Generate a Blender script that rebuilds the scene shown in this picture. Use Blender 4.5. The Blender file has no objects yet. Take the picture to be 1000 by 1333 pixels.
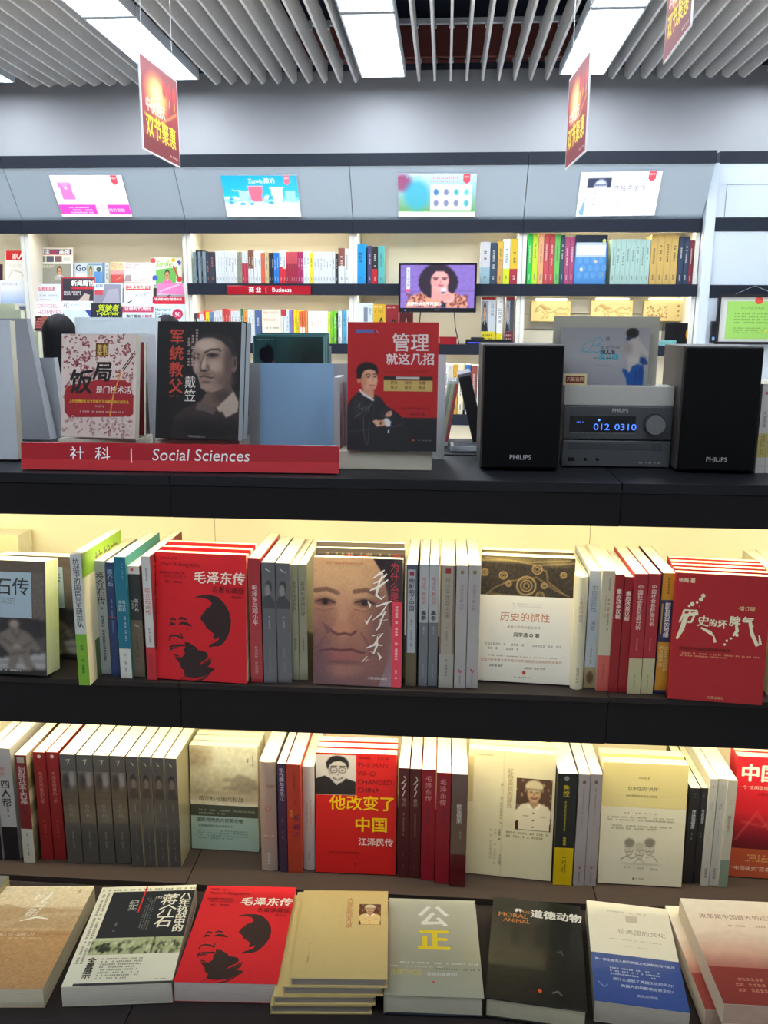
import bpy, math, random
import numpy as np
from mathutils import Matrix, Vector

# ------------------------------------------------------------------ camera, world, exposure
C = bpy.context.scene.collection
SC = bpy.context.scene
random.seed(7)
F = 1120.0            # focal length in pixels of the 1000 x 1333 frame
EYE = 1.5
YAW, PITCH, ROLL = 0.069, 0.214, 0.0053
_f = np.array([-math.sin(YAW)*math.cos(PITCH), math.cos(YAW)*math.cos(PITCH), -math.sin(PITCH)])
_r0 = np.array([math.cos(YAW), math.sin(YAW), 0.0]); _u0 = np.cross(_r0, _f)
_r = math.cos(ROLL)*_r0 + math.sin(ROLL)*_u0; _u = np.cross(_r, _f)
cam_data = bpy.data.cameras.new('camera'); cam = bpy.data.objects.new('camera', cam_data); C.objects.link(cam)
cam_data.sensor_fit = 'HORIZONTAL'; cam_data.sensor_width = 36.0; cam_data.lens = 36.0*F/1000.0
cam_data.clip_start = 0.05; cam_data.clip_end = 60
cam.matrix_world = Matrix(((_r[0], _u[0], -_f[0], 0), (_r[1], _u[1], -_f[1], 0), (_r[2], _u[2], -_f[2], EYE), (0, 0, 0, 1)))
SC.camera = cam
W = bpy.data.worlds.new('World'); SC.world = W; W.use_nodes = True
W.node_tree.nodes['Background'].inputs[0].default_value = (0.75, 0.85, 1.0, 1)
W.node_tree.nodes['Background'].inputs[1].default_value = 0.05
SC.view_settings.view_transform = 'Standard'; SC.view_settings.look = 'None'
SC.view_settings.gamma = 1.0; SC.view_settings.use_curve_mapping = False
SC.view_settings.exposure = 0.0
SC.cycles.use_denoising = True
SC.cycles.max_bounces = 6
TROFFER = 21.0           # emission of the ceiling diffusers
STRIP_NEAR = 2.7        # watts per near shelf light strip
STRIP_FAR = 13.0

def ray(px, py):
    return _f + _r*(px-500.0)/F - _u*(py-666.5)/F
def onY(px, py, Y):
    d = ray(px, py); t = Y/d[1]; return (d[0]*t, Y, EYE+d[2]*t)
def onZ(px, py, Z):
    d = ray(px, py); t = (Z-EYE)/d[2]; return (d[0]*t, d[1]*t, Z)
def onP(px, py, p, n):
    d = ray(px, py); p = np.array(p); n = np.array(n, float); o = np.array([0, 0, EYE])
    t = ((p-o)@n)/(d@n); return tuple(o+d*t)
def proj(P):
    d = np.array(P, float)-np.array([0, 0, EYE]); z = d@_f
    return 500+F*(d@_r)/z, 666.5-F*(d@_u)/z

# ------------------------------------------------------------------ colours and materials
def lin(c):
    return tuple(((v/255.0)/12.92 if v <= 10.3 else (((v/255.0)+0.055)/1.055)**2.4) for v in c[:3])
def mat(name, rough=0.5, metal=0.0, var=0.06, scale=60, bump=0.0, bscale=400, emit=0.0, spec=0.5, coat=0.0, stripes=0, trans=0.0):
    """every material is driven by the 'Col' attribute, procedural mottling and grain on top"""
    m = bpy.data.materials.new(name); m.use_nodes = True; nt = m.node_tree; N = nt.nodes; Lk = nt.links
    b = N['Principled BSDF']; a = N.new('ShaderNodeAttribute'); a.attribute_name = 'Col'
    tc = N.new('ShaderNodeTexCoord'); no = N.new('ShaderNodeTexNoise'); no.inputs['Scale'].default_value = scale; no.inputs['Detail'].default_value = 3
    Lk.new(tc.outputs['Object'], no.inputs['Vector'])
    mr = N.new('ShaderNodeMapRange'); mr.inputs['To Min'].default_value = 1-var; mr.inputs['To Max'].default_value = 1+var
    Lk.new(no.outputs['Fac'], mr.inputs['Value'])
    mx = N.new('ShaderNodeVectorMath'); mx.operation = 'SCALE'
    Lk.new(a.outputs['Color'], mx.inputs[0]); Lk.new(mr.outputs['Result'], mx.inputs['Scale'])
    src = mx.outputs[0]
    if stripes:
        wv = N.new('ShaderNodeTexNoise'); mp = N.new('ShaderNodeMapping'); mp.inputs['Scale'].default_value = (3, 3, stripes)
        Lk.new(tc.outputs['Object'], mp.inputs['Vector']); Lk.new(mp.outputs[0], wv.inputs['Vector']); wv.inputs['Scale'].default_value = 8; wv.inputs['Detail'].default_value = 2
        m2 = N.new('ShaderNodeMapRange'); m2.inputs['From Min'].default_value = 0.3; m2.inputs['From Max'].default_value = 0.7
        m2.inputs['To Min'].default_value = 0.80; m2.inputs['To Max'].default_value = 1.06; Lk.new(wv.outputs['Fac'], m2.inputs['Value'])
        s2 = N.new('ShaderNodeVectorMath'); s2.operation = 'SCALE'; Lk.new(src, s2.inputs[0]); Lk.new(m2.outputs[0], s2.inputs['Scale']); src = s2.outputs[0]
    Lk.new(src, b.inputs['Base Color'])
    b.inputs['Roughness'].default_value = rough; b.inputs['Metallic'].default_value = metal
    b.inputs['Specular IOR Level'].default_value = spec; b.inputs['Coat Weight'].default_value = coat
    b.inputs['Coat Roughness'].default_value = 0.08; b.inputs['Transmission Weight'].default_value = trans
    if emit:
        Lk.new(src, b.inputs['Emission Color']); b.inputs['Emission Strength'].default_value = emit
        for l_ in list(b.inputs['Base Color'].links): nt.links.remove(l_)
        b.inputs['Base Color'].default_value = (0.7, 0.7, 0.7, 1) if emit > 3 else (0.02, 0.02, 0.02, 1)
    if bump:
        n2 = N.new('ShaderNodeTexNoise'); n2.inputs['Scale'].default_value = bscale; Lk.new(tc.outputs['Object'], n2.inputs['Vector'])
        bp = N.new('ShaderNodeBump'); bp.inputs['Strength'].default_value = bump; bp.inputs['Distance'].default_value = 0.002
        Lk.new(n2.outputs['Fac'], bp.inputs['Height']); Lk.new(bp.outputs[0], b.inputs['Normal'])
    return m
M = dict(
    matte=mat('matte_cover', 0.55, var=0.04), gloss=mat('gloss_cover', 0.22, var=0.03, coat=0.25), wrap=mat('shrink_wrapped_cover', 0.3, var=0.05, coat=0.45, bump=0.25, bscale=60),
    ink=mat('printing_ink', 0.5, var=0.02), pages=mat('paper_edges', 0.8, var=0.05, stripes=260), laminate=mat('black_laminate', 0.5, var=0.12, scale=300, bump=0.06, spec=0.25),
    white=mat('white_panel', 0.45, var=0.02, scale=8), paint=mat('painted_wall', 0.7, var=0.03, scale=5, bump=0.05), slat=mat('ceiling_slat', 0.5, var=0.08, scale=12),
    metal=mat('brushed_metal', 0.35, metal=0.85, var=0.05, scale=120), satin=mat('satin_plastic', 0.38, var=0.04), cloth=mat('black_mesh_cloth', 0.85, var=0.3, scale=900, bump=0.5, bscale=1200, spec=0.2),
    acrylic=mat('red_acrylic', 0.12, var=0.02, coat=0.8), wood=mat('side_veneer', 0.45, var=0.12, scale=25), hair=mat('black_hair', 0.55, var=0.3, scale=80, bump=0.6, bscale=150, spec=0.15),
    fabric=mat('wool_fabric', 0.9, var=0.15, scale=200, bump=0.3), skin=mat('skin', 0.5, var=0.04), floor=mat('floor_tile', 0.25, var=0.08, scale=4, coat=0.2), wire=mat('wire', 0.4, metal=0.6),
    lamp=mat('lamp_diffuser', 0.4, var=0.0, emit=TROFFER), screen=mat('lit_screen', 0.2, var=0.0, emit=1.5), warm=mat('warm_fill_diffuser', 0.4, var=0.0, emit=11.5), strip=mat('led_strip', 0.4, var=0.0, emit=4.0), led=mat('led_digits', 0.4, var=0.0, emit=2.0),
)

# ------------------------------------------------------------------ mesh builder
class MB:
    def __init__(s): s.v = []; s.f = []; s.c = []
    def add(s, vs, fs, col, cc=None):
        o = len(s.v); s.v += [tuple(map(float, p)) for p in vs]
        l = lin(col) if col is not None else None
        for f in fs:
            s.f.append([i+o for i in f])
            s.c += [l]*len(f) if cc is None else [cc[i] for i in f]
        return s
    def box(s, x0, y0, z0, x1, y1, z1, col, skip=''):
        vs = [(x0,y0,z0),(x1,y0,z0),(x1,y1,z0),(x0,y1,z0),(x0,y0,z1),(x1,y0,z1),(x1,y1,z1),(x0,y1,z1)]
        return s.add(vs, [(0,3,2,1),(4,5,6,7),(0,1,5,4),(1,2,6,5),(2,3,7,6),(3,0,4,7)], col)
    def prism(s, pts, axis, a0, a1, col):
        """polygon pts (CCW seen from +axis) in the other two axes, extruded along axis"""
        n = len(pts)
        def P(p, a):
            if axis == 'x': return (a, p[0], p[1])
            if axis == 'y': return (p[0], a, p[1])
            return (p[0], p[1], a)
        vs = [P(p, a0) for p in pts]+[P(p, a1) for p in pts]
        fs = [tuple(range(n-1, -1, -1)), tuple(range(n, 2*n))]+[(i, (i+1) % n, n+(i+1) % n, n+i) for i in range(n)]
        if axis == 'y': fs = [f[::-1] for f in fs]
        return s.add(vs, fs, col)
    def cyl(s, c, r, h, col, axis='z', n=24, r2=None):
        r2 = r if r2 is None else r2; vs = []
        for rr, a in ((r, 0), (r2, h)):
            for i in range(n):
                t = 2*math.pi*i/n; p, q = rr*math.cos(t), rr*math.sin(t)
                vs.append({'z': (c[0]+p, c[1]+q, c[2]+a), 'y': (c[0]+p, c[1]+a, c[2]+q), 'x': (c[0]+a, c[1]+p, c[2]+q)}[axis])
        fs = [tuple(range(n-1, -1, -1)), tuple(range(n, 2*n))]+[(i, (i+1) % n, n+(i+1) % n, n+i) for i in range(n)]
        if axis == 'y': fs = [f[::-1] for f in fs]
        return s.add(vs, fs, col)
    def tube(s, pts, r, col, n=6):
        pts = [Vector(p) for p in pts]; vs = []; fs = []
        for k, p in enumerate(pts):
            d = (pts[min(k+1, len(pts)-1)]-pts[max(k-1, 0)]).normalized()
            a = d.orthogonal().normalized() if k == 0 else (pa-d*pa.dot(d)).normalized()
            pa = a; b = d.cross(a)
            for i in range(n):
                t = 2*math.pi*i/n; vs.append(p+a*r*math.cos(t)+b*r*math.sin(t))
        for k in range(len(pts)-1):
            for i in range(n): fs.append((k*n+i, k*n+(i+1) % n, (k+1)*n+(i+1) % n, (k+1)*n+i))
        fs += [tuple(range(n-1, -1, -1)), tuple(range((len(pts)-1)*n, len(pts)*n))]
        return s.add(vs, fs, col)
    def grid(s, rows, col, close_u=False):
        n = len(rows[0]); vs = [p for r in rows for p in r]; fs = []
        for i in range(len(rows)-1):
            for j in range(n if close_u else n-1):
                k = (j+1) % n; fs.append((i*n+j, i*n+k, (i+1)*n+k, (i+1)*n+j))
        return s.add(vs, fs, col)
    def mesh(s, name, m, smooth=False):
        me = bpy.data.meshes.new(name); me.from_pydata(s.v, [], s.f)
        at = me.color_attributes.new('Col', 'FLOAT_COLOR', 'CORNER')
        a = np.ones((len(s.c), 4), np.float32); a[:, :3] = np.array(s.c, np.float32).reshape(-1, 3)
        at.data.foreach_set('color', a.ravel()); me.materials.append(M[m] if isinstance(m, str) else m)
        if smooth: me.polygons.foreach_set('use_smooth', [True]*len(me.polygons))
        me.update(); return me
def obj(name, me, parent=None, loc=None, mtx=None, bevel=0, subsurf=0):
    o = bpy.data.objects.new(name, me); C.objects.link(o)
    if parent is not None: o.parent = parent
    if loc is not None: o.location = loc
    if mtx is not None: o.matrix_basis = mtx
    if bevel:
        b = o.modifiers.new('bevel', 'BEVEL'); b.width = bevel; b.segments = 2; b.limit_method = 'ANGLE'; b.angle_limit = 0.7
    return o
def part(name, mb, m, parent, bevel=0, smooth=False, label=None, **k):
    o = obj(name, mb.mesh(name, m, smooth), parent, bevel=bevel, **k)
    if label: o['label'] = label
    return o
def tag(o, label, cat, group=None, kind=None):
    if label: o['label'] = label
    if cat: o['category'] = cat
    if group: o['group'] = group
    if kind: o['kind'] = kind
    return o
def thing(name, label, cat, loc=(0, 0, 0), rz=0, group=None):
    o = bpy.data.objects.new(name, None); C.objects.link(o); o.empty_display_size = 0.05
    o.location = loc; o.rotation_euler = (0, 0, rz)
    return tag(o, label, cat, group)
def struct(name, mb, m, bevel=0):
    o = obj(name, mb.mesh(name, m), bevel=bevel); o['kind'] = 'structure'; return o

# ------------------------------------------------------------------ flat print: text, brush strokes, pictures
_glyph = {}
def glyphs(txt, bold=0.0, shear=0.0):
    k = (txt, bold, shear)
    if k not in _glyph:
        c = bpy.data.curves.new('t', 'FONT'); c.body = txt; c.size = 1; c.resolution_u = 1 if ord(txt[0]) > 255 else 3
        c.offset = bold; c.shear = shear
        o = bpy.data.objects.new('t', c); C.objects.link(o)
        dg = bpy.context.evaluated_depsgraph_get(); e = o.evaluated_get(dg); me = e.to_mesh()
        v = [(p.co.x, p.co.y) for p in me.vertices]; f = [tuple(p.vertices) for p in me.polygons]
        e.to_mesh_clear(); bpy.data.objects.remove(o); bpy.data.curves.remove(c)
        _glyph[k] = (v, f)
    return _glyph[k]
EPS = 0.000045
class Print:
    """flat artwork in (x right, y up) metres over a W x H rectangle, layered a fraction of a millimetre apart.
    element coordinates are fractions of the cover, y measured from its top; sizes are fractions of its width"""
    def __init__(s, W, H): s.W = W; s.H = H; s.mb = MB(); s.n = 1
    hold = False
    def _l(s):
        if not s.hold: s.n += 1
        return EPS*s.n
    def r(s, x0, y0, x1, y1, col):
        z = s._l(); W, H = s.W, s.H
        s.mb.add([(x0*W, H-y1*H, z), (x1*W, H-y1*H, z), (x1*W, H-y0*H, z), (x0*W, H-y0*H, z)], [(0, 1, 2, 3)], col); return s
    def g(s, pts, col):
        z = s._l(); s.mb.add([(x*s.W, s.H-y*s.H, z) for x, y in pts], [tuple(range(len(pts)))], col)
        # triangulate concave outlines
        me = s.mb; f = me.f.pop(); n = len(f); me.c = me.c[:-n]
        from mathutils.geometry import tessellate_polygon
        P = [Vector(me.v[i]) for i in f]
        for t in tessellate_polygon([P]):
            a, b, c = [P[i] for i in t]
            if (b-a).cross(c-a).z < 0: t = t[::-1]
            me.f.append([f[i] for i in t]); me.c += [lin(col)]*3
        return s
    def t(s, txt, x, y, size, col, d='h', bold=0.015, shear=0, align='l', sx=1.0, gap=1.0, lz=None):
        z = s._l() if lz is None else lz; W, H = s.W, s.H; e = size*W
        if bold >= 0.02 and (lz is None or bold < 9):       # heavier lettering: the same glyphs laid over each other, slightly shifted
            k = min(bold, .06)*.55
            for i, (p, q) in enumerate(((-k, 0), (k, 0), (0, k*.8), (0, -k*.8)) if e > .006 else ((-k, 0), (k, 0))):
                s.t(txt, x+p*e/W, y+q*e/H, size, col, d, 0, shear, align, sx, gap, z+i*8e-6)
            return s
        bold = 0
        if d == 'h':
            v, f = glyphs(txt, bold, shear)
            if not f: return s
            w = max(p[0] for p in v)*e*sx
            ox = x*W-(w/2 if align == 'c' else w if align == 'r' else 0)
            s.mb.add([(ox+p[0]*e*sx, H-y*H-0.85*e+p[1]*e, z) for p in v], f, col)
        else:
            for i, ch in enumerate(txt):
                if ch == ' ': continue
                v, f = glyphs(ch, bold, shear)
                cx = (max(p[0] for p in v)+min(p[0] for p in v))/2 if ord(ch) < 256 else 0.5
                s.mb.add([(x*W+(p[0]-cx)*e*sx, H-y*H-(i*gap+0.85)*e+p[1]*e, z) for p in v], f, col)
        return s
    def l(s, x0, y0, x1, y1, col, n=3, d='h', fill=0.75, end=None):
        """lines of print too small to read: rows (or columns) of tiny character-like ticks"""
        z = s._l(); W, H = s.W, s.H; rnd = random.Random(int((x0+y0)*1e4)+n)
        X0, X1, Y0, Y1 = x0*W, x1*W, H-y1*H, H-y0*H
        if d == 'h':
            p = (Y1-Y0)/n; h = p*0.55
            for k in range(n):
                x = X0; y = Y1-(k+0.8)*p; xe = X1 if (k < n-1 or end is None) else X0+(X1-X0)*end
                while x+h*0.5 < xe:
                    if rnd.random() < fill:
                        for q in (0, 1):
                            yy = y+q*h*0.55; s.mb.add([(x, yy, z), (x+h*0.8, yy, z), (x+h*0.8, yy+h*0.28, z), (x, yy+h*0.28, z)], [(0, 1, 2, 3)], col)
                        xx = x+h*rnd.choice((0.1, 0.3, 0.5)); s.mb.add([(xx, y, z), (xx+h*0.22, y, z), (xx+h*0.22, y+h, z), (xx, y+h, z)], [(0, 1, 2, 3)], col)
                    x += h*1.05
        else:
            p = (X1-X0)/n; h = p*0.6
            for k in range(n):
                y = Y1-h; x = X0+(k+0.2)*p
                while y > Y0:
                    if rnd.random() < fill:
                        for q in (0, 1): s.mb.add([(x, y+q*h*0.5, z), (x+h, y+q*h*0.5, z), (x+h, y+h*(0.25+q*0.5), z), (x, y+h*(0.25+q*0.5), z)], [(0, 1, 2, 3)], col)
                        xx = x+h*rnd.choice((0.15, 0.4, 0.6)); s.mb.add([(xx, y, z), (xx+h*0.22, y, z), (xx+h*0.22, y+h*0.85, z), (xx, y+h*0.85, z)], [(0, 1, 2, 3)], col)
                    y -= h*1.15
        return s
    def b(s, pts, col):
        """a brush stroke: points (x, y, width) with widths as fractions of the cover width"""
        z = s._l(); W, H = s.W, s.H
        P = [(x*W, H-y*H, w*W/2) for x, y, w in pts]; vs = []
        for k, (x, y, w) in enumerate(P):
            a = P[max(k-1, 0)]; b_ = P[min(k+1, len(P)-1)]; dx, dy = b_[0]-a[0], b_[1]-a[1]; L = math.hypot(dx, dy) or 1
            nx, ny = -dy/L, dx/L; vs += [(x+nx*w, y+ny*w, z), (x-nx*w, y-ny*w, z)]
        s.mb.add(vs, [(2*i, 2*i+1, 2*i+3, 2*i+2) for i in range(len(P)-1)], col); return s
    def p(s, x0, y0, x1, y1, fn, nx=60, **k):
        W, H = s.W, s.H; z = s._l(); w, h = (x1-x0)*W, (y1-y0)*H; ny = max(4, int(nx*h/w))
        c = Paint(nx+1, ny+1, h/w); fn(c, **k); a = np.clip(c.a, 0, 255)/255.0
        a = np.where(a <= 0.04045, a/12.92, ((a+0.055)/1.055)**2.4).reshape(-1, 3)
        vs = [(x0*W+w*i/nx, H-y0*H-h*j/ny, z) for j in range(ny+1) for i in range(nx+1)]; n = nx+1
        fs = [((j+1)*n+i, (j+1)*n+i+1, j*n+i+1, j*n+i) for j in range(ny) for i in range(nx)]
        cc = [tuple(q) for q in a]; s.mb.add(vs, fs, (0, 0, 0), cc=cc); return s
class Paint:
    """a small painter: soft discs, outlines and washes on a grid of points (x, y in 0..1, y down)"""
    def __init__(s, nx, ny, asp):
        s.X, s.Y = np.meshgrid(np.linspace(0, 1, nx), np.linspace(0, 1, ny)); s.asp = asp; s.px = 1.5/nx
        s.a = np.zeros((ny, nx, 3))
    def bg(s, c): s.a[:] = c; return s
    def mix(s, m, col): m = np.clip(m, 0, 1)[..., None]; s.a = s.a*(1-m)+np.array(col, float)*m; return s
    def v(s, stops):
        ys = [q[0] for q in stops]
        for k in range(3): s.a[..., k] = np.interp(s.Y, ys, [q[1][k] for q in stops])
        return s
    def e(s, cx, cy, rx, ry, col, soft=0.15, al=1.0, rot=0.0):
        dx, dy = s.X-cx, (s.Y-cy); ca, sa = math.cos(rot), math.sin(rot); dx, dy = dx*ca+dy*s.asp*sa, (-dx*sa+dy*s.asp*ca)/s.asp
        d = np.sqrt((dx/rx)**2+(dy/ry)**2); return s.mix((1+soft/2-d)/max(soft, 1e-3)*al if al >= 1 else np.clip((1+soft/2-d)/soft, 0, 1)*al, col)
    def g(s, pts, col, al=1.0):
        ins = np.zeros(s.X.shape, bool); n = len(pts)
        for i in range(n):
            x0, y0 = pts[i]; x1, y1 = pts[(i+1) % n]
            if y0 == y1: continue
            c = ((s.Y < y0) != (s.Y < y1)) & (s.X < (x1-x0)*(s.Y-y0)/(y1-y0)+x0); ins ^= c
        return s.mix(ins*al, col)
    def ln(s, pts, w, col, al=1.0):
        D = np.full(s.X.shape, 9.0)
        for (x0, y0), (x1, y1) in zip(pts[:-1], pts[1:]):
            dx, dy = x1-x0, (y1-y0)*s.asp; L = dx*dx+dy*dy or 1e-9
            t = np.clip(((s.X-x0)*dx+(s.Y-y0)*s.asp*dy)/L, 0, 1)
            D = np.minimum(D, np.hypot(s.X-x0-t*dx, (s.Y-y0)*s.asp-t*dy))
        return s.mix(np.clip((w-D)/(s.px*0.8)+0.5, 0, 1)*al, col)
    def bl(s, r):
        """soften by a radius given as a fraction of the width"""
        k = int(round(r*s.X.shape[1]))
        if k < 1: return s
        for ax in (0, 1):
            for _ in range(1 if k < 2 else 2):
                p = np.pad(s.a, [(k, k) if i == ax else (0, 0) for i in range(3)], mode='edge'); c = np.cumsum(p, axis=ax); n = s.a.shape[ax]
                z = np.zeros_like(np.take(c, [0], axis=ax)); c = np.concatenate([z, c], axis=ax)
                s.a = (np.take(c, range(2*k+1, 2*k+1+n), axis=ax)-np.take(c, range(0, n), axis=ax))/(2*k+1)
        return s
    def ns(s, amt, seed=1, k=1):
        r = np.random.RandomState(seed); h, w = s.X.shape; q = r.rand(h//k+2, w//k+2)
        s.a += ((np.kron(q, np.ones((k, k)))[:h, :w]-0.5)*2*amt)[..., None]; return s
# ------------------------------------------------------------------ books
def canon(o, U, V):
    """pose matrix: u (width), v (height), n (out of the front cover)"""
    U = Vector(U).normalized(); V = Vector(V); V = (V-U*V.dot(U)).normalized(); N = U.cross(V)
    m = Matrix.Identity(4)
    for i in range(3): m[i][0], m[i][1], m[i][2], m[i][3] = U[i], V[i], N[i], o[i]
    return m
PAGE = (238, 232, 208)
def book(name, label, W, H, T, mtx, front, spine=None, back=None, pages=PAGE, hard=0.0, m='matte', fp=None, sp=None, group=None, bulge=0.0, cat='book'):
    """front/spine/back colours; fp, sp draw on the front cover and the spine (callables given a Print)"""
    spine = spine or front; back = back or front; b = 0.0022 if hard else 0.0006
    root = thing(name, label, cat, group=group); root.matrix_basis = mtx
    mb = MB(); mb.box(0, 0, T-b, W, H, T, front); mb.box(0, 0, 0, W, H, b, back)
    if bulge:
        n = 8; rows = []
        for y in (0, H): rows.append([(-bulge*(1-(2*i/n-1)**2), y, T*i/n) for i in range(n+1)])
        mb.grid(rows[::-1], spine); mb.add([rows[0][i] for i in range(n+1)]+[(b, 0, T), (b, 0, 0)], [tuple(range(n+3))], spine)
        mb.add([rows[1][i] for i in range(n+1)]+[(b, H, T), (b, H, 0)], [tuple(range(n+2, -1, -1))], spine)
    else: mb.box(0, 0, b, b, H, T-b, spine)
    part('cover', mb, m, root)
    e = 0.003 if hard else 0.0003
    pb = MB(); pb.box(b, e, b, W-max(e, 0.0004), H-e, T-b, pages); part('page_block', pb, 'pages', root)
    if fp:
        P = Print(W, H); fp(P); q = P.mb; q.v = [(x, y, T+z) for x, y, z in q.v]; part('cover_print', q, 'ink' if m == 'matte' else M[m], root)
    if sp:
        P = Print(T, H); sp(P); q = P.mb; q.v = [(-z-(bulge*(1-(2*x/T-1)**2)+0.0001 if bulge else 0), y, x) for x, y, z in q.v]; part('spine_print', q, 'ink' if m == 'matte' else M[m], root)
    return root
def dup(root, delta=None, label=None, mtx=None, group=None):
    r = root.copy(); C.objects.link(r)
    if delta is not None: r.matrix_basis = Matrix.Translation(Vector(delta)) @ root.matrix_basis
    if mtx is not None: r.matrix_basis = mtx
    if label: r['label'] = label
    if group: r['group'] = group
    for ch in list(root.children):
        c = ch.copy(); C.objects.link(c); c.parent = r
        for g in ch.children:
            d = g.copy(); C.objects.link(d); d.parent = c
    return r
def facing(name, label, TL, TR, BR, BL, zs, T, lean=8, copies=0, copy_label=None, step=None, rise=0.0, **k):
    """a book standing face out, front bottom corners at the two lower pixels on the shelf at height zs"""
    th = math.radians(lean); zs += .0008; z0 = zs+T*math.sin(th)
    a = onZ(BL[0], BL[1], z0); b = onZ(BR[0], BR[1], z0); U = Vector(b)-Vector(a); W = U.length; U.normalize()
    Yd = Vector((-U.y, U.x, 0)); V = Vector((0, 0, 1))*math.cos(th)+Yd*math.sin(th)
    mid = (Vector(a)+Vector(b))/2; ty = (TL[1]+TR[1])/2; lo, hi = 0.05, 0.5
    for _ in range(30):
        H = (lo+hi)/2
        if proj(mid+V*H)[1] > ty: lo = H
        else: hi = H
    N = U.cross(V); o = Vector(a)-N*T
    root = book(name, label, W, H, T, canon(o, U, V), **k)
    st = step or T+0.0008
    for i in range(copies):
        lb = copy_label if isinstance(copy_label, str) else copy_label[i] if copy_label else None
        dup(root, delta=Yd*(st/math.cos(th))*(i+1)+Vector((0, 0, rise*(i+1))), label=lb)
    return root
def spine_out(name, label, x0, x1, yb, yt, zs, D=0.17, W0=None, **k):
    """a book standing spine out: spine spans pixels x0..x1 at its foot (pixel row yb), top at row yt"""
    zs += .0008; a = onZ(x0, yb, zs); b = onZ(x1, yb, zs); y = (a[1]+b[1])/2; T = b[0]-a[0]-0.0006
    mid = Vector(((a[0]+b[0])/2, y, zs)); lo, hi = 0.05, 0.5
    for _ in range(30):
        H = (lo+hi)/2
        if proj(mid+Vector((0, 0, H)))[1] > yt: lo = H
        else: hi = H
    k.setdefault('front', k.get('spine'))
    return book(name, label, D, H, T, canon((a[0], y, zs), (0, 1, 0), (0, 0, 1)), **k)
def flat(name, label, TL, TR, BR, BL, zt, T, yaw=None, **k):
    """a book lying flat, front cover up, its cover at height zt"""
    q = [Vector(onZ(p[0], p[1], zt)) for p in (TL, TR, BR, BL)]
    U = (q[1]-q[0]+q[2]-q[3]); Wd = ((q[1]-q[0]).length+(q[2]-q[3]).length)/2; Hd = ((q[0]-q[3]).length+(q[1]-q[2]).length)/2
    Vd = (q[0]-q[3]+q[1]-q[2]); a1 = math.atan2(U.y, U.x); a2 = math.atan2(Vd.y, Vd.x)-math.pi/2; a = (a1*Wd+a2*Hd)/(Wd+Hd)
    U = Vector((math.cos(a), math.sin(a), 0)); V = Vector((-U.y, U.x, 0)); c = sum(q, Vector())/4
    o = c-U*Wd/2-V*Hd/2; o.z = zt-T
    return book(name, label, Wd, Hd, T, canon(o, U, V), **k)

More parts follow.
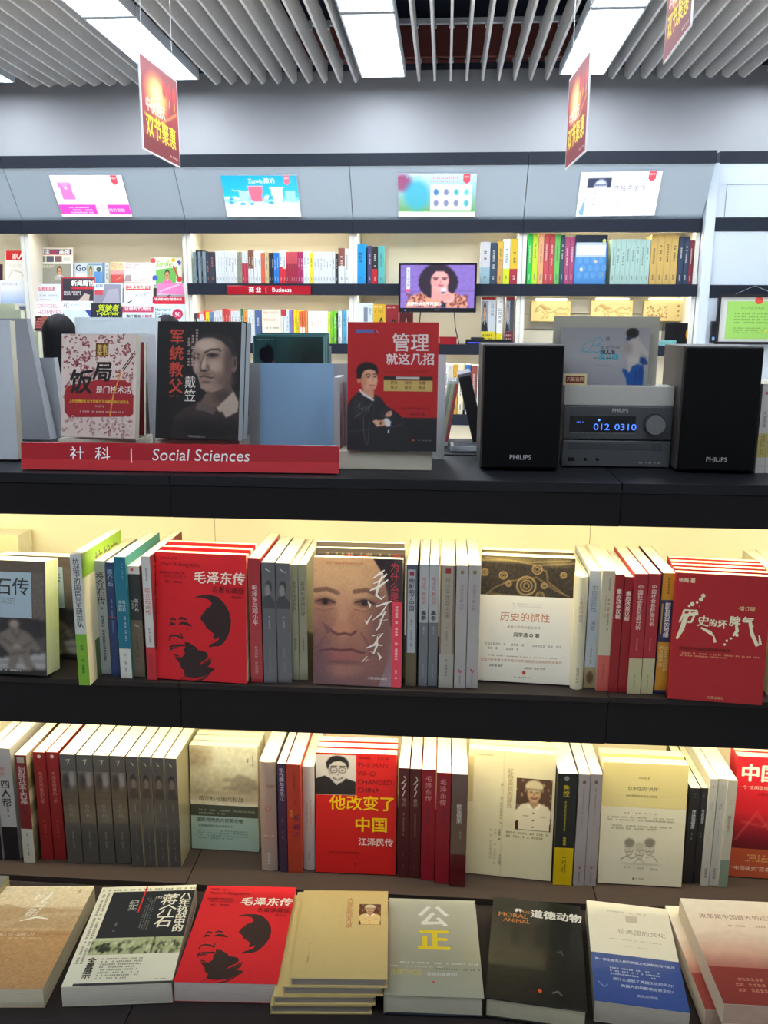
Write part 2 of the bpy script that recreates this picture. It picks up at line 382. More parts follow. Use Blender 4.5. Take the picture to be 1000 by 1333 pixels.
# ------------------------------------------------------------------ pictures printed on covers
INK = (32, 24, 24)
def pic_threequarter(c):           # brown-grey portrait of a man in three-quarter view, light collar (outline points in a 383 x 548 sketch)
    q = lambda x, y: ((x-112+40*(y-60)/544)/(383+12*(y-60)/544), (y-60)/544)
    G = lambda pts, col, al=1.0: c.g([q(*p) for p in pts], col, al)
    L = lambda pts, w, col, al=1.0: c.ln([q(*p) for p in pts], w/383, col, al)
    def E(x, y, rx, ry, col, soft=.6, al=1.0): u = q(x, y); c.e(u[0], u[1], rx/383, ry/544, col, soft, al)
    c.v([(0, (20, 18, 22)), (.8, (24, 21, 24)), (1, (22, 20, 22))])
    G([(170, 500), (215, 460), (290, 428), (380, 465), (450, 385), (490, 420), (480, 600), (150, 600)], (54, 43, 43)); E(330, 560, 190, 50, (26, 23, 26), 1.0)
    G([(325, 385), (350, 372), (430, 335), (448, 372), (445, 395), (375, 458), (290, 440)], (104, 84, 76)); E(400, 400, 40, 35, (66, 52, 50), 1.0, .8)
    G([(282, 432), (300, 428), (372, 462), (352, 486), (330, 476), (300, 470), (270, 468)], (96, 82, 78)); G([(370, 456), (452, 376), (474, 428), (468, 470), (412, 500), (394, 476), (378, 470)], (172, 154, 142)); L([(394, 474), (410, 500)], 3, (60, 48, 48))
    E(368, 176, 88, 62, (40, 35, 38), .35); E(446, 222, 20, 50, (40, 34, 36), .6)
    E(457, 250, 13, 42, (134, 108, 98), .3); E(460, 246, 6, 22, (66, 50, 48), .6)
    G([(268, 190), (286, 158), (318, 138), (362, 134), (404, 150), (434, 184), (446, 226), (449, 278), (440, 314), (416, 350), (386, 374), (352, 383), (320, 380), (300, 366), (293, 340), (286, 312), (270, 290), (264, 262), (261, 226)], (146, 120, 108))
    E(330, 168, 58, 30, (192, 168, 154), 1.0, .95); E(432, 250, 22, 90, (84, 66, 62), 1.0, .85); E(412, 330, 40, 34, (98, 78, 72), 1.0, .8); E(364, 262, 32, 28, (182, 156, 142), 1.0, .8); E(282, 268, 12, 26, (180, 154, 142), 1.0, .8); E(316, 250, 10, 30, (196, 172, 158), .9, .8)
    L([(264, 213), (278, 207), (296, 211)], 3.2, (52, 40, 40)); L([(322, 203), (350, 188), (386, 186), (396, 193)], 3.4, (48, 37, 38))
    E(279, 228, 17, 8, (84, 64, 60), .8); E(360, 214, 28, 10, (80, 62, 58), .8); E(280, 228, 7, 4, (18, 14, 18), .5); E(358, 215, 9, 5, (18, 14, 18), .5); L([(336, 212), (358, 206), (384, 214)], 2, (40, 30, 32)); L([(340, 224), (360, 227), (380, 222)], 2, (104, 82, 76), .8)
    L([(318, 216), (308, 246), (300, 272), (306, 284), (322, 282), (338, 286), (342, 276)], 2.6, (84, 64, 60), .9); E(316, 286, 15, 4, (34, 25, 27), .7); E(336, 268, 9, 12, (108, 86, 80), 1.0, .8)
    E(326, 300, 26, 6, (112, 88, 82), 1.0, .9); L([(298, 314), (318, 310), (346, 318), (358, 316)], 3, (54, 38, 40)); E(322, 326, 22, 6, (146, 112, 104), .7); E(326, 338, 24, 5, (88, 68, 64), .9, .9); E(326, 360, 26, 12, (158, 132, 120), 1.0, .8)
    L([(352, 286), (366, 306), (370, 322)], 2.5, (104, 82, 76), .7)
    G([(262, 205), (262, 175), (280, 140), (320, 116), (372, 112), (420, 130), (452, 170), (466, 215), (458, 222), (450, 210), (440, 178), (414, 146), (372, 128), (324, 130), (292, 146), (272, 176)], (40, 34, 37))
    c.bl(.006); c.ns(7, 3, 1)
def pic_suit(c):                   # man in a black collarless suit with folded arms on a red ground above black (points in a 517 x 735 sketch)
    q = lambda x, y: ((x-118+26*(y-85)/727)/(517+3*(y-85)/727), (y-82)/727)
    G = lambda pts, col, al=1.0: c.g([q(*p) for p in pts], col, al)
    L = lambda pts, w, col, al=1.0: c.ln([q(*p) for p in pts], w/517, col, al)
    def E(x, y, rx, ry, col, soft=.5, al=1.0): u = q(x, y); c.e(u[0], u[1], rx/517, ry/727, col, soft, al)
    c.v([(0, (182, 30, 34)), (.735, (176, 28, 33)), (.738, (34, 32, 36)), (1, (32, 30, 34))])
    G([(80, 830), (98, 570), (112, 530), (150, 490), (178, 466), (215, 500), (252, 524), (262, 486), (300, 508), (330, 552), (390, 590), (412, 612), (440, 650), (460, 700), (470, 830)], (38, 36, 40)); E(170, 560, 40, 60, (52, 50, 56), 1.0, .8); E(330, 600, 40, 30, (50, 48, 54), 1.0, .8)
    G([(196, 440), (256, 462), (258, 500), (244, 514), (192, 478)], (206, 146, 118)); L([(178, 464), (200, 490), (232, 506), (252, 520)], 6, (226, 224, 228))
    E(172, 408, 9, 17, (204, 140, 114), .3); E(222, 352, 60, 46, (30, 22, 24), .15)
    G([(184, 390), (186, 360), (204, 342), (240, 334), (266, 344), (279, 372), (281, 410), (274, 444), (256, 466), (236, 474), (212, 462), (194, 440), (184, 416)], (220, 158, 128)); E(200, 410, 16, 44, (196, 132, 104), 1.0, .8); E(250, 408, 20, 26, (232, 174, 144), 1.0, .7); E(240, 462, 24, 10, (196, 134, 108), 1.0, .7)
    G([(160, 392), (160, 350), (178, 322), (214, 306), (252, 310), (278, 328), (286, 356), (280, 378), (266, 352), (236, 344), (206, 352), (192, 372), (186, 398), (176, 396), (170, 404)], (28, 20, 22))
    L([(212, 378), (226, 372), (240, 376)], 2.4, (64, 38, 32)); L([(254, 374), (266, 371), (276, 376)], 2.4, (64, 38, 32)); E(228, 389, 9, 3.5, (44, 26, 26)); E(265, 387, 8, 3.5, (44, 26, 26))
    L([(250, 384), (256, 408), (248, 416)], 2, (180, 114, 92)); L([(232, 438), (246, 434), (264, 437)], 2.6, (160, 78, 74)); L([(234, 446), (248, 449), (260, 446)], 1.6, (188, 122, 102))
    G([(244, 640), (262, 632), (296, 634), (318, 628), (326, 664), (290, 668), (268, 670), (256, 652)], (222, 166, 138)); E(294, 650, 9, 10, (96, 80, 60), .4); G([(312, 624), (332, 622), (352, 640), (350, 668), (326, 670)], (228, 226, 232)); G([(322, 600), (336, 584), (358, 578), (360, 600), (346, 612), (322, 614)], (214, 154, 128))
    for k in range(3): L([(328+k*9, 586-k), (330+k*9, 606)], 1.2, (170, 112, 92))
    L([(110, 700), (200, 690), (260, 676)], 3, (58, 56, 62)); L([(340, 676), (400, 660), (430, 640)], 3, (60, 58, 64)); L([(252, 524), (256, 580), (250, 630)], 2, (56, 54, 60)); c.bl(.003)
    for p in ([(160, 560), (176, 540), (168, 572), (190, 566)], [(142, 622), (170, 600), (150, 612), (186, 590), (200, 556)], [(208, 600), (214, 556), (204, 580)], [(214, 572), (240, 540), (222, 584), (228, 552)], [(194, 620), (192, 700), (204, 780), (214, 770), (222, 700), (228, 640)]): L(p, 1.6, (112, 108, 112), .8)
    G([(334, 690), (342, 690), (342, 706), (334, 706)], (220, 222, 226))
def pic_closeup(c):                # very large warm portrait cropped to the face
    c.v([(0, (206, 160, 116)), (.45, (186, 128, 98)), (.8, (150, 98, 88)), (1, (122, 84, 84))])
    c.e(.30, .15, .45, .2, (222, 176, 130), 1.0, .8); c.g([(.72, 0), (1, 0), (1, .62), (.93, .50), (.90, .28), (.84, .12)], (42, 28, 34)); c.g([(.90, .48), (1, .60), (1, 1), (.80, 1), (.92, .78)], (150, 130, 140))
    c.e(.83, .55, .16, .32, (128, 84, 78), 1.0, .8); c.e(.10, .60, .16, .25, (150, 98, 90), 1.0, .6)
    for x in (.08, .56):
        c.ln([(x-.06, .26), (x+.08, .245), (x+.22, .275)], .026, (108, 70, 58), .75); c.e(x+.06, .345, .12, .032, (120, 76, 62), .8, .9); c.ln([(x-.05, .345), (x+.06, .322), (x+.18, .35)], .010, (58, 34, 34), .9)
        c.e(x+.06, .347, .036, .022, (44, 28, 34), .5); c.ln([(x-.06, .40), (x+.06, .415), (x+.16, .395)], .008, (140, 90, 74), .7)
    c.e(.36, .42, .07, .18, (208, 152, 118), 1.0, .8); c.e(.36, .55, .12, .055, (196, 136, 106), .9, .9); c.ln([(.22, .575), (.30, .60), (.38, .588), (.46, .60), (.52, .57)], .014, (96, 50, 52), .9); c.g([(.16, .60), (.10, .50), (.24, .56)], (110, 68, 74), .6)
    c.ln([(.14, .62), (.06, .70)], .010, (122, 72, 72), .7); c.ln([(.58, .58), (.68, .68), (.70, .76)], .010, (122, 72, 72), .8)
    c.ln([(.08, .735), (.22, .715), (.34, .725), (.46, .715), (.62, .74)], .015, (104, 48, 56), .95); c.e(.34, .77, .22, .028, (168, 92, 92), .7, .8); c.e(.34, .87, .22, .06, (176, 118, 104), 1.0, .7); c.e(.35, .82, .2, .02, (110, 66, 66), 1.0, .6)
    c.bl(.007); c.e(.0, .86, .2, .25, (104, 72, 80), 1.0, .7); c.ns(6, 5, 2)
def pic_glasses(c):                # black and white portrait, glasses and dark pullover
    c.bg((206, 202, 196)); c.g([(0, .60), (.22, .52), (.40, .60), (.70, .56), (1, .66), (1, 1), (0, 1)], (36, 32, 34)); c.g([(.36, .58), (.52, .76), (.66, .62), (.70, .50), (.38, .50)], (170, 166, 162))
    c.e(.54, .24, .28, .22, (34, 30, 32), .15); c.e(.55, .40, .235, .30, (204, 198, 190), .12); c.e(.37, .40, .06, .10, (160, 154, 150), .5, .7)
    c.g([(.28, .34), (.26, .20), (.38, .07), (.58, .04), (.78, .12), (.82, .30), (.76, .22), (.60, .15), (.44, .18), (.34, .26)], (34, 30, 32))
    for x in (.45, .66):
        c.e(x, .38, .095, .075, (60, 54, 56), .15); c.e(x, .38, .078, .060, (196, 190, 184), .2); c.e(x, .385, .03, .016, (46, 40, 42), .4); c.ln([(x-.07, .285), (x+.07, .285)], .014, (60, 54, 56))
    c.ln([(.57, .40), (.58, .49), (.54, .50)], .010, (120, 112, 110)); c.ln([(.44, .58), (.54, .625), (.66, .57)], .020, (70, 60, 62)); c.ln([(.46, .59), (.54, .61), (.64, .58)], .006, (225, 220, 215))
def pic_cap(c, sky=(86, 60, 44), tint=(232, 218, 184)):   # sepia portrait: cap, smile, pale buttoned jacket
    c.bg(sky); rs = np.random.RandomState(4)
    for _ in range(26): c.e(rs.rand(), rs.rand()*.55, .025, .025, (176, 146, 110), .6)
    c.g([(0, .62), (.14, .50), (.36, .46), (.66, .46), (.90, .52), (1, .62), (1, 1), (0, 1)], tint); c.g([(.38, .38), (.62, .38), (.64, .49), (.5, .58), (.36, .49)], (176, 138, 98))
    c.g([(.34, .46), (.48, .56), (.44, .60), (.32, .52)], (244, 234, 208)); c.g([(.66, .46), (.53, .56), (.58, .60), (.70, .52)], (244, 234, 208))
    c.e(.50, .28, .19, .17, (202, 164, 118), .12); c.e(.50, .15, .25, .125, (214, 196, 158), .12); c.g([(.27, .19), (.73, .19), (.76, .235), (.5, .215), (.24, .235)], (150, 126, 94))
    c.ln([(.38, .255), (.46, .255)], .014, (84, 56, 40)); c.ln([(.54, .255), (.63, .255)], .014, (84, 56, 40)); c.ln([(.50, .26), (.51, .315), (.48, .32)], .012, (150, 110, 76)); c.ln([(.42, .365), (.50, .385), (.60, .362)], .018, (90, 48, 40))
    c.bl(.012)
    for x in (.22, .70): c.ln([(x, .72), (x+.14, .72)], .012, (176, 156, 122))
    for y in (.66, .80, .93): c.e(.5, y, .022, .016, (120, 98, 74), .3)
    c.g([(0, .84), (.08, .80), (.10, 1), (0, 1)], (70, 48, 40)); c.g([(.98, .74), (1, .72), (1, 1), (.95, 1)], (70, 48, 40))
def _q(px, py):                    # outline points measured on the printed cover, turned into fractions of it
    fy = (py-150-30*(px-122)/438)/692; xl = 122-62*fy; xr = 560-15*fy
    fy = (py-150-30*(px-xl)/438)/692; return ((px-xl)/(xr-xl), fy)
def pic_silhouette(P, col):        # two-tone head: swept hair, brow, eye, nose, mouth, shaded neck and collar
    G = lambda pts: P.g([_q(*p) for p in pts], col)
    def B(pts): P.b([_q(x, y)+(w/440,) for x, y, w in pts], col)
    G([(295, 402), (312, 393), (340, 388), (378, 388), (415, 400), (448, 440), (468, 485), (475, 530), (470, 575), (452, 620), (430, 652), (405, 668), (380, 668), (352, 675), (356, 660), (378, 650), (400, 640), (412, 618), (398, 622), (390, 632), (376, 622), (384, 600), (362, 580), (345, 566), (340, 548), (318, 520), (322, 502), (340, 480), (352, 462), (372, 452), (382, 434), (366, 414), (335, 402)])
    B([(160, 522, 6), (172, 513, 10), (192, 520, 7)]); B([(205, 520, 6), (220, 511, 13), (246, 520, 6)]); B([(152, 552, 4), (166, 540, 16), (186, 544, 6)]); B([(203, 545, 5), (222, 538, 12), (245, 543, 16), (272, 556, 4)])
    B([(144, 638, 5), (150, 612, 9), (172, 604, 10), (196, 610, 9), (214, 624, 10), (222, 612, 5)]); B([(205, 590, 3), (214, 602, 8), (213, 618, 4)]); B([(240, 570, 2), (248, 574, 5), (254, 570, 2)])
    B([(148, 690, 5), (149, 668, 10), (165, 660, 9), (186, 661, 12), (216, 660, 10), (228, 664, 6)]); B([(152, 682, 4), (168, 672, 9), (188, 676, 4)]); B([(162, 708, 4), (176, 716, 8), (192, 720, 3)])
    G([(226, 642), (250, 645), (262, 655), (286, 672), (294, 688), (322, 694), (340, 702), (346, 722), (330, 742), (304, 756), (298, 772), (330, 762), (362, 738), (360, 760), (340, 780), (372, 786), (372, 798), (330, 820), (286, 834), (232, 834), (208, 822), (214, 800), (196, 786), (190, 756), (164, 724), (206, 726), (224, 706), (218, 684), (230, 668)])
    B([(296, 776, 2), (330, 756, 7), (366, 726, 3)]); B([(186, 852, 3), (212, 830, 5), (262, 838, 6), (318, 828, 9), (376, 796, 3)]); B([(262, 856, 3), (300, 852, 9), (326, 838, 7), (352, 816, 2)])
    for x, y in ((398, 784), (380, 828), (428, 752)): B([(x-2, y, 2), (x+2, y, 4), (x+4, y, 1)])
    return P
def calligraphy(P, x, y, s, col):                # three tall brush-written characters, falling in one column
    a = P.W/P.H
    def B(pts): P.b([(x+u*s, y+v*s*a, w*s) for u, v, w in pts], col)
    B([(.55, .0, .02), (.42, .10, .09), (.18, .28, .02)]); B([(.62, .12, .05), (.38, .36, .07), (.20, .44, .02)]); B([(.66, .30, .04), (.40, .52, .08), (.10, .66, .03)])
    B([(.50, .10, .03), (.36, .50, .06), (.30, .80, .08), (.46, .92, .06), (.58, .80, .01)])
    B([(.04, 1.02, .02), (.12, 1.12, .08), (.10, 1.20, .02)]); B([(-.06, 1.62, .03), (.0, 1.72, .07), (.18, 1.42, .015)])
    B([(.30, 1.16, .03), (.56, 1.06, .07), (.80, .98, .015)]); B([(.66, 1.04, .02), (.48, 1.36, .06), (.20, 1.60, .02)]); B([(.30, 1.50, .03), (.62, 1.34, .06), (.40, 1.62, .03), (.66, 1.56, .02)]); B([(.58, 1.30, .03), (.40, 1.80, .06), (.30, 1.94, .015)])
    B([(.20, 2.10, .03), (.52, 2.00, .06), (.26, 2.34, .03)]); B([(.0, 2.50, .03), (.30, 2.36, .08), (.52, 2.40, .02)]); B([(.36, 2.10, .03), (.34, 2.40, .07), (.24, 2.66, .05), (.12, 2.60, .01)]); B([(.04, 2.76, .02), (-.12, 2.94, .07), (.10, 2.86, .01)]); B([(.36, 2.62, .02), (.46, 2.78, .08), (.42, 2.86, .02)])
def pic_statue(c):                 # seated stone figure in a long gown, white steps, dark ground
    c.v([(0, (92, 84, 82)), (.3, (34, 32, 36)), (.75, (50, 48, 50)), (1, (28, 27, 29))]); c.g([(0, .0), (1, .0), (1, .10), (0, .10)], (84, 74, 70)); c.g([(.84, .1), (1, .1), (1, .52), (.84, .5)], (96, 88, 86))
    c.e(-.10, .66, .42, .22, (88, 84, 88), .5); c.e(-.05, .60, .22, .10, (122, 118, 122), 1.0, .7)
    c.g([(.44, .86), (1, .80), (1, .95), (.40, .965)], (158, 156, 156)); c.ln([(.42, .90), (1, .87)], .006, (84, 82, 84)); c.g([(.72, .72), (1, .66), (1, .80), (.74, .82)], (74, 70, 72))
    c.e(.63, .555, .062, .040, (130, 120, 112), .2); c.g([(.50, .62), (.58, .59), (.68, .59), (.80, .63), (.88, .70), (.94, .77), (.90, .79), (.82, .76), (.80, .82), (.83, .90), (.90, .94), (.78, .955), (.74, .90), (.70, .84), (.66, .90), (.62, .955), (.54, .95), (.58, .84), (.52, .78), (.40, .70), (.42, .66)], (112, 104, 98))
    c.ln([(.60, .60), (.66, .68), (.70, .61)], .008, (74, 68, 66)); c.ln([(.46, .67), (.58, .73), (.68, .75)], .010, (78, 72, 68)); c.ln([(.84, .70), (.76, .75), (.68, .75)], .010, (78, 72, 68)); c.ln([(.60, .82), (.76, .80)], .008, (70, 64, 62)); c.e(.66, .75, .05, .018, (146, 136, 128), .5); c.e(.62, .545, .03, .02, (160, 150, 142), 1.0, .6); c.bl(.008); c.ns(6, 2, 1)
def pic_war(c):                    # washed-out battlefield with an armoured silhouette
    c.v([(0, (206, 206, 186)), (.45, (200, 200, 176)), (.7, (170, 164, 138)), (1, (206, 202, 180))]); c.e(.12, .2, .2, .22, (150, 136, 110), 1.0, .8); c.e(.40, .55, .25, .15, (176, 168, 140), 1.0, .7)
    c.g([(.62, .55), (.70, .46), (.84, .48), (.98, .56), (1, .74), (.60, .76), (.48, .70), (.60, .64)], (128, 122, 104), .7); c.ln([(.50, .56), (.66, .55)], .012, (120, 112, 94), .8)
    c.g([(0, .74), (.3, .70), (1, .76), (1, .92), (0, .92)], (168, 158, 132), .7); c.ln([(0, .77), (.5, .79), (1, .76)], .008, (120, 112, 94), .7); c.ns(14, 9, 2); c.bl(.012)
def pic_desert(c):
    c.v([(0, (226, 210, 172)), (.22, (222, 202, 162)), (.27, (190, 160, 118)), (.46, (204, 174, 128)), (.50, (176, 132, 84)), (.55, (190, 146, 96)), (1, (184, 138, 88))])
    c.g([(0, .28), (.25, .20), (.45, .25), (.7, .24), (1, .30), (1, .46), (0, .44)], (186, 154, 112), .8); c.ln([(.3, .42), (.55, .33), (1, .30)], .03, (206, 182, 142), .6); c.ns(12, 8, 1); c.bl(.008)
def pic_crowd(c):                  # strip of three faded group photographs
    c.bg((170, 176, 130)); rs = np.random.RandomState(12)
    for i in range(70):
        x, y = rs.rand(), .25+.75*rs.rand(); c.e(x, y, .014+.012*rs.rand(), .10+.08*rs.rand(), ((36, 44, 32), (58, 66, 44), (196, 198, 160), (110, 118, 84))[rs.randint(4)], .4)
    c.bl(.004); c.g([(0, 0), (.42, 0), (.42, .12), (0, .2)], (190, 196, 156)); c.g([(.385, 0), (.40, 0), (.40, 1), (.385, 1)], (40, 46, 36)); c.g([(.67, 0), (.685, 0), (.685, 1), (.67, 1)], (40, 46, 36)); c.ns(12, 3, 1)
def pic_rings(c):                  # black ground with gold ring ornaments
    c.bg((52, 44, 34)); c.ns(12, 6, 2)
    def ring(x, y, r, w, col=(176, 146, 92)):
        d = np.hypot(c.X-x, (c.Y-y)*c.asp); c.mix(np.clip((w-np.abs(d-r))/.006+.5, 0, 1)*.9, col)
    ring(.49, .72, .10, .008); ring(.49, .72, .06, .006); ring(.49, .72, .03, .005)
    for x, y, r in ((.24, .48, .04), (.04, .42, .035), (.88, .42, .03), (.30, .68, .03), (.68, .70, .03), (.60, .30, .05), (.64, .95, .04)): ring(x, y, r, .006); ring(x, y, r*.5, .004)
    for p in ([(.05, 1), (.15, .8), (.3, .62), (.6, .5), (.8, .8), (.95, .95)], [(.55, .2), (.7, .35), (.72, .6), (.9, .9)], [(.0, .12), (.3, .1), (.6, .2), (1, .12)], [(.05, .05), (.5, .14), (.95, .06)], [(.1, .95), (.4, .98), (.55, .9)]): c.ln(p, .006, (160, 132, 84), .8)
    c.e(.3, .08, .3, .08, (196, 176, 110), 1.0, .5); c.e(.8, .1, .14, .12, (200, 180, 116), 1.0, .4)
def pic_sketch(c):                 # three pencilled heads side by side on cream
    c.bg((222, 216, 190)); k = (108, 102, 88)
    for x, y, r in ((.24, .40, .12), (.50, .52, .12), (.74, .36, .13)):
        c.e(x, y, r, .30, (208, 202, 176), .2); c.e(x, y-.17, r*1.02, .16, k if x != .5 else (190, 184, 156), .5, .7)
        c.ln([(x-.09, y-.02), (x-.02, y-.02)], .010, k); c.ln([(x+.03, y-.02), (x+.09, y-.02)], .010, k); c.ln([(x, y), (x+.01, y+.10)], .006, k, .7); c.ln([(x-.05, y+.17), (x+.05, y+.17)], .008, k)
        c.ln([(x-r*.9, y+.10), (x-.04, y+.30), (x+.05, y+.30), (x+r*.9, y+.08)], .007, k, .8)
    c.ln([(.06, .86), (.20, .72), (.30, .84), (.40, .76)], .012, k, .8); c.ln([(.36, .98), (.5, .84), (.64, .98)], .008, k, .6); c.ln([(.68, .76), (.84, .70), (.96, .92)], .009, k, .7)
def pic_lady(c):                   # small woman with piled-up hair on deep green
    c.v([(0, (38, 74, 74)), (1, (26, 56, 58))]); c.e(.85, .6, .3, .5, (18, 36, 34), 1.0, .9); c.e(.10, .6, .15, .5, (80, 110, 116), 1.0, .5)
    c.e(.20, .40, .085, .24, (20, 22, 30), .3); c.e(.12, .36, .05, .14, (20, 22, 30), .3); c.e(.26, .70, .055, .20, (166, 112, 116), .3); c.e(.22, .62, .05, .16, (30, 24, 30), .4); c.g([(.20, .88), (.34, .84), (.46, 1), (.14, 1)], (136, 84, 96))
    c.ln([(.46, .68), (.54, .62), (.60, .78), (.64, .95)], .020, (176, 124, 116)); c.e(.47, .66, .04, .08, (176, 124, 116), .4)
def pic_blue(c):                   # back view of a dark-haired figure, bare back, blue jeans (points in a 301 x 233 sketch)
    q = lambda x, y: ((x-302)/300, (y-57)/234)
    G = lambda pts, col, al=1.0: c.g([q(*p) for p in pts], col, al)
    def E(x, y, rx, ry, col, soft=.5, al=1.0): u = q(x, y); c.e(u[0], u[1], rx/300, ry/234, col, soft, al)
    c.v([(0, (150, 148, 152)), (.5, (162, 160, 165)), (1, (144, 142, 150))]); sk = (182, 172, 168)
    G([(572, 176), (590, 178), (600, 205), (584, 208), (570, 196)], (22, 60, 124))
    G([(524, 118), (536, 104), (562, 100), (572, 116), (588, 140), (602, 160), (598, 172), (584, 164), (570, 150), (572, 176), (566, 200), (548, 216), (530, 212), (532, 190), (518, 164), (508, 140)], sk); E(528, 140, 16, 26, (146, 134, 132), 1.0, .7); E(552, 190, 16, 14, (196, 188, 184), 1.0, .7)
    G([(530, 96), (552, 96), (556, 108), (530, 110)], sk); G([(556, 100), (564, 94), (568, 104), (560, 110)], sk); E(542, 78, 21, 21, (36, 30, 32), .15); E(530, 100, 8, 8, (30, 50, 86), .4)
    G([(546, 214), (566, 204), (584, 214), (588, 240), (586, 292), (534, 292), (528, 262), (516, 236), (516, 224), (528, 226), (538, 232)], (22, 78, 152)); G([(528, 226), (540, 212), (548, 214), (538, 240)], sk); c.ln([q(562, 230), q(560, 290)], .006, (14, 50, 108)); E(578, 250, 8, 40, (14, 56, 118), 1.0, .7); c.bl(.004)
def pic_tv(c):                     # studio shot: long curly black hair, leopard print top, microphone
    c.bg((128, 104, 186)); c.ns(5, 3, 4); c.ln([(0, .62), (1, .60)], .006, (106, 84, 164)); c.ln([(0, .30), (.3, .26)], .006, (112, 90, 170))
    rs = np.random.RandomState(2)
    c.g([(.06, 1), (.12, .74), (.28, .64), (.72, .64), (.88, .74), (.93, 1)], (214, 150, 120))
    for _ in range(130):
        x, y = .08+rs.rand()*.84, .68+rs.rand()*.3
        if .34 < x < .56 and y < .9: continue
        c.e(x, y, .014, .022, (112, 52, 54), .4)
    c.e(.50, .36, .24, .40, (36, 20, 42), .12)
    for i in range(22):
        t = i/21*2*math.pi; c.e(.51+.225*math.cos(t), .40+.33*math.sin(t), .045, .075, (34, 18, 40), .3)
    c.g([(.42, .50), (.64, .50), (.66, .80), (.42, .82)], (212, 150, 150)); c.e(.53, .36, .125, .25, (226, 164, 162), .10); c.e(.46, .40, .04, .10, (206, 136, 140), .9, .6)
    c.g([(.36, .24), (.42, .08), (.56, .05), (.66, .14), (.66, .26), (.58, .14), (.48, .14), (.42, .26), (.40, .42), (.36, .50)], (36, 20, 42))
    for x in (.475, .595): c.ln([(x-.035, .30), (x+.035, .295)], .007, (80, 40, 54)); c.e(x, .335, .026, .016, (50, 24, 38), .4)
    c.ln([(.535, .35), (.545, .42), (.52, .43)], .006, (180, 108, 112)); c.e(.545, .475, .045, .018, (170, 60, 80), .4)
    c.g([(.56, .62), (.61, .62), (.62, 1), (.55, 1)], (42, 36, 60)); c.e(.585, .575, .045, .055, (206, 200, 214), .3)
    c.g([(.54, .68), (.66, .62), (.74, .72), (.72, .86), (.60, .88), (.54, .80)], (232, 168, 164))
    for y in (.70, .75, .80): c.ln([(.56, y+.02), (.68, y-.02)], .006, (190, 118, 120))
    c.bl(.004); c.g([(.08, .06), (.13, .06), (.13, .62), (.08, .62)], (214, 226, 244))
def pic_scroll(c):                 # pale gold plaque with a running horse drawn in fine brown lines
    c.v([(0, (246, 228, 168)), (1, (240, 216, 150))]); k = (170, 128, 66)
    for p in ([(.12, .48), (.14, .32), (.22, .22), (.30, .30), (.33, .45)], [(.14, .34), (.08, .46), (.10, .54), (.16, .50), (.20, .42)], [(.33, .45), (.46, .58), (.58, .52), (.70, .36), (.78, .34), (.84, .44)], [(.28, .52), (.36, .66), (.30, .84), (.26, .88)], [(.40, .60), (.44, .76), (.38, .86)], [(.62, .54), (.70, .66), (.86, .62), (.92, .68)], [(.60, .56), (.66, .74), (.80, .78)], [(.84, .44), (.92, .34), (.97, .42), (.94, .50)]): c.ln(p, .007, k, .9)
    for i in range(10): c.ln([(.20+i*.014, .24+i*.02), (.25+i*.03, .14+i*.03)], .004, k, .8)
def pic_bloom(c):
    c.v([(0, (246, 228, 168)), (1, (240, 216, 150))]); rs = np.random.RandomState(5)
    for _ in range(60): c.e(.06+rs.rand()*.52, .25+rs.rand()*.6, .014, .035, ((190, 120, 70), (206, 150, 84), (150, 110, 60))[rs.randint(3)], .4)
    for y in (.25, .5, .75): c.e(.82, y, .03, .06, (176, 156, 106), .5)
def pic_cups(c):
    c.v([(0, (0, 170, 214)), (.5, (40, 190, 224)), (.66, (190, 232, 240)), (.72, (250, 255, 255)), (1, (255, 255, 255))]); rs = np.random.RandomState(5)
    for _ in range(30): c.e(rs.rand(), .50+rs.rand()*.2, .03, .03, ((60, 160, 196), (230, 250, 255))[rs.randint(2)], .5)
    c.g([(.33, .26), (.53, .26), (.50, .64), (.37, .64)], (238, 110, 140)); c.g([(.32, .25), (.54, .25), (.54, .29), (.32, .29)], (250, 160, 180)); c.g([(.64, .30), (.80, .30), (.78, .66), (.66, .66)], (214, 232, 246)); c.g([(.63, .28), (.81, .28), (.81, .32), (.63, .32)], (240, 250, 255)); c.g([(.20, .38), (.34, .38), (.33, .64), (.21, .64)], (170, 222, 240)); c.g([(.82, .38), (.96, .38), (.95, .64), (.83, .64)], (150, 216, 236))
def pic_wallet(c):
    c.v([(0, (255, 252, 255)), (.70, (255, 248, 255)), (.705, (226, 60, 190)), (.95, (220, 60, 186)), (.955, (255, 255, 255)), (1, (255, 255, 255))])
    c.g([(.08, .16), (.26, .16), (.27, .60), (.09, .60)], (236, 120, 196)); c.g([(.08, .16), (.26, .16), (.17, .30)], (246, 150, 212)); c.e(.18, .30, .02, .03, (255, 230, 250), .3); c.g([(.52, .62), (.70, .62), (.70, .95), (.52, .95)], (246, 214, 240)); c.e(.61, .78, .05, .10, (220, 200, 244), .6)
def pic_grid(c):                   # plain colourful stand-in picture: garden at left, white panel of small goods at right
    c.v([(0, (196, 226, 240)), (.3, (150, 200, 226)), (.75, (110, 170, 130)), (.88, (90, 160, 90)), (.90, (255, 255, 255)), (1, (255, 255, 255))]); c.e(.06, .2, .12, .2, (150, 70, 120), .6); c.e(.24, .5, .16, .36, (40, 170, 206), .5, .8)
    c.g([(.42, .24), (.95, .24), (.95, .86), (.42, .86)], (248, 252, 255)); rs = np.random.RandomState(3)
    for i in range(8): c.e(.49+(i % 4)*.13, .42+(i//4)*.26, .035, .08, ((120, 130, 170), (70, 170, 190), (60, 120, 190), (90, 200, 210))[rs.randint(4)], .5)
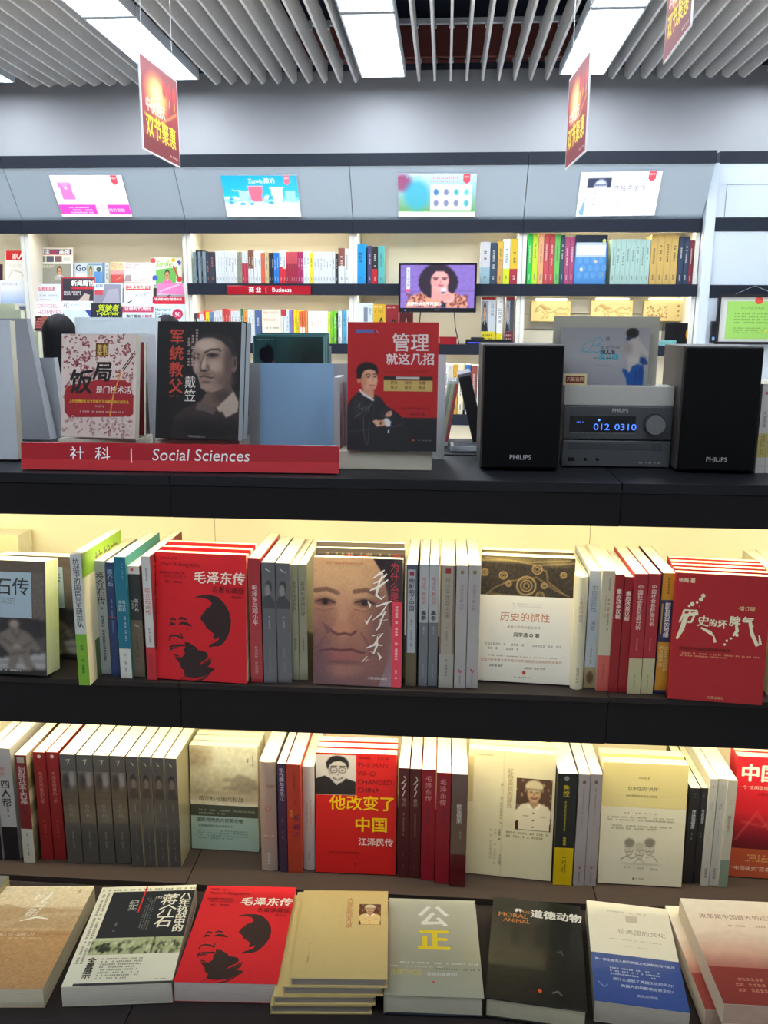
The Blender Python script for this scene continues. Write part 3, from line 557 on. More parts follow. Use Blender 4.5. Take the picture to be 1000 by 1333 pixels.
def pic_biog(c):
    c.v([(0, (232, 234, 246)), (1, (246, 248, 255))]); c.e(.5, .8, .7, .3, (255, 255, 255), 1.0, .8); c.g([(.10, .12), (.40, .12), (.40, .36), (.10, .36)], (36, 50, 84)); c.e(.26, .34, .08, .18, (196, 210, 240), .2); c.g([(.10, .36), (.40, .36), (.40, .98), (.10, .98)], (252, 253, 255)); c.g([(.02, .9), (.10, .5), (.10, .98), (.04, 1)], (120, 170, 230)); c.ln([(.20, .29), (.32, .29)], .008, (40, 50, 80))
def pic_festival(c):
    c.v([(0, (136, 18, 30)), (.5, (160, 26, 34)), (.78, (116, 14, 26)), (1, (126, 18, 30))]); c.e(.40, .34, .30, .24, (240, 150, 70), .5); c.e(.40, .34, .15, .14, (255, 226, 170), 1.0, .8)
    for x in (.62, .76, .90): c.e(x, .20, .055, .10, (196, 26, 30), .2); c.ln([(x, .30), (x, .36)], .012, (240, 180, 60))
    c.ln([(.05, .60), (.4, .66), (.7, .52), (.95, .40)], .010, (250, 200, 90), .8); c.e(.3, .78, .5, .05, (190, 90, 40), 1.0, .5)
# ------------------------------------------------------------------ the shop: floor, walls, slatted ceiling
DARK = (26, 27, 33)
CZ = 3.0
b = MB(); b.box(-6, -3, -0.05, 6, 6.1, 0, (236, 232, 226)); fl = struct('floor', b, 'floor')
b = MB(); b.box(-6, 6.0, 0, 6, 6.1, 3.10, (166, 166, 170)); struct('wall_back', b, 'paint')
b = MB(); b.box(-6.1, -3, 0, -6, 6.1, 3.7, (186, 186, 188)); struct('wall_left', b, 'paint')
b = MB(); b.box(6, -3, 0, 6.1, 6.1, 3.7, (186, 186, 188)); struct('wall_right', b, 'paint')
b = MB(); b.box(-6.1, -3.1, 0, 6.1, -3, 3.7, (186, 186, 188)); struct('wall_front', b, 'paint')
b = MB(); b.box(-6.1, -3.1, 3.6, 6.1, 6.1, 3.7, (58, 66, 86)); ceil = struct('ceiling', b, 'paint')
b = MB(); b.box(-6, 6.01, 3.101, 6, 6.1, 3.7, (58, 66, 86)); part('plenum_wall', b, 'paint', ceil)
# lamps sit in lines; slats fill the bays between them
LX = [-2.9-1.19, -2.9, -1.71, -0.415, 0.795, 2.03, 3.22]
LW = 0.275
lb = LX[:]
smesh = None
k = 0
x = -5.2
slat_x = []
while x < 5.2:
    if all(abs(x-c) > LW/2+0.018 for c in LX): slat_x.append(x)
    x += 0.1
for x in slat_x:
    if smesh is None:
        b = MB(); b.prism([(-2.9, CZ), (5.88, CZ), (5.99, CZ+0.045), (5.99, CZ+0.14), (-2.9, CZ+0.14)], 'x', -0.007, 0.007, (246, 242, 238)); smesh = b.mesh('slat', 'slat')
    obj('slat', smesh, ceil, loc=(x, 0, 0))
for y in (5.90, 5.25, 4.4, 3.4, 2.2, 1.0):           # cross rails with clips that carry the slats
    b = MB(); b.box(-5.3, y, CZ+0.14, 5.3, y+0.03, CZ+0.165, (205, 208, 214))
    for x in slat_x: b.box(x-0.016, y-0.004, CZ+0.12, x+0.016, y+0.034, CZ+0.14, (215, 218, 224))
    part('carrier_rail', b, 'slat', ceil)
b = MB(); b.box(-2.9, 5.86, 3.14, 3.2, 6.0, 3.32, (140, 74, 66)); part('ceiling_duct', b, 'paint', ceil, label='reddish brown boxed duct above the slats')
# ceiling lamps
dm = MB().box(-LW/2+0.01, 0.012, 0, LW/2-0.01, 1.098, 0.008, (235, 246, 255)).mesh('diffuser', 'lamp')
dmw = dm.copy(); dmw.materials[0] = M['warm']  # warm lamps above and behind the camera are added to fill the book fronts
fm = MB()
for q in ((-LW/2, 0, LW/2, 0.012), (-LW/2, 1.098, LW/2, 1.11), (-LW/2, 0.012, -LW/2+0.01, 1.098), (LW/2-0.01, 0.012, LW/2, 1.098)): fm.box(q[0], q[1], -0.006, q[2], q[3], 0.05, (225, 230, 236))
fm.box(-LW/2, 0, 0.05, LW/2, 1.11, 0.056, (200, 204, 210)); fm = fm.mesh('lamp_frame', 'white')
pos = ['first', 'second', 'third', 'fourth', 'fifth', 'sixth', 'seventh']
for i, x in enumerate(LX[1:6]):
    for j in range(7):
        vis = j < 2
        if j in (3, 6) or (j > 3 and i in (0, 4)): continue
        y = 5.77-(j+1)*1.135
        nm = 'line of ceiling lamps counted from the left'
        lab = f'rectangular ceiling lamp nearest the back wall, in the {pos[i]} lamp line from the left' if j == 0 else f'rectangular ceiling lamp just in front of the rearmost one, {pos[i]} lamp line from the left' if j == 1 else 'rectangular ceiling lamp overhead behind the edge of the photo'
        t = thing('ceiling_lamp', lab, 'ceiling lamp', (x, y, CZ), 0, 'recessed ceiling lamps' if vis else 'ceiling lamps over the near aisle')
        obj('lamp_frame', fm, t); obj('diffuser', dm if j < 3 else dmw, t)

# ------------------------------------------------------------------ hanging double-sided festival banners
def banner(label, near, far, ztop, zbot):
    n, f = Vector(near), Vector(far); d = f-n; L = d.length; a = math.atan2(d.y, d.x); h = ztop-zbot
    t = thing('hanging_banner', label, 'banner', (n.x, n.y, zbot), a, 'festival banners hung from the ceiling')
    mb = MB(); mb.box(0, -0.003, 0, L, 0.003, h, (232, 228, 230)); part('board', mb, 'satin', t)
    for side in (-1, 1):
        P = Print(L, h); P.p(0.015, 0.015, 0.985, 0.985, pic_festival, 50)
        P.t('中秋国庆', .10, .40, .145, (255, 246, 226), sx=.9); P.t('双节聚惠', .09, .58, .22, (250, 220, 40), bold=.03, sx=.92); P.l(.70, .90, .94, .94, (240, 200, 190), 1)
        q = P.mb
        if side < 0: q.v = [(x, -0.0032-z, y) for x, y, z in q.v]
        else: q.v = [(L-x, 0.0032+z, y) for x, y, z in q.v]
        part('banner_print', q, 'ink', t)
    for u in (0.04, L-0.04):
        w = MB(); w.tube([(u, 0, h-0.002), (u+0.01, 0, CZ-zbot+0.05)], 0.0012, (190, 190, 195)); part('hanging_wire', w, 'wire', t)
y = 3.35; p = onY(186, 194, y); q = onY(234, 218, y+.40)
banner('red and gold festival banner hanging at the left under a bright lamp', (p[0], y), (q[0], y+.40), p[2]+.335, p[2])
p = onY(763, 197, y); q = onY(737, 216, y+.38)
banner('red festival banner hanging right of the middle of the ceiling', (p[0], y), (q[0], y+.38), p[2]+.335, p[2])
p = onY(900, 34, 3.0); q = onY(866, 62, 3.40)
banner('dim banner near the top right corner, only its lower part in view', (p[0], 3.0), (q[0], 3.40), p[2]+.335, p[2])

# ------------------------------------------------------------------ far bookcases with lit header panels
JX = [-3.34, -2.41, -1.468, -0.524, 0.412, 1.364]
YF = 4.95
Zs = dict(head=2.066, band=1.997, s1=1.7253, s1b=1.662, s2=1.394, s2b=1.338, s3=1.00, s3b=0.94, s4=0.62, s4b=0.56, base=0.12)
CREAM = (242, 237, 222)
desc = ['at the far left edge', 'holding the magazine rack', 'behind the business sign', 'behind the television', 'holding the boxed sets at right']
def area(name, parent, loc, sx, sy, W_, col, rot=(0, 0, 0)):
    l = bpy.data.lights.new(name, 'AREA'); l.shape = 'RECTANGLE'; l.size = sx; l.size_y = sy; l.energy = W_; l.color = col
    o = bpy.data.objects.new(name, l); C.objects.link(o); o.parent = parent; o.location = loc; o.rotation_euler = rot; return o
PN = Vector((0, -0.252, -0.18)).normalized()        # the header panels lean out over the shelves
for i in range(5):
    x0, x1 = JX[i]+0.001, JX[i+1]-0.001; w = x1-x0
    t = thing('wall_bookcase', f'white bookcase with black bands on the back wall, {desc[i]}', 'bookcase', (x0, YF, 0), 0, 'bookcases along the back wall')
    mag = i in (0, 1)
    mb = MB(); mb.box(0, -0.17, 2.318, w, 0.15, 2.379, (32, 37, 50)); part('top_band', mb, 'laminate', t, label='dark laminate top band')
    mb = MB(); mb.prism([(-0.16, 2.317), (0.02, 2.067), (0.15, 2.067), (0.15, 2.317)], 'x', 0.001, w-0.001, (184, 198, 212)); part('header_panel', mb, 'white', t, label='pale grey sloping header panel')
    mb = MB(); mb.box(0, 0, Zs['band'], w, 0.02, Zs['head'], (32, 37, 50)); part('lower_band', mb, 'laminate', t, label='dark laminate band')
    mb = MB(); mb.box(0, 0.021, 2.03, w, 0.30, 2.05, CREAM); part('bay_top', mb, 'white', t)
    for s, a in ((0, 0), (1, w-0.022)):
        mb = MB(); mb.box(a, 0.021, 0, a+0.022, 0.30, 2.03, (232, 228, 218)); part('side_panel', mb, 'white', t)
    mb = MB(); mb.box(0.022, 0.28, 0.1, w-0.022, 0.30, 2.03, CREAM); part('back_panel', mb, 'white', t)
    for zt, zb in ((('s1', 's1b'),) if not mag else ())+(('s2', 's2b'), ('s3', 's3b'), ('s4', 's4b')):
        mb = MB(); mb.box(0.023, 0.02, Zs[zt]-0.02, w-0.023, 0.279, Zs[zt], (40, 42, 50)); sh = part('shelf', mb, 'laminate', t, label='black shelf with deep front edge')
        mb = MB(); mb.box(0, 0, Zs[zb], w, 0.02, Zs[zt], (32, 37, 50)); part('shelf_front', mb, 'laminate', sh)
    mb = MB(); mb.box(0, 0.03, 0, w, 0.28, 0.12, (40, 42, 50)); part('plinth', mb, 'laminate', t)
    for z in (2.03,) + ((Zs['s1']-0.02,) if not mag else ()) + (Zs['s2']-0.02, Zs['s3']-0.02):
        mb = MB(); mb.box(0.06, 0.024, z-0.012, w-0.06, 0.036, z-0.001, (255, 236, 190)); ls = part('light_strip', mb, 'strip', t)
        area('light_strip_light', ls, (w/2, 0.05, z-0.014), w-0.12, 0.02, STRIP_FAR*(0.10 if mag else 0.22), (1, 0.93, 0.76), (math.radians(-12), 0, 0))

def screen(label, q, fn, extra, nx=60):
    o = Vector((0, YF-0.163, 2.317)); P3 = [Vector(onP(px, py, o, PN)) for px, py in q]
    U = (P3[1]-P3[0]); W_ = U.length; U.normalize(); V = PN.cross(U); V = -V if V.z < 0 else V
    H_ = (P3[0]-P3[3]).dot(V); org = P3[0]-V*H_+PN*0.004
    N = U.cross(V); 
    t = thing('lightbox_picture', label, 'screen', group='lit pictures in the header panels'); m = Matrix.Identity(4)
    for k in range(3): m[k][0], m[k][1], m[k][2], m[k][3] = U[k], V[k], N[k], org[k]
    t.matrix_basis = m; mb = MB(); mb.box(-0.004, -0.004, -0.004, W_+0.004, H_+0.004, 0.0, (190, 200, 212)); part('glass_frame', mb, 'satin', t)
    P = Print(W_, H_); P.p(0, 0, 1, 1, fn, nx); extra(P); part('backlit_print', P.mb, 'screen', t)
def flag(P, x=.84, col=(240, 70, 90)): P.g([(x, .0), (x+.09, .0), (x+.09, .17), (x+.045, .23), (x, .17)], col); P.t('新华', x+.045, .04, .032, (255, 220, 225), align='c')
def s1(P): flag(P); P.t('真皮钱夹特惠', .26, .035, .05, (200, 180, 196)); P.l(.14, .74, .46, .93, (255, 210, 240), 3); P.t('特价促销', .70, .80, .055, (255, 230, 250)); P.l(.35, .3, .9, .5, (250, 226, 244), 2)
def s2(P): flag(P, .82, (236, 110, 140)); P.t('Tomler', .34, .06, .075, (240, 255, 255), shear=.3); P.t('酸奶', .56, .06, .075, (240, 255, 255)); P.l(.36, .17, .62, .20, (220, 250, 255), 1); P.t('Tomler', .12, .32, .04, (230, 250, 255)); P.l(.25, .80, .8, .84, (220, 224, 232), 1)
def s3(P): P.t('新品上市', .10, .03, .05, (80, 180, 190)); P.l(.42, .05, .80, .20, (236, 110, 120), 2); flag(P, .83)
def s4(P): P.t('陈独秀全传', .42, .30, .082, (90, 92, 110), bold=0, shear=.15); P.t('陈独秀', .20, .42, .06, (110, 112, 130), 'v', bold=0, gap=1.4); P.l(.44, .54, .86, .82, (150, 152, 170), 4, end=.9); flag(P)
screen('backlit picture of a pink wallet, leftmost in the header', [(64, 228), (158, 228), (173, 282), (78, 281)], pic_wallet, s1)
screen('backlit turquoise picture of drink cups in the header', [(287, 228), (386, 228), (394, 282), (296, 281)], pic_cups, s2)
screen('backlit picture with a blue figure and small goods, above the television', [(518, 226), (621, 226), (620, 282), (519, 281)], pic_grid, s3, 80)
screen('backlit white picture with a portrait and handwriting, rightmost in the header', [(757, 224), (863, 222), (853, 280), (749, 281)], pic_biog, s4)

# black wall trim and cupboards right of the bookcases
t = thing('wall_cupboard', 'white wall cupboard with black bands at the right edge', 'cupboard', (JX[5]+0.004, YF-0.02, 0))
w = 1.6
mb = MB(); mb.box(0, -0.02, 0.9, 0.05, 0.32, 2.34, (212, 222, 232)); part('side_panel', mb, 'white', t)
mb = MB(); mb.box(0.055, 0, 2.07, w, 0.32, 2.34, (206, 216, 228)); part('top_panel', mb, 'white', t)
mb = MB()
for a in ((0.10, 2.235, w, 2.238),): mb.box(a[0], -0.002, a[1], a[2], 0.0, a[3], (120, 128, 140))
mb.box(0.10, -0.002, 2.07, 0.103, 0.0, 2.237, (120, 128, 140)); part('panel_joint', mb, 'white', t)
for za, zb in ((2.34, 2.40), (2.00, 2.066), (1.655, 1.72)):
    mb = MB(); mb.box(0.052, -0.004, za, w, 0.31, zb, (32, 37, 50)); part('band', mb, 'laminate', t)
for za, zb in ((1.722, 1.998), (0.9, 1.653)):
    mb = MB(); mb.box(0.055, 0.0, za, w, 0.32, zb, (206, 216, 228)); part('door_panel', mb, 'white', t)
# framed certificate hung on a cord
fr = thing('framed_certificate', 'black framed green certificate with a red seal hanging at right', 'picture frame', (onY(931, 448, YF-.06)[0], YF-.06, onY(931, 448, YF-.06)[2]))
fw, fh = .46, .265
mb = MB()
for q in ((0, 0, fw, .014), (0, fh-.014, fw, fh), (0, .014, .014, fh-.014), (fw-.014, .014, fw, fh-.014)): mb.box(q[0], 0, q[1], q[2], .022, q[3], (40, 36, 40))
part('frame', mb, 'satin', fr)
mb = MB(); mb.box(.014, .01, .014, fw-.014, .02, fh-.014, (214, 214, 210)); part('mount', mb, 'matte', fr)
P = Print(.36, .20); P.r(0, 0, 1, 1, (160, 212, 104)); P.t('中华人民共和国', .20, .13, .05, (110, 150, 60), bold=.0); P.l(.12, .28, .92, .60, (112, 150, 60), 4); P.l(.12, .68, .66, .86, (120, 158, 66), 3)
P.g([(.46+.06*math.cos(q/12*6.283), -.02+.1*math.sin(q/12*6.283)) for q in range(12)], (224, 84, 60)); P.g([(.60+.03*math.cos(q/12*6.283), .78+.05*math.sin(q/12*6.283)) for q in range(12)], (196, 214, 90))
q = P.mb; q.v = [(x+.05, .0095-z, y+.028) for x, y, z in q.v]; part('certificate_sheet', q, 'ink', fr, label='green printed certificate with red seal')
mb = MB(); mb.tube([(.09, .015, fh), (.19, .02, fh+.045), (.30, .015, fh)], .0015, (170, 176, 184)); part('hanging_cord', mb, 'wire', fr)
t = thing('intercom', 'small black wall phone with a blue lamp left of the certificate', 'phone', onY(925, 446, YF-.055)); mb = MB(); mb.box(0, 0, 0, .026, .03, .115, (24, 26, 32)); part('body', mb, 'satin', t, bevel=.003); mb = MB(); mb.box(.006, -.001, .012, .020, 0, .03, (110, 160, 200)); part('key', mb, 'satin', t)

# sign on the far shelf edge
def signboard(label, x0, x1, yc, Y, h, txt, size, name='shelf_sign'):
    a = onY(x0, yc, Y); b2 = onY(x1, yc, Y); w = b2[0]-a[0]
    t = thing(name, label, 'sign', (a[0], Y, a[2]-h/2)); mb = MB(); mb.box(0, -.012, 0, w, .0, h, (176, 22, 40)); part('board', mb, 'acrylic', t, bevel=.001)
    P = Print(w, h); s = size*h/w
    for q in txt: P.t(q[0], q[1], q[2], s*q[3], (250, 240, 240), **(q[4] if len(q) > 4 else {}))
    m = P.mb; m.v = [(x, -.0122-z, y) for x, y, z in m.v]; part('lettering', m, 'ink', t)
signboard('small red sign reading Business on the far shelf edge', 296, 405, 377.5, YF-.001, .048, [('商', .26, .14, 1.0, dict(bold=.03)), ('业', .345, .14, 1.0, dict(bold=.03)), ('|', .46, .14, 1.0), ('Business', .54, .12, 1.0, dict(bold=.02))], .68)

# ------------------------------------------------------------------ far rows of books (each one mesh: too small to show parts)
def cname(c):
    r, g, b_ = c; mx, mn = max(c), min(c)
    if mx-mn < 22: return 'white' if mn > 195 else 'light grey' if mn > 150 else 'grey' if mn > 90 else 'dark grey' if mn > 50 else 'black'
    if r > 190 and g > 185 and b_ > 170: return 'off-white'
    import colorsys
    h, s, v = colorsys.rgb_to_hsv(r/255, g/255, b_/255); h *= 360
    if s < .25 and v > .6: return 'greyish green' if 70 < h < 190 else 'pale'
    if h < 12 or h > 348: return 'red' if v > .62 else 'dark red'
    if h < 40: return 'orange' if v > .85 and s > .5 else 'pinkish' if s < .45 and v > .8 else 'brown' if v < .6 else 'tan'
    if h < 66: return 'yellow' if s > .45 else 'tan'
    if h < 165: return 'green' if s > .3 else 'greyish green'
    if h < 200: return 'turquoise' if s > .35 else 'pale blue'
    if h < 255: return 'blue' if v > .45 else 'navy'
    return 'magenta' if v > .5 else 'purple'
ORD = ['first', 'second', 'third', 'fourth', 'fifth', 'sixth', 'seventh', 'eighth', 'ninth', 'tenth', 'eleventh', 'twelfth', 'thirteenth', 'fourteenth', 'fifteenth', 'sixteenth', 'seventeenth', 'eighteenth', 'nineteenth', 'twentieth']
ORD += ['twenty-'+q for q in ORD[:9]]+['thirtieth']+['thirty-'+q for q in ORD[:9]]+['fortieth']+['forty-'+q for q in ORD[:9]]+['fiftieth']+['fifty-'+q for q in ORD[:9]]
def far_row(where, group, rows, zb, base_px, ox=0.0, sc=1.0, Y=YF+0.03, D=0.16):
    """rows: (x0, x1, y_top_px, colour, second colour or None, split 0..1, ink colour)"""
    for i, q in enumerate(rows):
        x0, x1, yt, c1 = q[:4]; c2 = q[4] if len(q) > 4 else None; sp = q[5] if len(q) > 5 else .5; ink = q[6] if len(q) > 6 else None
        a = onY(ox+x0/sc, base_px, Y)[0]; b2 = onY(ox+x1/sc, base_px, Y)[0]; T = b2-a-.0012; H = onY(ox+x0/sc, yt, Y)[2]-zb
        mb = MB(); mb.box(0, .0, 0, T, D, H, c1); mb.box(.001, .003, H, T-.001, D-.002, H+.0006, (240, 236, 222))
        P = Print(T, H)
        if c2: P.r(0.0, sp, 1, 1, c2)
        rr = random.Random(int(a*1e4)); dk = (sum(c1) > 380); ic = ink or ((90, 90, 100) if dk else (225, 222, 215))
        P.l(.25, .16+.06*rr.random(), .75, .45+.2*rr.random(), ic, 1, d='v', fill=.85); P.l(.3, .80, .7, .92, ic if not c2 else ((90, 90, 100) if sum(c2) > 380 else (225, 222, 215)), 1, d='v')
        mb.v += [(x, -z, y) for x, y, z in P.mb.v]; n = len(mb.v)-len(P.mb.v); mb.f += [[k+n for k in f] for f in P.mb.f]; mb.c += P.mb.c
        o = obj('standing_book', mb.mesh('standing_book', 'matte'), loc=(a, Y, zb+.0006))
        two = f' and {cname(c2)}' if c2 and cname(c2) != cname(c1) else ''
        tag(o, f'{cname(c1)}{two} book spine, {ORD[i]} from the left {where}', 'book', group)
Wt, Gb, Ch = (226, 228, 230), (128, 148, 160), (52, 54, 66)
row = [(92, 135, 325, (196, 206, 200), (140, 150, 118), .25), (136, 165, 328, Gb), (165, 184, 325, (22, 26, 34)), (185, 214, 328, Gb), (214, 228, 325, (22, 26, 34)), (228, 262, 328, Gb), (262, 300, 328, Ch, None, 0, (200, 120, 110)), (300, 352, 328, Ch, None, 0, (200, 120, 110))]
row += [(358+i*30.5, 358+(i+1)*30.5, 327, Wt) for i in range(7)]
row += [(572, 597, 328, (150, 150, 130)), (597, 622, 328, (150, 150, 130)), (622, 651, 328, Wt, (190, 40, 70), .36), (651, 682, 328, Wt, (190, 40, 70), .36), (683, 711, 326, (130, 84, 66), Wt, .55), (711, 739, 326, (130, 84, 66), Wt, .55), (740, 775, 327, Wt), (775, 811, 327, Wt), (812, 848, 329, (230, 100, 66)), (849, 890, 328, (206, 184, 140)), (891, 914, 329, (30, 30, 38)), (914, 938, 329, (30, 30, 38)), (938, 964, 329, (30, 120, 206)), (964, 992, 329, (30, 120, 206))]
b0 = (350-235)*7.69
row += [(b0+110, b0+144, 326, Wt, (210, 30, 50), .5), (b0+144, b0+177, 326, Wt, (210, 30, 50), .55)] + [(b0+178+i*22.8, b0+178+(i+1)*22.8, 328, (216, 80, 90), (170, 30, 60), .38) for i in range(5)] + [(b0+292, b0+319, 328, (170, 40, 100)), (b0+319, b0+348, 328, (170, 40, 100)), (b0+349, b0+380, 327, Wt), (b0+380, b0+411, 327, Wt), (b0+412, b0+449, 329, (236, 218, 60))]
row += [(b0+450+i*31, b0+450+(i+1)*31, 328, Wt) for i in range(7)] + [(b0+668, b0+697, 330, (40, 44, 48)), (b0+698, b0+762, 323, (140, 84, 70), Wt, .5), (b0+763, b0+805, 324, Wt)]
far_row('in the business row', 'book spines in the business row', row, Zs['s1'], 369, 235, 7.69)
row = [(463.3, 476.5, 318, (20, 150, 216)), (478.6, 484.4, 320, (70, 66, 110)), (484.6, 491.8, 321, (36, 30, 34), (190, 30, 44), .6), (492.2, 500, 320, (90, 180, 178))]
far_row('left of the television', 'books left of the television', row, Zs['s1'], 370)
row = [(113, 211, 315, (206, 204, 206), (150, 180, 192), .6), (212, 281, 316, (52, 70, 92)), (285, 339, 314, (222, 180, 70), (214, 160, 84), .4), (340, 408, 311.5, (224, 230, 236), (214, 220, 40), .65), (409, 496, 311, (226, 190, 40), (170, 44, 60), .66)]
far_row('right of the television', 'books right of the television', row, Zs['s1'], 369.5, 610, 7.69)
row = [(580, 629, 305, (50, 196, 80)), (630, 686, 305, (196, 222, 50)), (688, 742, 305, (240, 170, 122)), (744, 794, 305, (196, 74, 84)), (795, 850, 305, (190, 70, 74)), (851, 904, 305, (110, 190, 96)), (906, 950, 306, (52, 74, 88)), (952, 999, 309, (176, 76, 120)), (1000, 1050, 309, (176, 76, 120))]
far_row('in the bay of boxed sets', 'coloured books left of the blue boxed set', row, Zs['s1'], 369.5, 610, 7.69)
row = [(335+i*33.2, 335+(i+1)*33.2, 311.5, (170, 200, 190)) for i in range(8)]
far_row('of the pale green set of volumes', 'pale green set of volumes', row, Zs['s1'], 368.5, 730, 5.26)
row = [(604+i*46.3, 604+(i+1)*46.3, 306, (206, 170, 96), None, 0, (70, 54, 34)) for i in range(4)]
far_row('of the golden set of volumes', 'golden set of volumes', row, Zs['s1'], 368, 730, 5.26)
row = [(793, 830, 308, (44, 60, 84)), (831, 866, 308, (44, 60, 84)), (867, 894, 313, (120, 42, 58)), (895, 921, 313, (120, 42, 58)), (922, 950, 307, (40, 54, 80))]
far_row('right of the golden volumes', 'dark books right of the golden volumes', row, Zs['s1'], 368, 730, 5.26)
row = [(135, 175, 408, (60, 66, 66)), (176, 200, 407, (200, 50, 50), (220, 216, 212), .2), (201, 222, 409, Wt), (223, 245, 409, Wt), (247, 262, 404, (214, 60, 50), Wt, .3), (263, 300, 406, (240, 214, 30)), (302, 345, 406, (110, 136, 176)), (346, 372, 405, Wt), (373, 399, 404, Wt), (400, 428, 404, Wt), (430, 456, 402, (220, 70, 70)), (457, 483, 402, (220, 70, 70)), (484, 512, 403, (214, 80, 76)), (514, 545, 405, Wt), (546, 577, 405, Wt), (578, 610, 405, Wt), (612, 640, 402, (70, 120, 80)), (641, 678, 404, (226, 150, 70)), (680, 712, 403, Wt), (713, 750, 404, Wt), (752, 815, 404, (80, 104, 150)), (b0+128, b0+152, 403, (196, 60, 70), Wt, .2), (b0+153, b0+176, 403, (196, 60, 70), Wt, .2), (b0+180, b0+208, 404, Wt), (b0+209, b0+238, 403, (120, 140, 206)), (b0+239, b0+252, 403, (214, 70, 80)), (b0+254, b0+282, 403, (244, 214, 30)), (b0+283, b0+311, 403, (240, 206, 30)), (b0+312, b0+338, 405, (236, 110, 50), (246, 226, 206), .5), (b0+339, b0+366, 405, (236, 110, 50), (246, 226, 206), .5), (b0+368, b0+393, 405, (240, 150, 90))]
row += [(b0+594, b0+620, 407, (206, 224, 70)), (b0+621, b0+650, 405, (130, 204, 50)), (b0+651, b0+680, 405, (110, 200, 50)), (b0+681, b0+695, 408, (40, 48, 44)), (b0+697, b0+734, 405, Wt), (b0+737, b0+778, 404, (60, 170, 214)), (b0+781, b0+812, 404, Wt)]
far_row('in the row below the business sign', 'books in the row below the business sign', row, Zs['s2'], 447, 235, 7.69)
row = [(577, 582.5, 474, Wt), (583, 588.5, 475, (214, 206, 190)), (589, 594.5, 474, (226, 170, 60)), (595, 602, 474, (240, 226, 190)), (605, 611, 475, (60, 120, 190), Wt, .3), (611.6, 619, 476, (150, 70, 60)), (619.6, 625, 476, Wt)]
far_row('on the third far shelf', 'books on the third shelf behind the leaning disc box', row, Zs['s3'], 560)
# books standing face out at the far side
def far_face(name, label, x0, y0, x1, y1, Y, T, col, fn, zb=None, cat='book', group=None, m='matte', lean=0, edge=None):
    a = onY(x0, y1, Y); b2 = onY(x1, y0, Y); z0 = zb if zb is not None else a[2]; W_, H_ = b2[0]-a[0], b2[2]-z0
    th = math.radians(lean); V = (0, math.sin(th), math.cos(th)); H_ /= math.cos(th)
    t = book(name, label, W_, H_, T, canon((a[0], Y+T, z0+.0006), (1, 0, 0), V), front=col, fp=fn, m=m, spine=edge, group=group, cat=cat); return t
def f(P): P.t('给你一个公司', .07, .06, .13, (240, 130, 70)); P.t('看你怎么管', .07, .27, .13, (240, 130, 70)); P.l(.1, .5, .9, .58, (150, 130, 120), 1); P.t('8', .5, .72, .16, (130, 100, 140), align='c')
far_face('paperback_book', 'cream book with orange title, standing face out below the business row', 341.8, 403, 365.4, 446, YF+.03, .02, (246, 232, 212), f, Zs['s2'])
def f(P): P.t('看见', .10, .30, .34, (244, 190, 176), bold=0); P.l(.1, .7, .8, .8, (230, 214, 204), 1)
far_face('paperback_book', 'white book with faint pink title, face out below the business row', 401.5, 405, 426.5, 447, YF+.03, .02, (250, 244, 232), f, Zs['s2'])
def f(P):
    P.r(0, 0, 1, .2, (36, 44, 60)); P.r(.03, .15, .97, .45, (190, 206, 226)); P.r(.05, .20, .95, .40, (252, 254, 255)); P.r(.03, .45, .97, .97, (84, 144, 206))
    for i in range(4):
        for j in range(3):
            cx, cy = .16+.22*i+(.11 if j % 2 else 0), .52+.15*j; P.g([(cx+.09*math.cos(q*1.047), cy+.075*math.sin(q*1.047)) for q in range(6)], (100, 158, 214))
    for cx, cy, c in ((.90, .12, (220, 226, 120)), (.66, .54, (214, 206, 190)), (.22, .70, (226, 220, 206)), (.90, .80, (150, 150, 170))): P.g([(cx+.055*math.cos(q*.785), cy+.045*math.sin(q*.785)) for q in range(8)], c)
far_face('boxed_set', 'light blue boxed set with dark top, face out between magenta and pale green volumes', 746.9, 306, 791.6, 368, YF+.02, .12, (70, 130, 196), f, Zs['s1'], m='wrap', edge=(34, 40, 56))
def f(P): P.r(.42, .04, .97, .96, (206, 220, 230)); P.r(.46, .10, .70, .45, (120, 134, 150)); P.t('蓝色', .84, .12, .20, (40, 60, 80), 'v'); P.l(.5, .5, .8, .9, (130, 140, 150), 2, d='v')
far_face('boxed_calendar', 'pale blue and white boxed book behind the red management book', 463.8, 395, 485.2, 448, YF+.02, .03, (222, 228, 232), f, Zs['s2'])
def pic_bust(c, bg=(226, 180, 40), suit=(20, 22, 30)): c.bg(bg); c.g([(.05, 1), (.2, .72), (.42, .62), (.62, .62), (.85, .74), (1, 1)], suit); c.g([(.42, .62), (.52, .8), (.62, .62)], (235, 235, 240)); c.e(.5, .36, .22, .3, (28, 22, 24), .2); c.e(.5, .42, .18, .26, (214, 160, 120), .15); c.ln([(.42, .40), (.46, .40)], .02, INK); c.ln([(.54, .40), (.58, .40)], .02, INK); c.ln([(.45, .56), (.56, .56)], .015, (150, 70, 70))
def f(P): P.t('赢在中国', .08, .04, .16, (250, 250, 240)); P.l(.1, .14, .8, .22, (170, 120, 30), 1); P.p(.30, .30, 1, 1, pic_bust, 24)
far_face('paperback_book', 'yellow book with a man in a suit, just left of the television foot', 486, 396, 502, 448, YF+.04, .02, (226, 180, 40), f, Zs['s2'])
def f(P): P.t('赢在中国', .08, .04, .16, (250, 220, 210)); P.p(.2, .32, 1, 1, pic_bust, 24, bg=(150, 30, 40))
far_face('paperback_book', 'dark red book with a portrait beside the yellow portrait book', 502.6, 397, 519, 448, YF+.05, .02, (150, 30, 40), f, Zs['s2'])
def f(P): P.p(.35, .2, .65, .8, pic_bust, 14, bg=(96, 26, 38)); P.l(.1, .1, .9, .2, (196, 150, 150), 1)
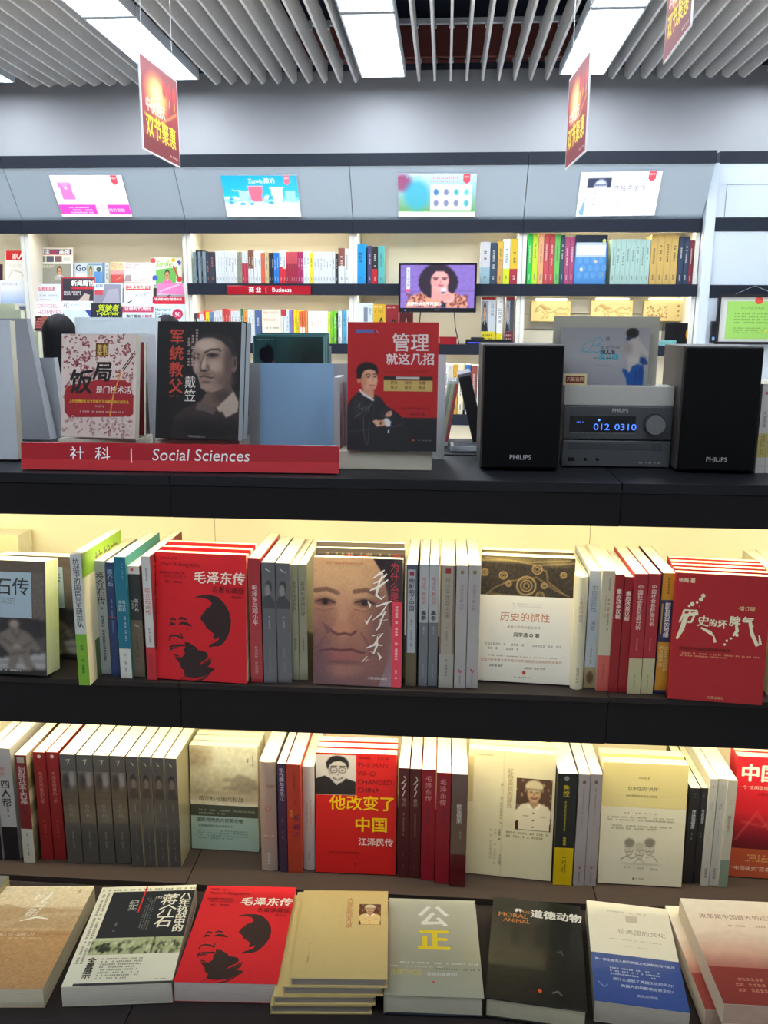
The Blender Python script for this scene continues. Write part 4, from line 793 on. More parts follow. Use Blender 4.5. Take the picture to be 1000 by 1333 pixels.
far_face('paperback_book', 'maroon book partly hidden below the television', 519.6, 399, 538, 448, YF+.06, .02, (96, 26, 38), f, Zs['s2'])
for k, (x0, x1, x2, c2, sc2) in enumerate(((625.5, 645.6, 653.6, (232, 214, 30), (232, 214, 30)), (657, 670, 678.5, (110, 28, 40), (160, 40, 44)))):
    def f(P):
        P.r(0, 0, 1, .05, (170, 30, 40)); P.p(0, .08, .5, .72, pic_bust, 18, bg=(150, 156, 164)); P.t('公司大道' if k == 0 else '江湖人生', .78, .10, .24, (40, 44, 54), 'v'); P.r(0, .72, 1, 1, c2); P.l(.1, .76, .9, .92, (90, 80, 60) if k == 0 else (230, 190, 180), 2)
    t = far_face('boxed_set', ['thick boxed set with yellow band standing right below the television', 'thick boxed set with dark red band beside the yellow banded one'][k], x0, 387, x1, 448, YF+.03, .05, (206, 210, 216) if k == 0 else (70, 74, 86), f, Zs['s2'], edge=(226, 228, 230))
    P = Print(onY(x2, 440, YF+.03)[0]-onY(x1, 440, YF+.03)[0], onY(x0, 387, YF+.03)[2]-Zs['s2'])
    P.t('公司大道' if k == 0 else '江湖人生', .5, .22, .62, (40, 44, 54), 'v'); P.r(0, .76, 1, 1, sc2); P.l(.2, .06, .8, .12, (170, 60, 60), 1)
    mb = MB(); w_ = P.W; mb.box(0, 0, 0, w_-.001, .05, P.H, (228, 230, 232)); mb.v += [(x, -z, y) for x, y, z in P.mb.v]; n = len(mb.v)-len(P.mb.v); mb.f += [[q+n for q in ff] for ff in P.mb.f]; mb.c += P.mb.c
    o = obj('standing_book', mb.mesh('standing_book', 'matte'), loc=(onY(x1, 440, YF+.03)[0]+.0006, YF+.03, Zs['s2']+.0003))
    tag(o, ['white spine with yellow foot beside the yellow banded boxed set', 'white spine with red foot beside the dark red banded boxed set'][k], 'book')
# television
a = onY(518.5, 406.5, YF-.10); b2 = onY(621.5, 342, YF-.10); tw, thh = b2[0]-a[0], b2[2]-a[2]
t = thing('television', 'flat television showing a curly haired person with a microphone', 'television', (a[0], YF-.10, a[2]))
mb = MB(); mb.box(0, 0, 0, tw, .035, thh, (20, 20, 24)); part('bezel', mb, 'gloss', t, bevel=.004)
mb = MB(); mb.box(.03, .035, .03, tw-.03, .06, thh-.03, (24, 24, 28)); part('rear_housing', mb, 'satin', t)
P = Print(tw-.024, thh-.036); P.p(0, 0, 1, 1, pic_tv, 130); P.t('重庆卫视演播', .105, .10, .038, (60, 70, 120), 'v'); P.r(.08, .56, .13, .62, (220, 50, 70)); P.t('我跟他说你不用担心', .09, .86, .052, (246, 246, 250), bold=.03)
q = P.mb; q.v = [(x+.012, -.0005-z, y+.024) for x, y, z in q.v]; part('picture', q, 'screen', t)
mb = MB(); mb.box(.035, -.0015, .008, .043, 0, .014, (90, 120, 255)); part('power_lamp', mb, 'led', t)
P = Print(.05, .012); P.t('PHILIPS', .5, .0, .16, (190, 190, 196), align='c'); q = P.mb; q.v = [(x+tw/2-.025, -.0005-z, y+.006) for x, y, z in q.v]; part('maker_name', q, 'ink', t)
mb = MB(); mb.tube([(tw*.72, .04, .02), (tw*.74, .05, -.08), (tw*.79, .08, -.16), (tw*.80, .09, -.185)], .003, (24, 26, 30)); part('cable', mb, 'satin', t)
mb = MB(); mb.tube([(tw*.29, .04, .02), (tw*.27, .06, -.06), (tw*.26, .08, -.12)], .003, (24, 26, 30)); part('cable', mb, 'satin', t)
mb = MB(); mb.box(tw*.42, .06, thh*.3, tw*.58, .377, thh*.7, (30, 30, 34)); part('wall_bracket', mb, 'metal', t)
# disc player under the television
a = onY(606, 447, YF+.03)
t = thing('disc_player', 'slim black disc player with a blue light line under the television', 'disc player', (a[0], YF+.0, Zs['s2']+.0005)); w_ = onY(667, 447, YF)[0]-a[0]
mb = MB(); mb.box(0, 0, 0, w_, .028, .030, (22, 24, 32)); part('case', mb, 'gloss', t, bevel=.002)
mb = MB(); mb.box(.012, -.0012, .008, w_-.02, 0, .013, (70, 90, 255)); part('light_line', mb, 'led', t)
a = onY(613, 440, YF+.0)
t = thing('remote_control', 'black remote control lying on the disc player', 'remote', (a[0], YF+.004, Zs['s2']+.0307)); mb = MB(); mb.box(0, 0, 0, .075, .02, .010, (28, 30, 38)); part('body', mb, 'satin', t, bevel=.003); mb = MB(); mb.box(.01, .004, .0095, .065, .016, .0108, (70, 72, 84)); part('keypad', mb, 'satin', t)
a = onY(572, 447, YF+.03); t = thing('red_box', 'small red box on the far shelf beside the red management book', 'box', (a[0], YF+.03, Zs['s2']+.0005)); mb = MB(); mb.box(0, 0, 0, .098, .06, .032, (190, 24, 44)); part('base', mb, 'gloss', t, bevel=.001); mb = MB(); mb.box(-.001, -.001, .032, .099, .061, .042, (176, 20, 40)); part('lid', mb, 'gloss', t, bevel=.001)
# slat wall with gold plaques, right bay
t = thing('slatwall_panel', 'white grooved display panel behind the gold plaques', 'panel', (JX[4]+.024, YF+.25, Zs['s2'])); w_ = JX[5]-JX[4]-.048
for k in range(3):
    mb = MB(); mb.box(0, 0, k*.088+.002, w_, .028, k*.088+.084, (224, 222, 210)); part('board', mb, 'white', t)
for label, x0, y0, x1, y1, fn in (('gold plaque with a horse drawing, leftmost of the three', 690.7, 391.5, 744, 418.6, pic_scroll), ('gold plaque hidden behind the blue cover, only its bright top showing', 768, 391, 825, 418, pic_scroll), ('gold plaque with flowers and writing, rightmost of the three', 837, 391, 895, 418.3, pic_bloom)):
    Y = YF+.20; a = onY(x0, y1, Y); b2 = onY(x1, y0, Y); pw, ph = b2[0]-a[0], b2[2]-a[2]
    t = thing('gold_plaque', label, 'plaque', (a[0], Y, a[2]), group='gold plaques in the right bay'); mb = MB(); mb.box(0, 0, 0, pw, .03, ph, (216, 190, 120)); part('frame', mb, 'satin', t, bevel=.002)
    P = Print(pw-.008, ph-.008); P.p(0, 0, 1, 1, fn, 60); q = P.mb; q.v = [(x+.004, -.0004-z, y+.004) for x, y, z in q.v]; part('gold_sheet', q, 'ink', t)
    mb = MB(); mb.box(pw*.12, -.012, ph+.001, pw*.88, .02, ph+.012, (255, 240, 190)); part('picture_lamp', mb, 'strip', t)
    mb = MB(); mb.box(pw*.4, .03, ph*.3, pw*.6, .05, ph*.8, (200, 196, 186)); part('hanger', mb, 'metal', t)
a = onY(866, 447, YF+.02); t = thing('black_gift_box', 'black box with a gold emblem at the right end of the far shelf', 'box', (a[0], YF+.04, Zs['s2']+.0005)); w_ = onY(910, 447, YF+.04)[0]-a[0]
mb = MB(); mb.box(0, 0, 0, w_, .08, .125, (24, 22, 26)); part('case', mb, 'gloss', t, bevel=.002)
mb = MB(); mb.add([(w_*.68+.016*math.cos(q/16*6.283), -.001, .065+.034*math.sin(q/16*6.283)) for q in range(16)], [tuple(range(16))], (196, 150, 50)); mb.f = [f_[::1] for f_ in mb.f]; part('emblem', mb, 'metal', t)
a = onY(860, 447, YF+.0); t = thing('teal_box', 'small teal box in front of the black gift box', 'box', (a[0], YF+.003, Zs['s2']+.0005)); mb = MB(); mb.box(0, 0, 0, .085, .03, .022, (110, 170, 172)); part('base', mb, 'satin', t, bevel=.001); mb = MB(); mb.box(-.001, -.001, .022, .086, .031, .030, (120, 180, 180)); part('lid', mb, 'satin', t, bevel=.001)
# ------------------------------------------------------------------ magazine rack in the second bay
def mag(label, x0, y0, x1, y1, tier, col, fn, T=.006, cat='magazine', name='magazine', lean=10):
    Y = {0: YF+.16, 1: YF+.09, 2: YF+.02}[tier]; return far_face(name, label, x0, y0, x1, y1, Y, T, col, fn, cat=cat, lean=lean, m='gloss')
def f(P):
    P.r(.04, .04, .96, .17, (70, 84, 140)); P.t('周末', .08, .045, .15, (246, 246, 250), bold=.05); P.t('画报', .62, .045, .15, (246, 246, 250), bold=.05); P.r(.36, .05, .60, .15, (160, 70, 110)); P.r(.04, .17, .96, .19, (220, 120, 140))
    P.r(.06, .22, .26, .38, (120, 130, 120)); P.r(.28, .22, .48, .38, (80, 84, 110)); P.r(.51, .22, .70, .38, (120, 90, 100)); P.r(.74, .26, .92, .36, (206, 214, 210)); P.r(.05, .43, .95, 1, (150, 150, 140)); P.t('新画报周刊', .08, .45, .09, (226, 220, 190)); P.p(.48, .47, .78, .85, pic_bust, 16, bg=(150, 150, 140), suit=(180, 180, 176))
mag('white weekly newspaper with blue masthead, tallest in the magazine rack', 47, 322, 91.5, 372, 0, (240, 238, 232), f)
def f(P): P.r(0, 0, 1, 1, (190, 206, 222)); P.t('Golf', .04, .04, .3, (40, 50, 90), bold=.04); P.r(.5, .05, 1, .12, (90, 140, 190)); P.r(.05, .50, .5, .95, (224, 226, 236)); P.p(.45, .1, .72, 1, pic_bust, 16, bg=(160, 180, 160), suit=(220, 170, 60)); P.r(.72, .4, 1, 1, (80, 140, 206)); P.g([(.88+.09*math.cos(q*.6), .3+.12*math.sin(q*.6)) for q in range(10)], (50, 74, 60))
mag('golf magazine with a player in yellow on the top tier', 97, 342, 131, 371, 0, (210, 220, 230), f)
def f(P): P.r(.1, 0, .5, 1, (80, 120, 160)); P.l(.55, .1, .95, .9, (90, 96, 110), 1, d='v')
mag('thin blue magazine edge just right of the golf magazine', 132, 342, 139.5, 371, 0, (190, 200, 206), f)
def f(P): P.r(0, 0, 1, .38, (214, 190, 130)); P.t('时尚', .05, .04, .44, (150, 90, 40)); P.r(0, .38, 1, .62, (216, 140, 140)); P.r(0, .62, 1, 1, (190, 40, 44)); P.b([(.4, .9, .06), (.9, .7, .03)], (230, 170, 110))
mag('narrow red and gold magazine in the middle of the top tier', 144, 341, 160, 368, 0, (200, 60, 60), f)
def f(P): P.t('名表', .04, .04, .26, (214, 90, 110), bold=0); P.l(.42, .08, .9, .16, (236, 190, 200), 1); P.g([(.02, .95), (.08, .62), (.25, .60), (.3, .95)], (150, 130, 134)); P.l(.3, .8, .8, .95, (170, 130, 140), 2)
mag('pale pink watch magazine on the top tier', 160.7, 342, 197, 368, 0, (246, 230, 228), f)
def f(P):
    P.t('Smile', .12, .08, .26, (150, 196, 60), shear=.2, bold=.03); P.g([(.15, .45), (.85, .35), (.8, 1), (.15, 1)], (110, 190, 90)); P.p(.32, .42, .72, 1, pic_bust, 18, bg=(110, 190, 90), suit=(236, 110, 170))
    for x, y, r, c in ((.05, .12, .09, (220, 50, 50)), (.72, .10, .07, (240, 200, 40)), (.12, .75, .10, (50, 90, 190)), (.9, .2, .08, (60, 90, 170)), (.92, .8, .1, (220, 60, 80))): P.g([(x+r*math.cos(q*.785), y+r*1.1*math.sin(q*.785)) for q in range(8)], c)
    P.b([(.72, .3, .05), (.95, .9, .06)], (214, 60, 60)); P.b([(.85, .2, .03), (1, .6, .03)], (240, 240, 240))
mag('colourful magazine with flowers and a couple at the right of the top tier', 197, 335, 235, 371, 0, (236, 240, 232), f)
def f(P): P.r(.2, .14, .75, .34, (196, 80, 110)); P.t('经济观察', .22, .12, .125, (250, 240, 244)); P.l(.15, .5, .85, .62, (150, 154, 166), 1); P.l(.2, .72, .8, .84, (220, 160, 170), 1)
mag('pale grey magazine with a magenta title box on the middle tier', 43, 370, 78, 396, 1, (222, 228, 236), f)
def f(P): P.r(.04, .04, .96, .96, (56, 50, 60)); P.t('新闻周刊', .30, .12, .165, (244, 240, 240), bold=.05); P.r(.3, .36, .96, .44, (206, 40, 60)); P.l(.08, .5, .6, .68, (210, 206, 210), 2); P.g([(.45, .96), (.7, .6), (.85, .66), (.8, .96)], (196, 180, 170))
mag('dark news magazine with a red border on the middle tier', 79.5, 361, 121.5, 396, 1, (190, 40, 60), f)
def f(P): P.r(.03, .04, .94, .98, (140, 140, 160)); P.r(.03, .04, .34, .32, (226, 232, 240)); P.t('视野', .06, .04, .13, (70, 110, 150), bold=.03); P.r(.03, .34, .32, .56, (200, 70, 84)); P.g([(.3, .96), (.5, .3), (.85, .25), (.9, .96)], (168, 166, 184))
mag('grey photo magazine with a white corner title on the middle tier', 122, 369, 158, 396, 1, (206, 214, 220), f)
def f(P): P.r(.08, .10, .90, .34, (216, 56, 60)); P.t('三联生活周刊', .12, .10, .125, (250, 244, 240), bold=.04); P.t('访古道', .38, .45, .13, (120, 146, 160), bold=0); P.b([(.12, .98, .05), (.3, .82, .02)], (60, 60, 70))
mag('white magazine with a red title bar on the middle tier', 161, 369, 198, 396, 1, (226, 236, 240), f)
def f(P): P.g([(0, 0), (.9, 0), (1, .55), (0, .5)], (236, 130, 190)); P.b([(.1, .4, .05), (.8, .05, .05)], (246, 190, 220)); P.r(0, .55, 1, .9, (160, 150, 160)); P.b([(0, .9, .04), (.5, .55, .04)], (70, 66, 80))
mag('pink patterned magazine at the right of the middle tier', 204, 369, 239.5, 396, 1, (226, 206, 220), f)
def f(P): P.t("L'OFFICIEL", .04, .05, .175, (214, 130, 150), bold=0, sx=1.0); P.t('HOMMES', .16, .26, .2, (214, 130, 150), bold=0); P.r(.04, .50, 1, 1, (60, 40, 44)); P.g([(.3, .5), (.6, .5), (.55, 1), (.3, 1)], (150, 90, 70)); P.l(.08, .55, .3, .95, (230, 120, 120), 4)
mag('fashion magazine with large pink capitals on the lower tier', 42, 393, 78.5, 430, 2, (236, 236, 240), f)
def f(P):
    P.t('私', .04, .04, .2, (70, 70, 80)); P.t('HOME STYLE', .25, .07, .12, (170, 190, 206), bold=0); P.r(0, .28, 1, 1, (214, 226, 232))
    for i in range(6): P.b([(.04, .4+.05*i, .02), (.3+.1*i, .95, .04)], (90, 110, 130))
    P.g([(.75, .3), (.98, .3), (.98, .62)], (60, 80, 160))
mag('home style magazine with blue rays on the lower tier', 80.5, 392, 118, 432, 2, (240, 242, 244), f)
def f(P): P.t('驾驶者', .22, .05, .24, (196, 216, 40), bold=.05, shear=.15); P.t('T-pDriver', .16, .27, .19, (196, 216, 40), bold=.05, shear=.15); P.l(.3, .5, .75, .6, (150, 170, 150), 1); P.g([(.1, .9), (.14, .6), (.22, .6), (.25, .9)], (200, 160, 140)); P.g([(.74, .9), (.8, .6), (.9, .62), (.92, .9)], (200, 160, 140))
mag('black motoring magazine with yellow-green lettering on the lower tier', 118.5, 395, 155, 428, 2, (44, 46, 54), f)
def f(P): P.r(.0, .12, 1, .36, (196, 70, 100)); P.t('证券时代周刊', .06, .12, .145, (246, 236, 240), bold=.04); P.t('客厅革命', .12, .45, .12, (40, 60, 70), bold=.05); P.t('大揭密', .60, .45, .12, (190, 60, 80), bold=.05); P.l(.1, .7, .9, .9, (120, 130, 140), 2)
mag('white weekly with a magenta title bar on the lower tier', 159.5, 395, 198, 428, 2, (220, 234, 240), f)
def f(P): P.r(-.03, .0, 1.0, .22, (206, 40, 64)); P.t('"最具影响力"管理杂志', .02, .04, .09, (250, 236, 236), bold=.04); P.t('Harvard', .05, .30, .15, (60, 120, 150), bold=.02); P.t('Business', .05, .41, .15, (60, 120, 150), bold=.02); P.t('Review', .05, .52, .15, (60, 120, 150), bold=.02); P.g([(.76+.17*math.cos(q*.39), .50+.15*math.sin(q*.39)) for q in range(16)], (206, 50, 90)); P.t('50', .76, .42, .19, (250, 240, 244), bold=.03, align='c')
mag('business review magazine with a round red 50 badge on the lower tier', 199.5, 386, 239, 432, 2, (222, 238, 246), f)
def f(P): P.r(.03, 0, 1, .30, (206, 44, 50)); P.t('家人', .3, .08, .28, (250, 240, 240), bold=.04); P.t('VOGUE', .15, .42, .16, (206, 206, 206), bold=0); P.b([(.15, .9, .02), (.3, .62, .05), (.7, .7, .04), (.9, .95, .03)], (190, 186, 180))
mag('white magazine with red top at the far left of the rack', 7, 326, 33, 367, 0, (236, 234, 232), f)
def f(P): P.t('emporia', .05, .03, .16, (170, 174, 180), bold=0); P.p(0, .3, 1, 1, lambda c: (c.v([(0, (226, 230, 238)), (.6, (176, 196, 226)), (1, (130, 160, 206))]), c.e(.6, .75, .03, .06, (60, 80, 140), .4)), 16)
mag('pale magazine fading to blue at the left edge of the rack', 0.5, 365, 35, 402, 1, (228, 232, 238), f)
def f(P): P.r(0, .1, .6, .9, (60, 30, 50))
mag('dark purple magazine cut off by the left picture edge', -24, 344, 1.5, 366, 0, (70, 40, 60), f)
for tier, Y, zp in ((0, YF+.145, 368), (1, YF+.075, 396), (2, YF+.005, 433)):
    for j in (0, 1):
        z = onY(120, zp+(4 if tier == 0 else 0), Y+.01)[2]
        t = thing('magazine_ledge', f'clear ledge of the {["top", "middle", "lower"][tier]} magazine tier in the {["leftmost", "second"][j]} bookcase', 'shelf', (JX[j]+.026, Y, z-.012)); w_ = JX[j+1]-JX[j]-.052
        mb = MB(); mb.box(0, .0, 0, w_, (.127, .06, .06)[tier], .006, (214, 216, 214)); part('tray', mb, 'satin', t); mb = MB(); mb.box(0, 0, .006, w_, .003, .014, (214, 218, 220)); part('lip', mb, 'satin', t)

# ------------------------------------------------------------------ near display shelf: three units under one counter
ZC, YN = 1.242, 1.45          # counter height, front plane
Z2, Z3, Z4 = 0.857, 0.452, 0.438
NX = [-1.253, -0.476, 0.302, 1.079]
ydesc = ['left of the crack below the red sign', 'in the middle of the picture', 'at the right under the stereo']
for i in range(3):
    x0, x1 = NX[i]+.0008, NX[i+1]-.0008; w = x1-x0; dy = (.001, 0, .002)[i]
    t = thing('display_shelf', f'black display shelf unit with cream lit back, {ydesc[i]}', 'shelf', (x0, YN+dy, 0), 0, 'display shelf units of the near counter')
    mb = MB(); mb.box(0, 0, ZC-.018, w, .285, ZC, DARK); part('counter_top', mb, 'laminate', t, bevel=.0012)
    mb = MB(); mb.box(0, .29, ZC-.018, w, .54, ZC+.002, DARK); part('counter_top', mb, 'laminate', t, bevel=.0012)
    for zt, zb in ((ZC-.0185, 1.166), (Z2-.012, .763)):
        mb = MB(); mb.box(-.0006, .002, zb, w+.0006, .012, zt, (18, 16, 19)); part('front_board', mb, 'laminate', t, bevel=.0015)
    mb = MB(); mb.box(.0, -.004, Z2-.0115, w, .278, Z2, (40, 34, 34)); part('shelf_board', mb, 'laminate', t, bevel=.0015)
    mb = MB(); mb.box(0, -.02, Z3-.014, w, .278, Z3, (58, 48, 44)); part('shelf_board', mb, 'laminate', t, bevel=.001)
    mb = MB(); mb.box(0, -.345, Z4-.018, w, -.0205, Z4, (42, 35, 35)); part('table_board', mb, 'laminate', t, bevel=.001)
    mb = MB(); mb.box(.001, -.33, .08, w-.001, -.31, Z4-.019, (22, 20, 26)); part('kick_board', mb, 'laminate', t)
    mb = MB(); mb.box(0, .28, .02, w, .288, ZC-.019, (244, 236, 206)); part('back_panel', mb, 'white', t, label='cream back panel')
    mb = MB(); mb.box(0, .289, .02, w, .30, ZC-.019, (160, 160, 164)); part('rear_panel', mb, 'white', t)
    mb = MB(); mb.box(.001, .47, .02, w-.001, .50, ZC-.0185, (214, 216, 220)); part('rear_front_board', mb, 'white', t)
    for z in (ZC-.0185, Z2-.0120):
        mb = MB(); mb.box(.02, .014, z-.008, w-.02, .024, z-.0005, (255, 240, 190)); ls = part('light_strip', mb, 'strip', t)
        area('light_strip_light', ls, (w/2, .026, z-.012), w-.04, .018, STRIP_NEAR, (1, .87, .55), (math.radians(10), 0, 0))




# ------------------------------------------------------------------ objects on the counter
signboard('long red acrylic sign reading Social Sciences on the counter edge', 30, 441, 590, 1.485, .049, [('社', .155, .14, .98, dict(bold=.015)), ('科', .235, .14, .98, dict(bold=.015)), ('|', .345, .10, .95), ('Social Sciences', .415, .10, 1.0, dict(bold=.005, shear=.12))], .60, name='category_sign')
s_ = [o for o in bpy.data.objects if o.name.startswith('category_sign')][0]; s_.location.z = ZC+.0006; s_.rotation_euler = (math.radians(-8), 0, math.radians(1.1)); 
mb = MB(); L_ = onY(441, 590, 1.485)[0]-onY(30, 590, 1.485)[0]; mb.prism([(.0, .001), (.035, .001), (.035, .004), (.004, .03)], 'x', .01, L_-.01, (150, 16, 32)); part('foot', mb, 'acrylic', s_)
mb = MB(); mb.box(.0, -.01235, .0, L_, -.0121, .019, (206, 44, 54)); part('lower_reflection_band', mb, 'acrylic', s_, label='lighter strip painted as a reflection').name = 'painted_reflection'  # lighter red strip paints the reflection low on the sign face

# grey folded metal book stands
STEEL = (160, 162, 168)
# cover designs ------------------------------------------------------
def cov_banquet(P):
    rs = random.Random(3); c = (190, 70, 84)
    P.r(0, 0, 1, 1, (226, 206, 200))
    P.hold = True
    for i in range(120):
        x, y = .03+.94*rs.random(), .02+.96*rs.random(); r = .018+rs.random()*.022; n = 9; a0 = rs.random()*6
        P.b([(x+r*(1-q/n)*math.cos(a0+q*.7), y+.75*r*(1-q/n)*math.sin(a0+q*.7), .020) for q in range(n)], c)
        P.b([(x+r*math.cos(a0), y+.7*r*math.sin(a0), .03), (x+1.9*r*math.cos(a0+.4), y+1.4*r*math.sin(a0+.4), .008)], c)
    for i in range(200):
        x, y = .02+rs.random()*.94, rs.random()*.98; a = rs.random()*6; P.b([(x, y, .006), (x+.015*math.cos(a), y+.01*math.sin(a), .032), (x+.035*math.cos(a), y+.022*math.sin(a), .004)], c)
    P.hold = False
    P.g([(.06, .54), (.10, .50), (.50, .44), (.86, .44), (.94, .47), (.94, .54), (.97, .60), (.97, .76), (.92, .79), (.12, .81), (.05, .76), (.04, .60)], (168, 38, 48))
    for cx, cy in ((.90, .43), (.17, .81), (.88, .80)): P.b([(cx+.05*math.cos(q*.6)*(1-q/14), cy+.035*math.sin(q*.6)*(1-q/14), .013) for q in range(12)], (222, 190, 184))
    P.r(.46, .085, .63, .215, (120, 84, 44)); P.t('黄金', .475, .10, .072, (226, 190, 110), bold=.02); P.t('全书', .475, .15, .072, (226, 190, 110), bold=.02)
    P.t('饭', .10, .34, .32, (34, 30, 34), bold=.05, shear=.1); P.t('局', .42, .26, .26, (34, 30, 34), bold=.05, shear=.15)
    P.t('是门技术活', .47, .50, .094, (240, 232, 224), bold=.03, sx=1.0); P.t('上海世博会礼仪专家盛方正讲解饭局实战活法', .11, .635, .040, (240, 200, 60), bold=.03); P.t('李向阳 著', .46, .685, .030, (220, 190, 180)); P.l(.24, .735, .84, .76, (222, 196, 190), 1)
    P.b([(.98, .16, .008), (.82, .33, .012)], (60, 30, 30)); P.b([(.99, .18, .008), (.83, .35, .012)], (90, 40, 34)); P.b([(.80, .36, .014), (.70, .60, .02), (.66, .80, .016)], (226, 150, 70))
def cov_portrait(P):
    P.p(0, 0, 1, 1, pic_threequarter, 170)
    for i, ch in enumerate('军统教父'): P.t(ch, .15, .065+i*.140, .175, (186, 66, 50), bold=.045)
    for i, ch in enumerate('戴笠'): P.t(ch, .34, .46+i*.115, .145, (226, 216, 210), bold=.01)
    P.l(.36, .06, .50, .40, (190, 160, 156), 3, d='v'); P.l(.14, .62, .27, .65, (150, 60, 50), 1); P.t('中国友谊出版公司', .40, .965, .026, (190, 180, 178), bold=0)
def cov_manage(P):
    P.p(0, 0, 1, 1, pic_suit, 170); P.r(.09, .055, .29, .085, (90, 100, 160)); P.b([(.31, .055, .006), (.34, .085, .012)], (140, 120, 170))
    P.t('管理', .49, .085, .205, (226, 206, 204), bold=.03, gap=1); P.t('就这几招', .425, .235, .135, (226, 206, 204), bold=.04); P.t('GUANLI JIU ZHE JI ZHAO', .40, .36, .042, (120, 24, 30), bold=0, sx=1.05)
    P.r(.405, .415, .945, .445, (46, 34, 32)); P.r(.54, .418, .80, .440, (190, 180, 170)); P.r(.405, .447, .945, .53, (196, 164, 96))
    for i, (u, d) in enumerate((('抓住', '重点'), ('消除', '盲点'), ('培育', '亮点'))): P.t(u, .48+i*.155, .45, .04, (90, 50, 30)); P.t(d, .48+i*.155, .49, .04, (90, 50, 30))
    P.t('国内实战派管理教练倾力打造', .60, .655, .025, (110, 20, 26)); P.t('周继华 著', .70, .695, .04, (90, 16, 24)); P.r(.735, .905, .75, .92, (220, 110, 60)); P.l(.76, .905, .94, .92, (150, 140, 140), 1)
def cov_jeans(P):
    P.p(0, 0, 1, 1, pic_blue, 150); c = (84, 160, 178); Z = lambda *p: P.b([((x-302)/300, (y-57)/234, w/300) for x, y, w in p], c)
    Z((402, 112, 1), (420, 98, 3), (436, 98, 4), (443, 108, 4), (436, 122, 4), (418, 130, 2)); Z((418, 104, 2), (412, 128, 5), (398, 152, 3), (384, 157, 2)); Z((420, 130, 2), (440, 134, 4), (444, 148, 5), (428, 158, 4), (408, 154, 2)); Z((402, 112, 2), (384, 124, 3), (376, 144, 3), (384, 156, 2)); Z((368, 156, 1), (384, 154, 3), (400, 158, 2), (420, 152, 1))
    P.t('e of love', .46, .285, .058, (96, 106, 120), bold=0, shear=.3); P.t('BLUE', .45, .36, .074, (46, 44, 50), bold=.04); P.t('藍25遇', .44, .45, .074, (70, 170, 190), bold=.05); P.l(.38, .51, .60, .545, (60, 60, 70), 1); P.l(.40, .64, .58, .67, (130, 128, 136), 1); P.t('缘', .50, .15, .055, (80, 100, 112))

# left part of the counter -------------------------------------------
def mstand(label, x0, x1, yt, Y, lean=9, cut=None, film=None):
    """a bent sheet metal book stand on the counter; cut slants its right edge"""
    a = onY(x0, 500, Y); b2 = onY(x1, 500, Y); w = b2[0]-a[0]; th = math.tan(math.radians(lean)); h = onY(x0, yt, Y+.03)[2]-ZC
    t = thing('book_stand', label, 'book stand', (a[0], Y, ZC+.0028)); c_ = cut or 0; T = .0025
    def sheet(xl, xr, cc, t_, off=0.0):
        mb = MB(); vs = [(xl, off, 0), (xr, off, 0), (xr-cc, off+h*th, h), (xl, off+h*th, h)]; vs += [(x, y+t_, z) for x, y, z in vs]
        mb.add(vs, [(0, 1, 2, 3), (7, 6, 5, 4), (0, 4, 5, 1), (1, 5, 6, 2), (2, 6, 7, 3), (3, 7, 4, 0)], STEEL); return mb
    part('front_sheet', sheet(0, w, c_, T), 'satin', t)
    for xx, cc in ((0, 0), (w-T, c_)):
        mb = MB(); vs = [(xx, T, 0), (xx, .035, 0), (xx-cc, h*th+.02, h), (xx-cc, h*th+T, h)]; vs += [(x+T, y, z) for x, y, z in vs]
        mb.add(vs, [(3, 2, 1, 0), (4, 5, 6, 7), (0, 1, 5, 4), (1, 2, 6, 5), (2, 3, 7, 6), (3, 0, 4, 7)], STEEL); part('side_flange', mb, 'satin', t)
    mb = MB(); mb.box(T, T+.0005, 0, w-T, .035, .002, STEEL); part('foot', mb, 'satin', t)
    if film:
        x0_, x1_ = film; mb = MB(); o = -.0012; mb.add([(w*x0_, o, .004), (w*x1_, o, .004), (w*x1_, o+h*th, h), (w*x0_, o+h*th, h)], [(0, 1, 2, 3)], (140, 176, 212)); part('film', mb, 'gloss', t, label='light blue film on the front sheet')
    return t, h
mstand('wide grey metal book stand at the left edge of the counter', -46, 60, 416, 1.86, lean=4, cut=.042)
mstand('narrow grey stand with a slanted side between the wide stand and the floral red book', 38, 78, 467, 1.90, lean=6, cut=.018)
for k, (x0, x1, y0, Y) in enumerate(((-40, 24, 404, 2.02), (-44, 16, 396, 2.09))):
    far_face('paperback_book', ['pale green topped book behind the wide grey stand', 'rearmost white topped book at the left edge of the counter'][k], x0, y0, x1, 570, (1.935, 1.961)[k], .022, (214, 220, 190), None, zb=ZC+.0025, lean=2)
def f(P): P.l(.1, .05, .9, .7, (110, 120, 96), 1, d='v')
far_face('paperback_book', 'light green book edge between the wide grey stand and the dark-haired person', 33, 432, 47, 570, 1.80+.13, .02, (206, 218, 176), f, zb=ZC+.0025, lean=2)
t = thing('white_tray', 'white card lying on the counter left of the red sign', 'card', (onZ(-20, 590, ZC)[0], onZ(-20, 592, ZC)[1], ZC+.0006)); mb = MB(); mb.box(0, 0, 0, .055, .03, .002, (214, 220, 226)); part('card', mb, 'gloss', t); mb = MB(); mb.box(0, .030, 0, .055, .0318, .004, (204, 212, 220)); part('fold', mb, 'gloss', t)
for k, (x1, y0, Y) in enumerate(((8, 418, 1.60), (13, 470, 1.57))):
    far_face('shrink_wrapped_book', ['shrink-wrapped white book at the extreme left of the counter, taller one', 'shrink-wrapped white book at the extreme left of the counter, shorter one in front'][k], -60, y0, x1, 570, Y, .02, (196, 204, 214), None, zb=ZC+.0025, lean=3, m='wrap')
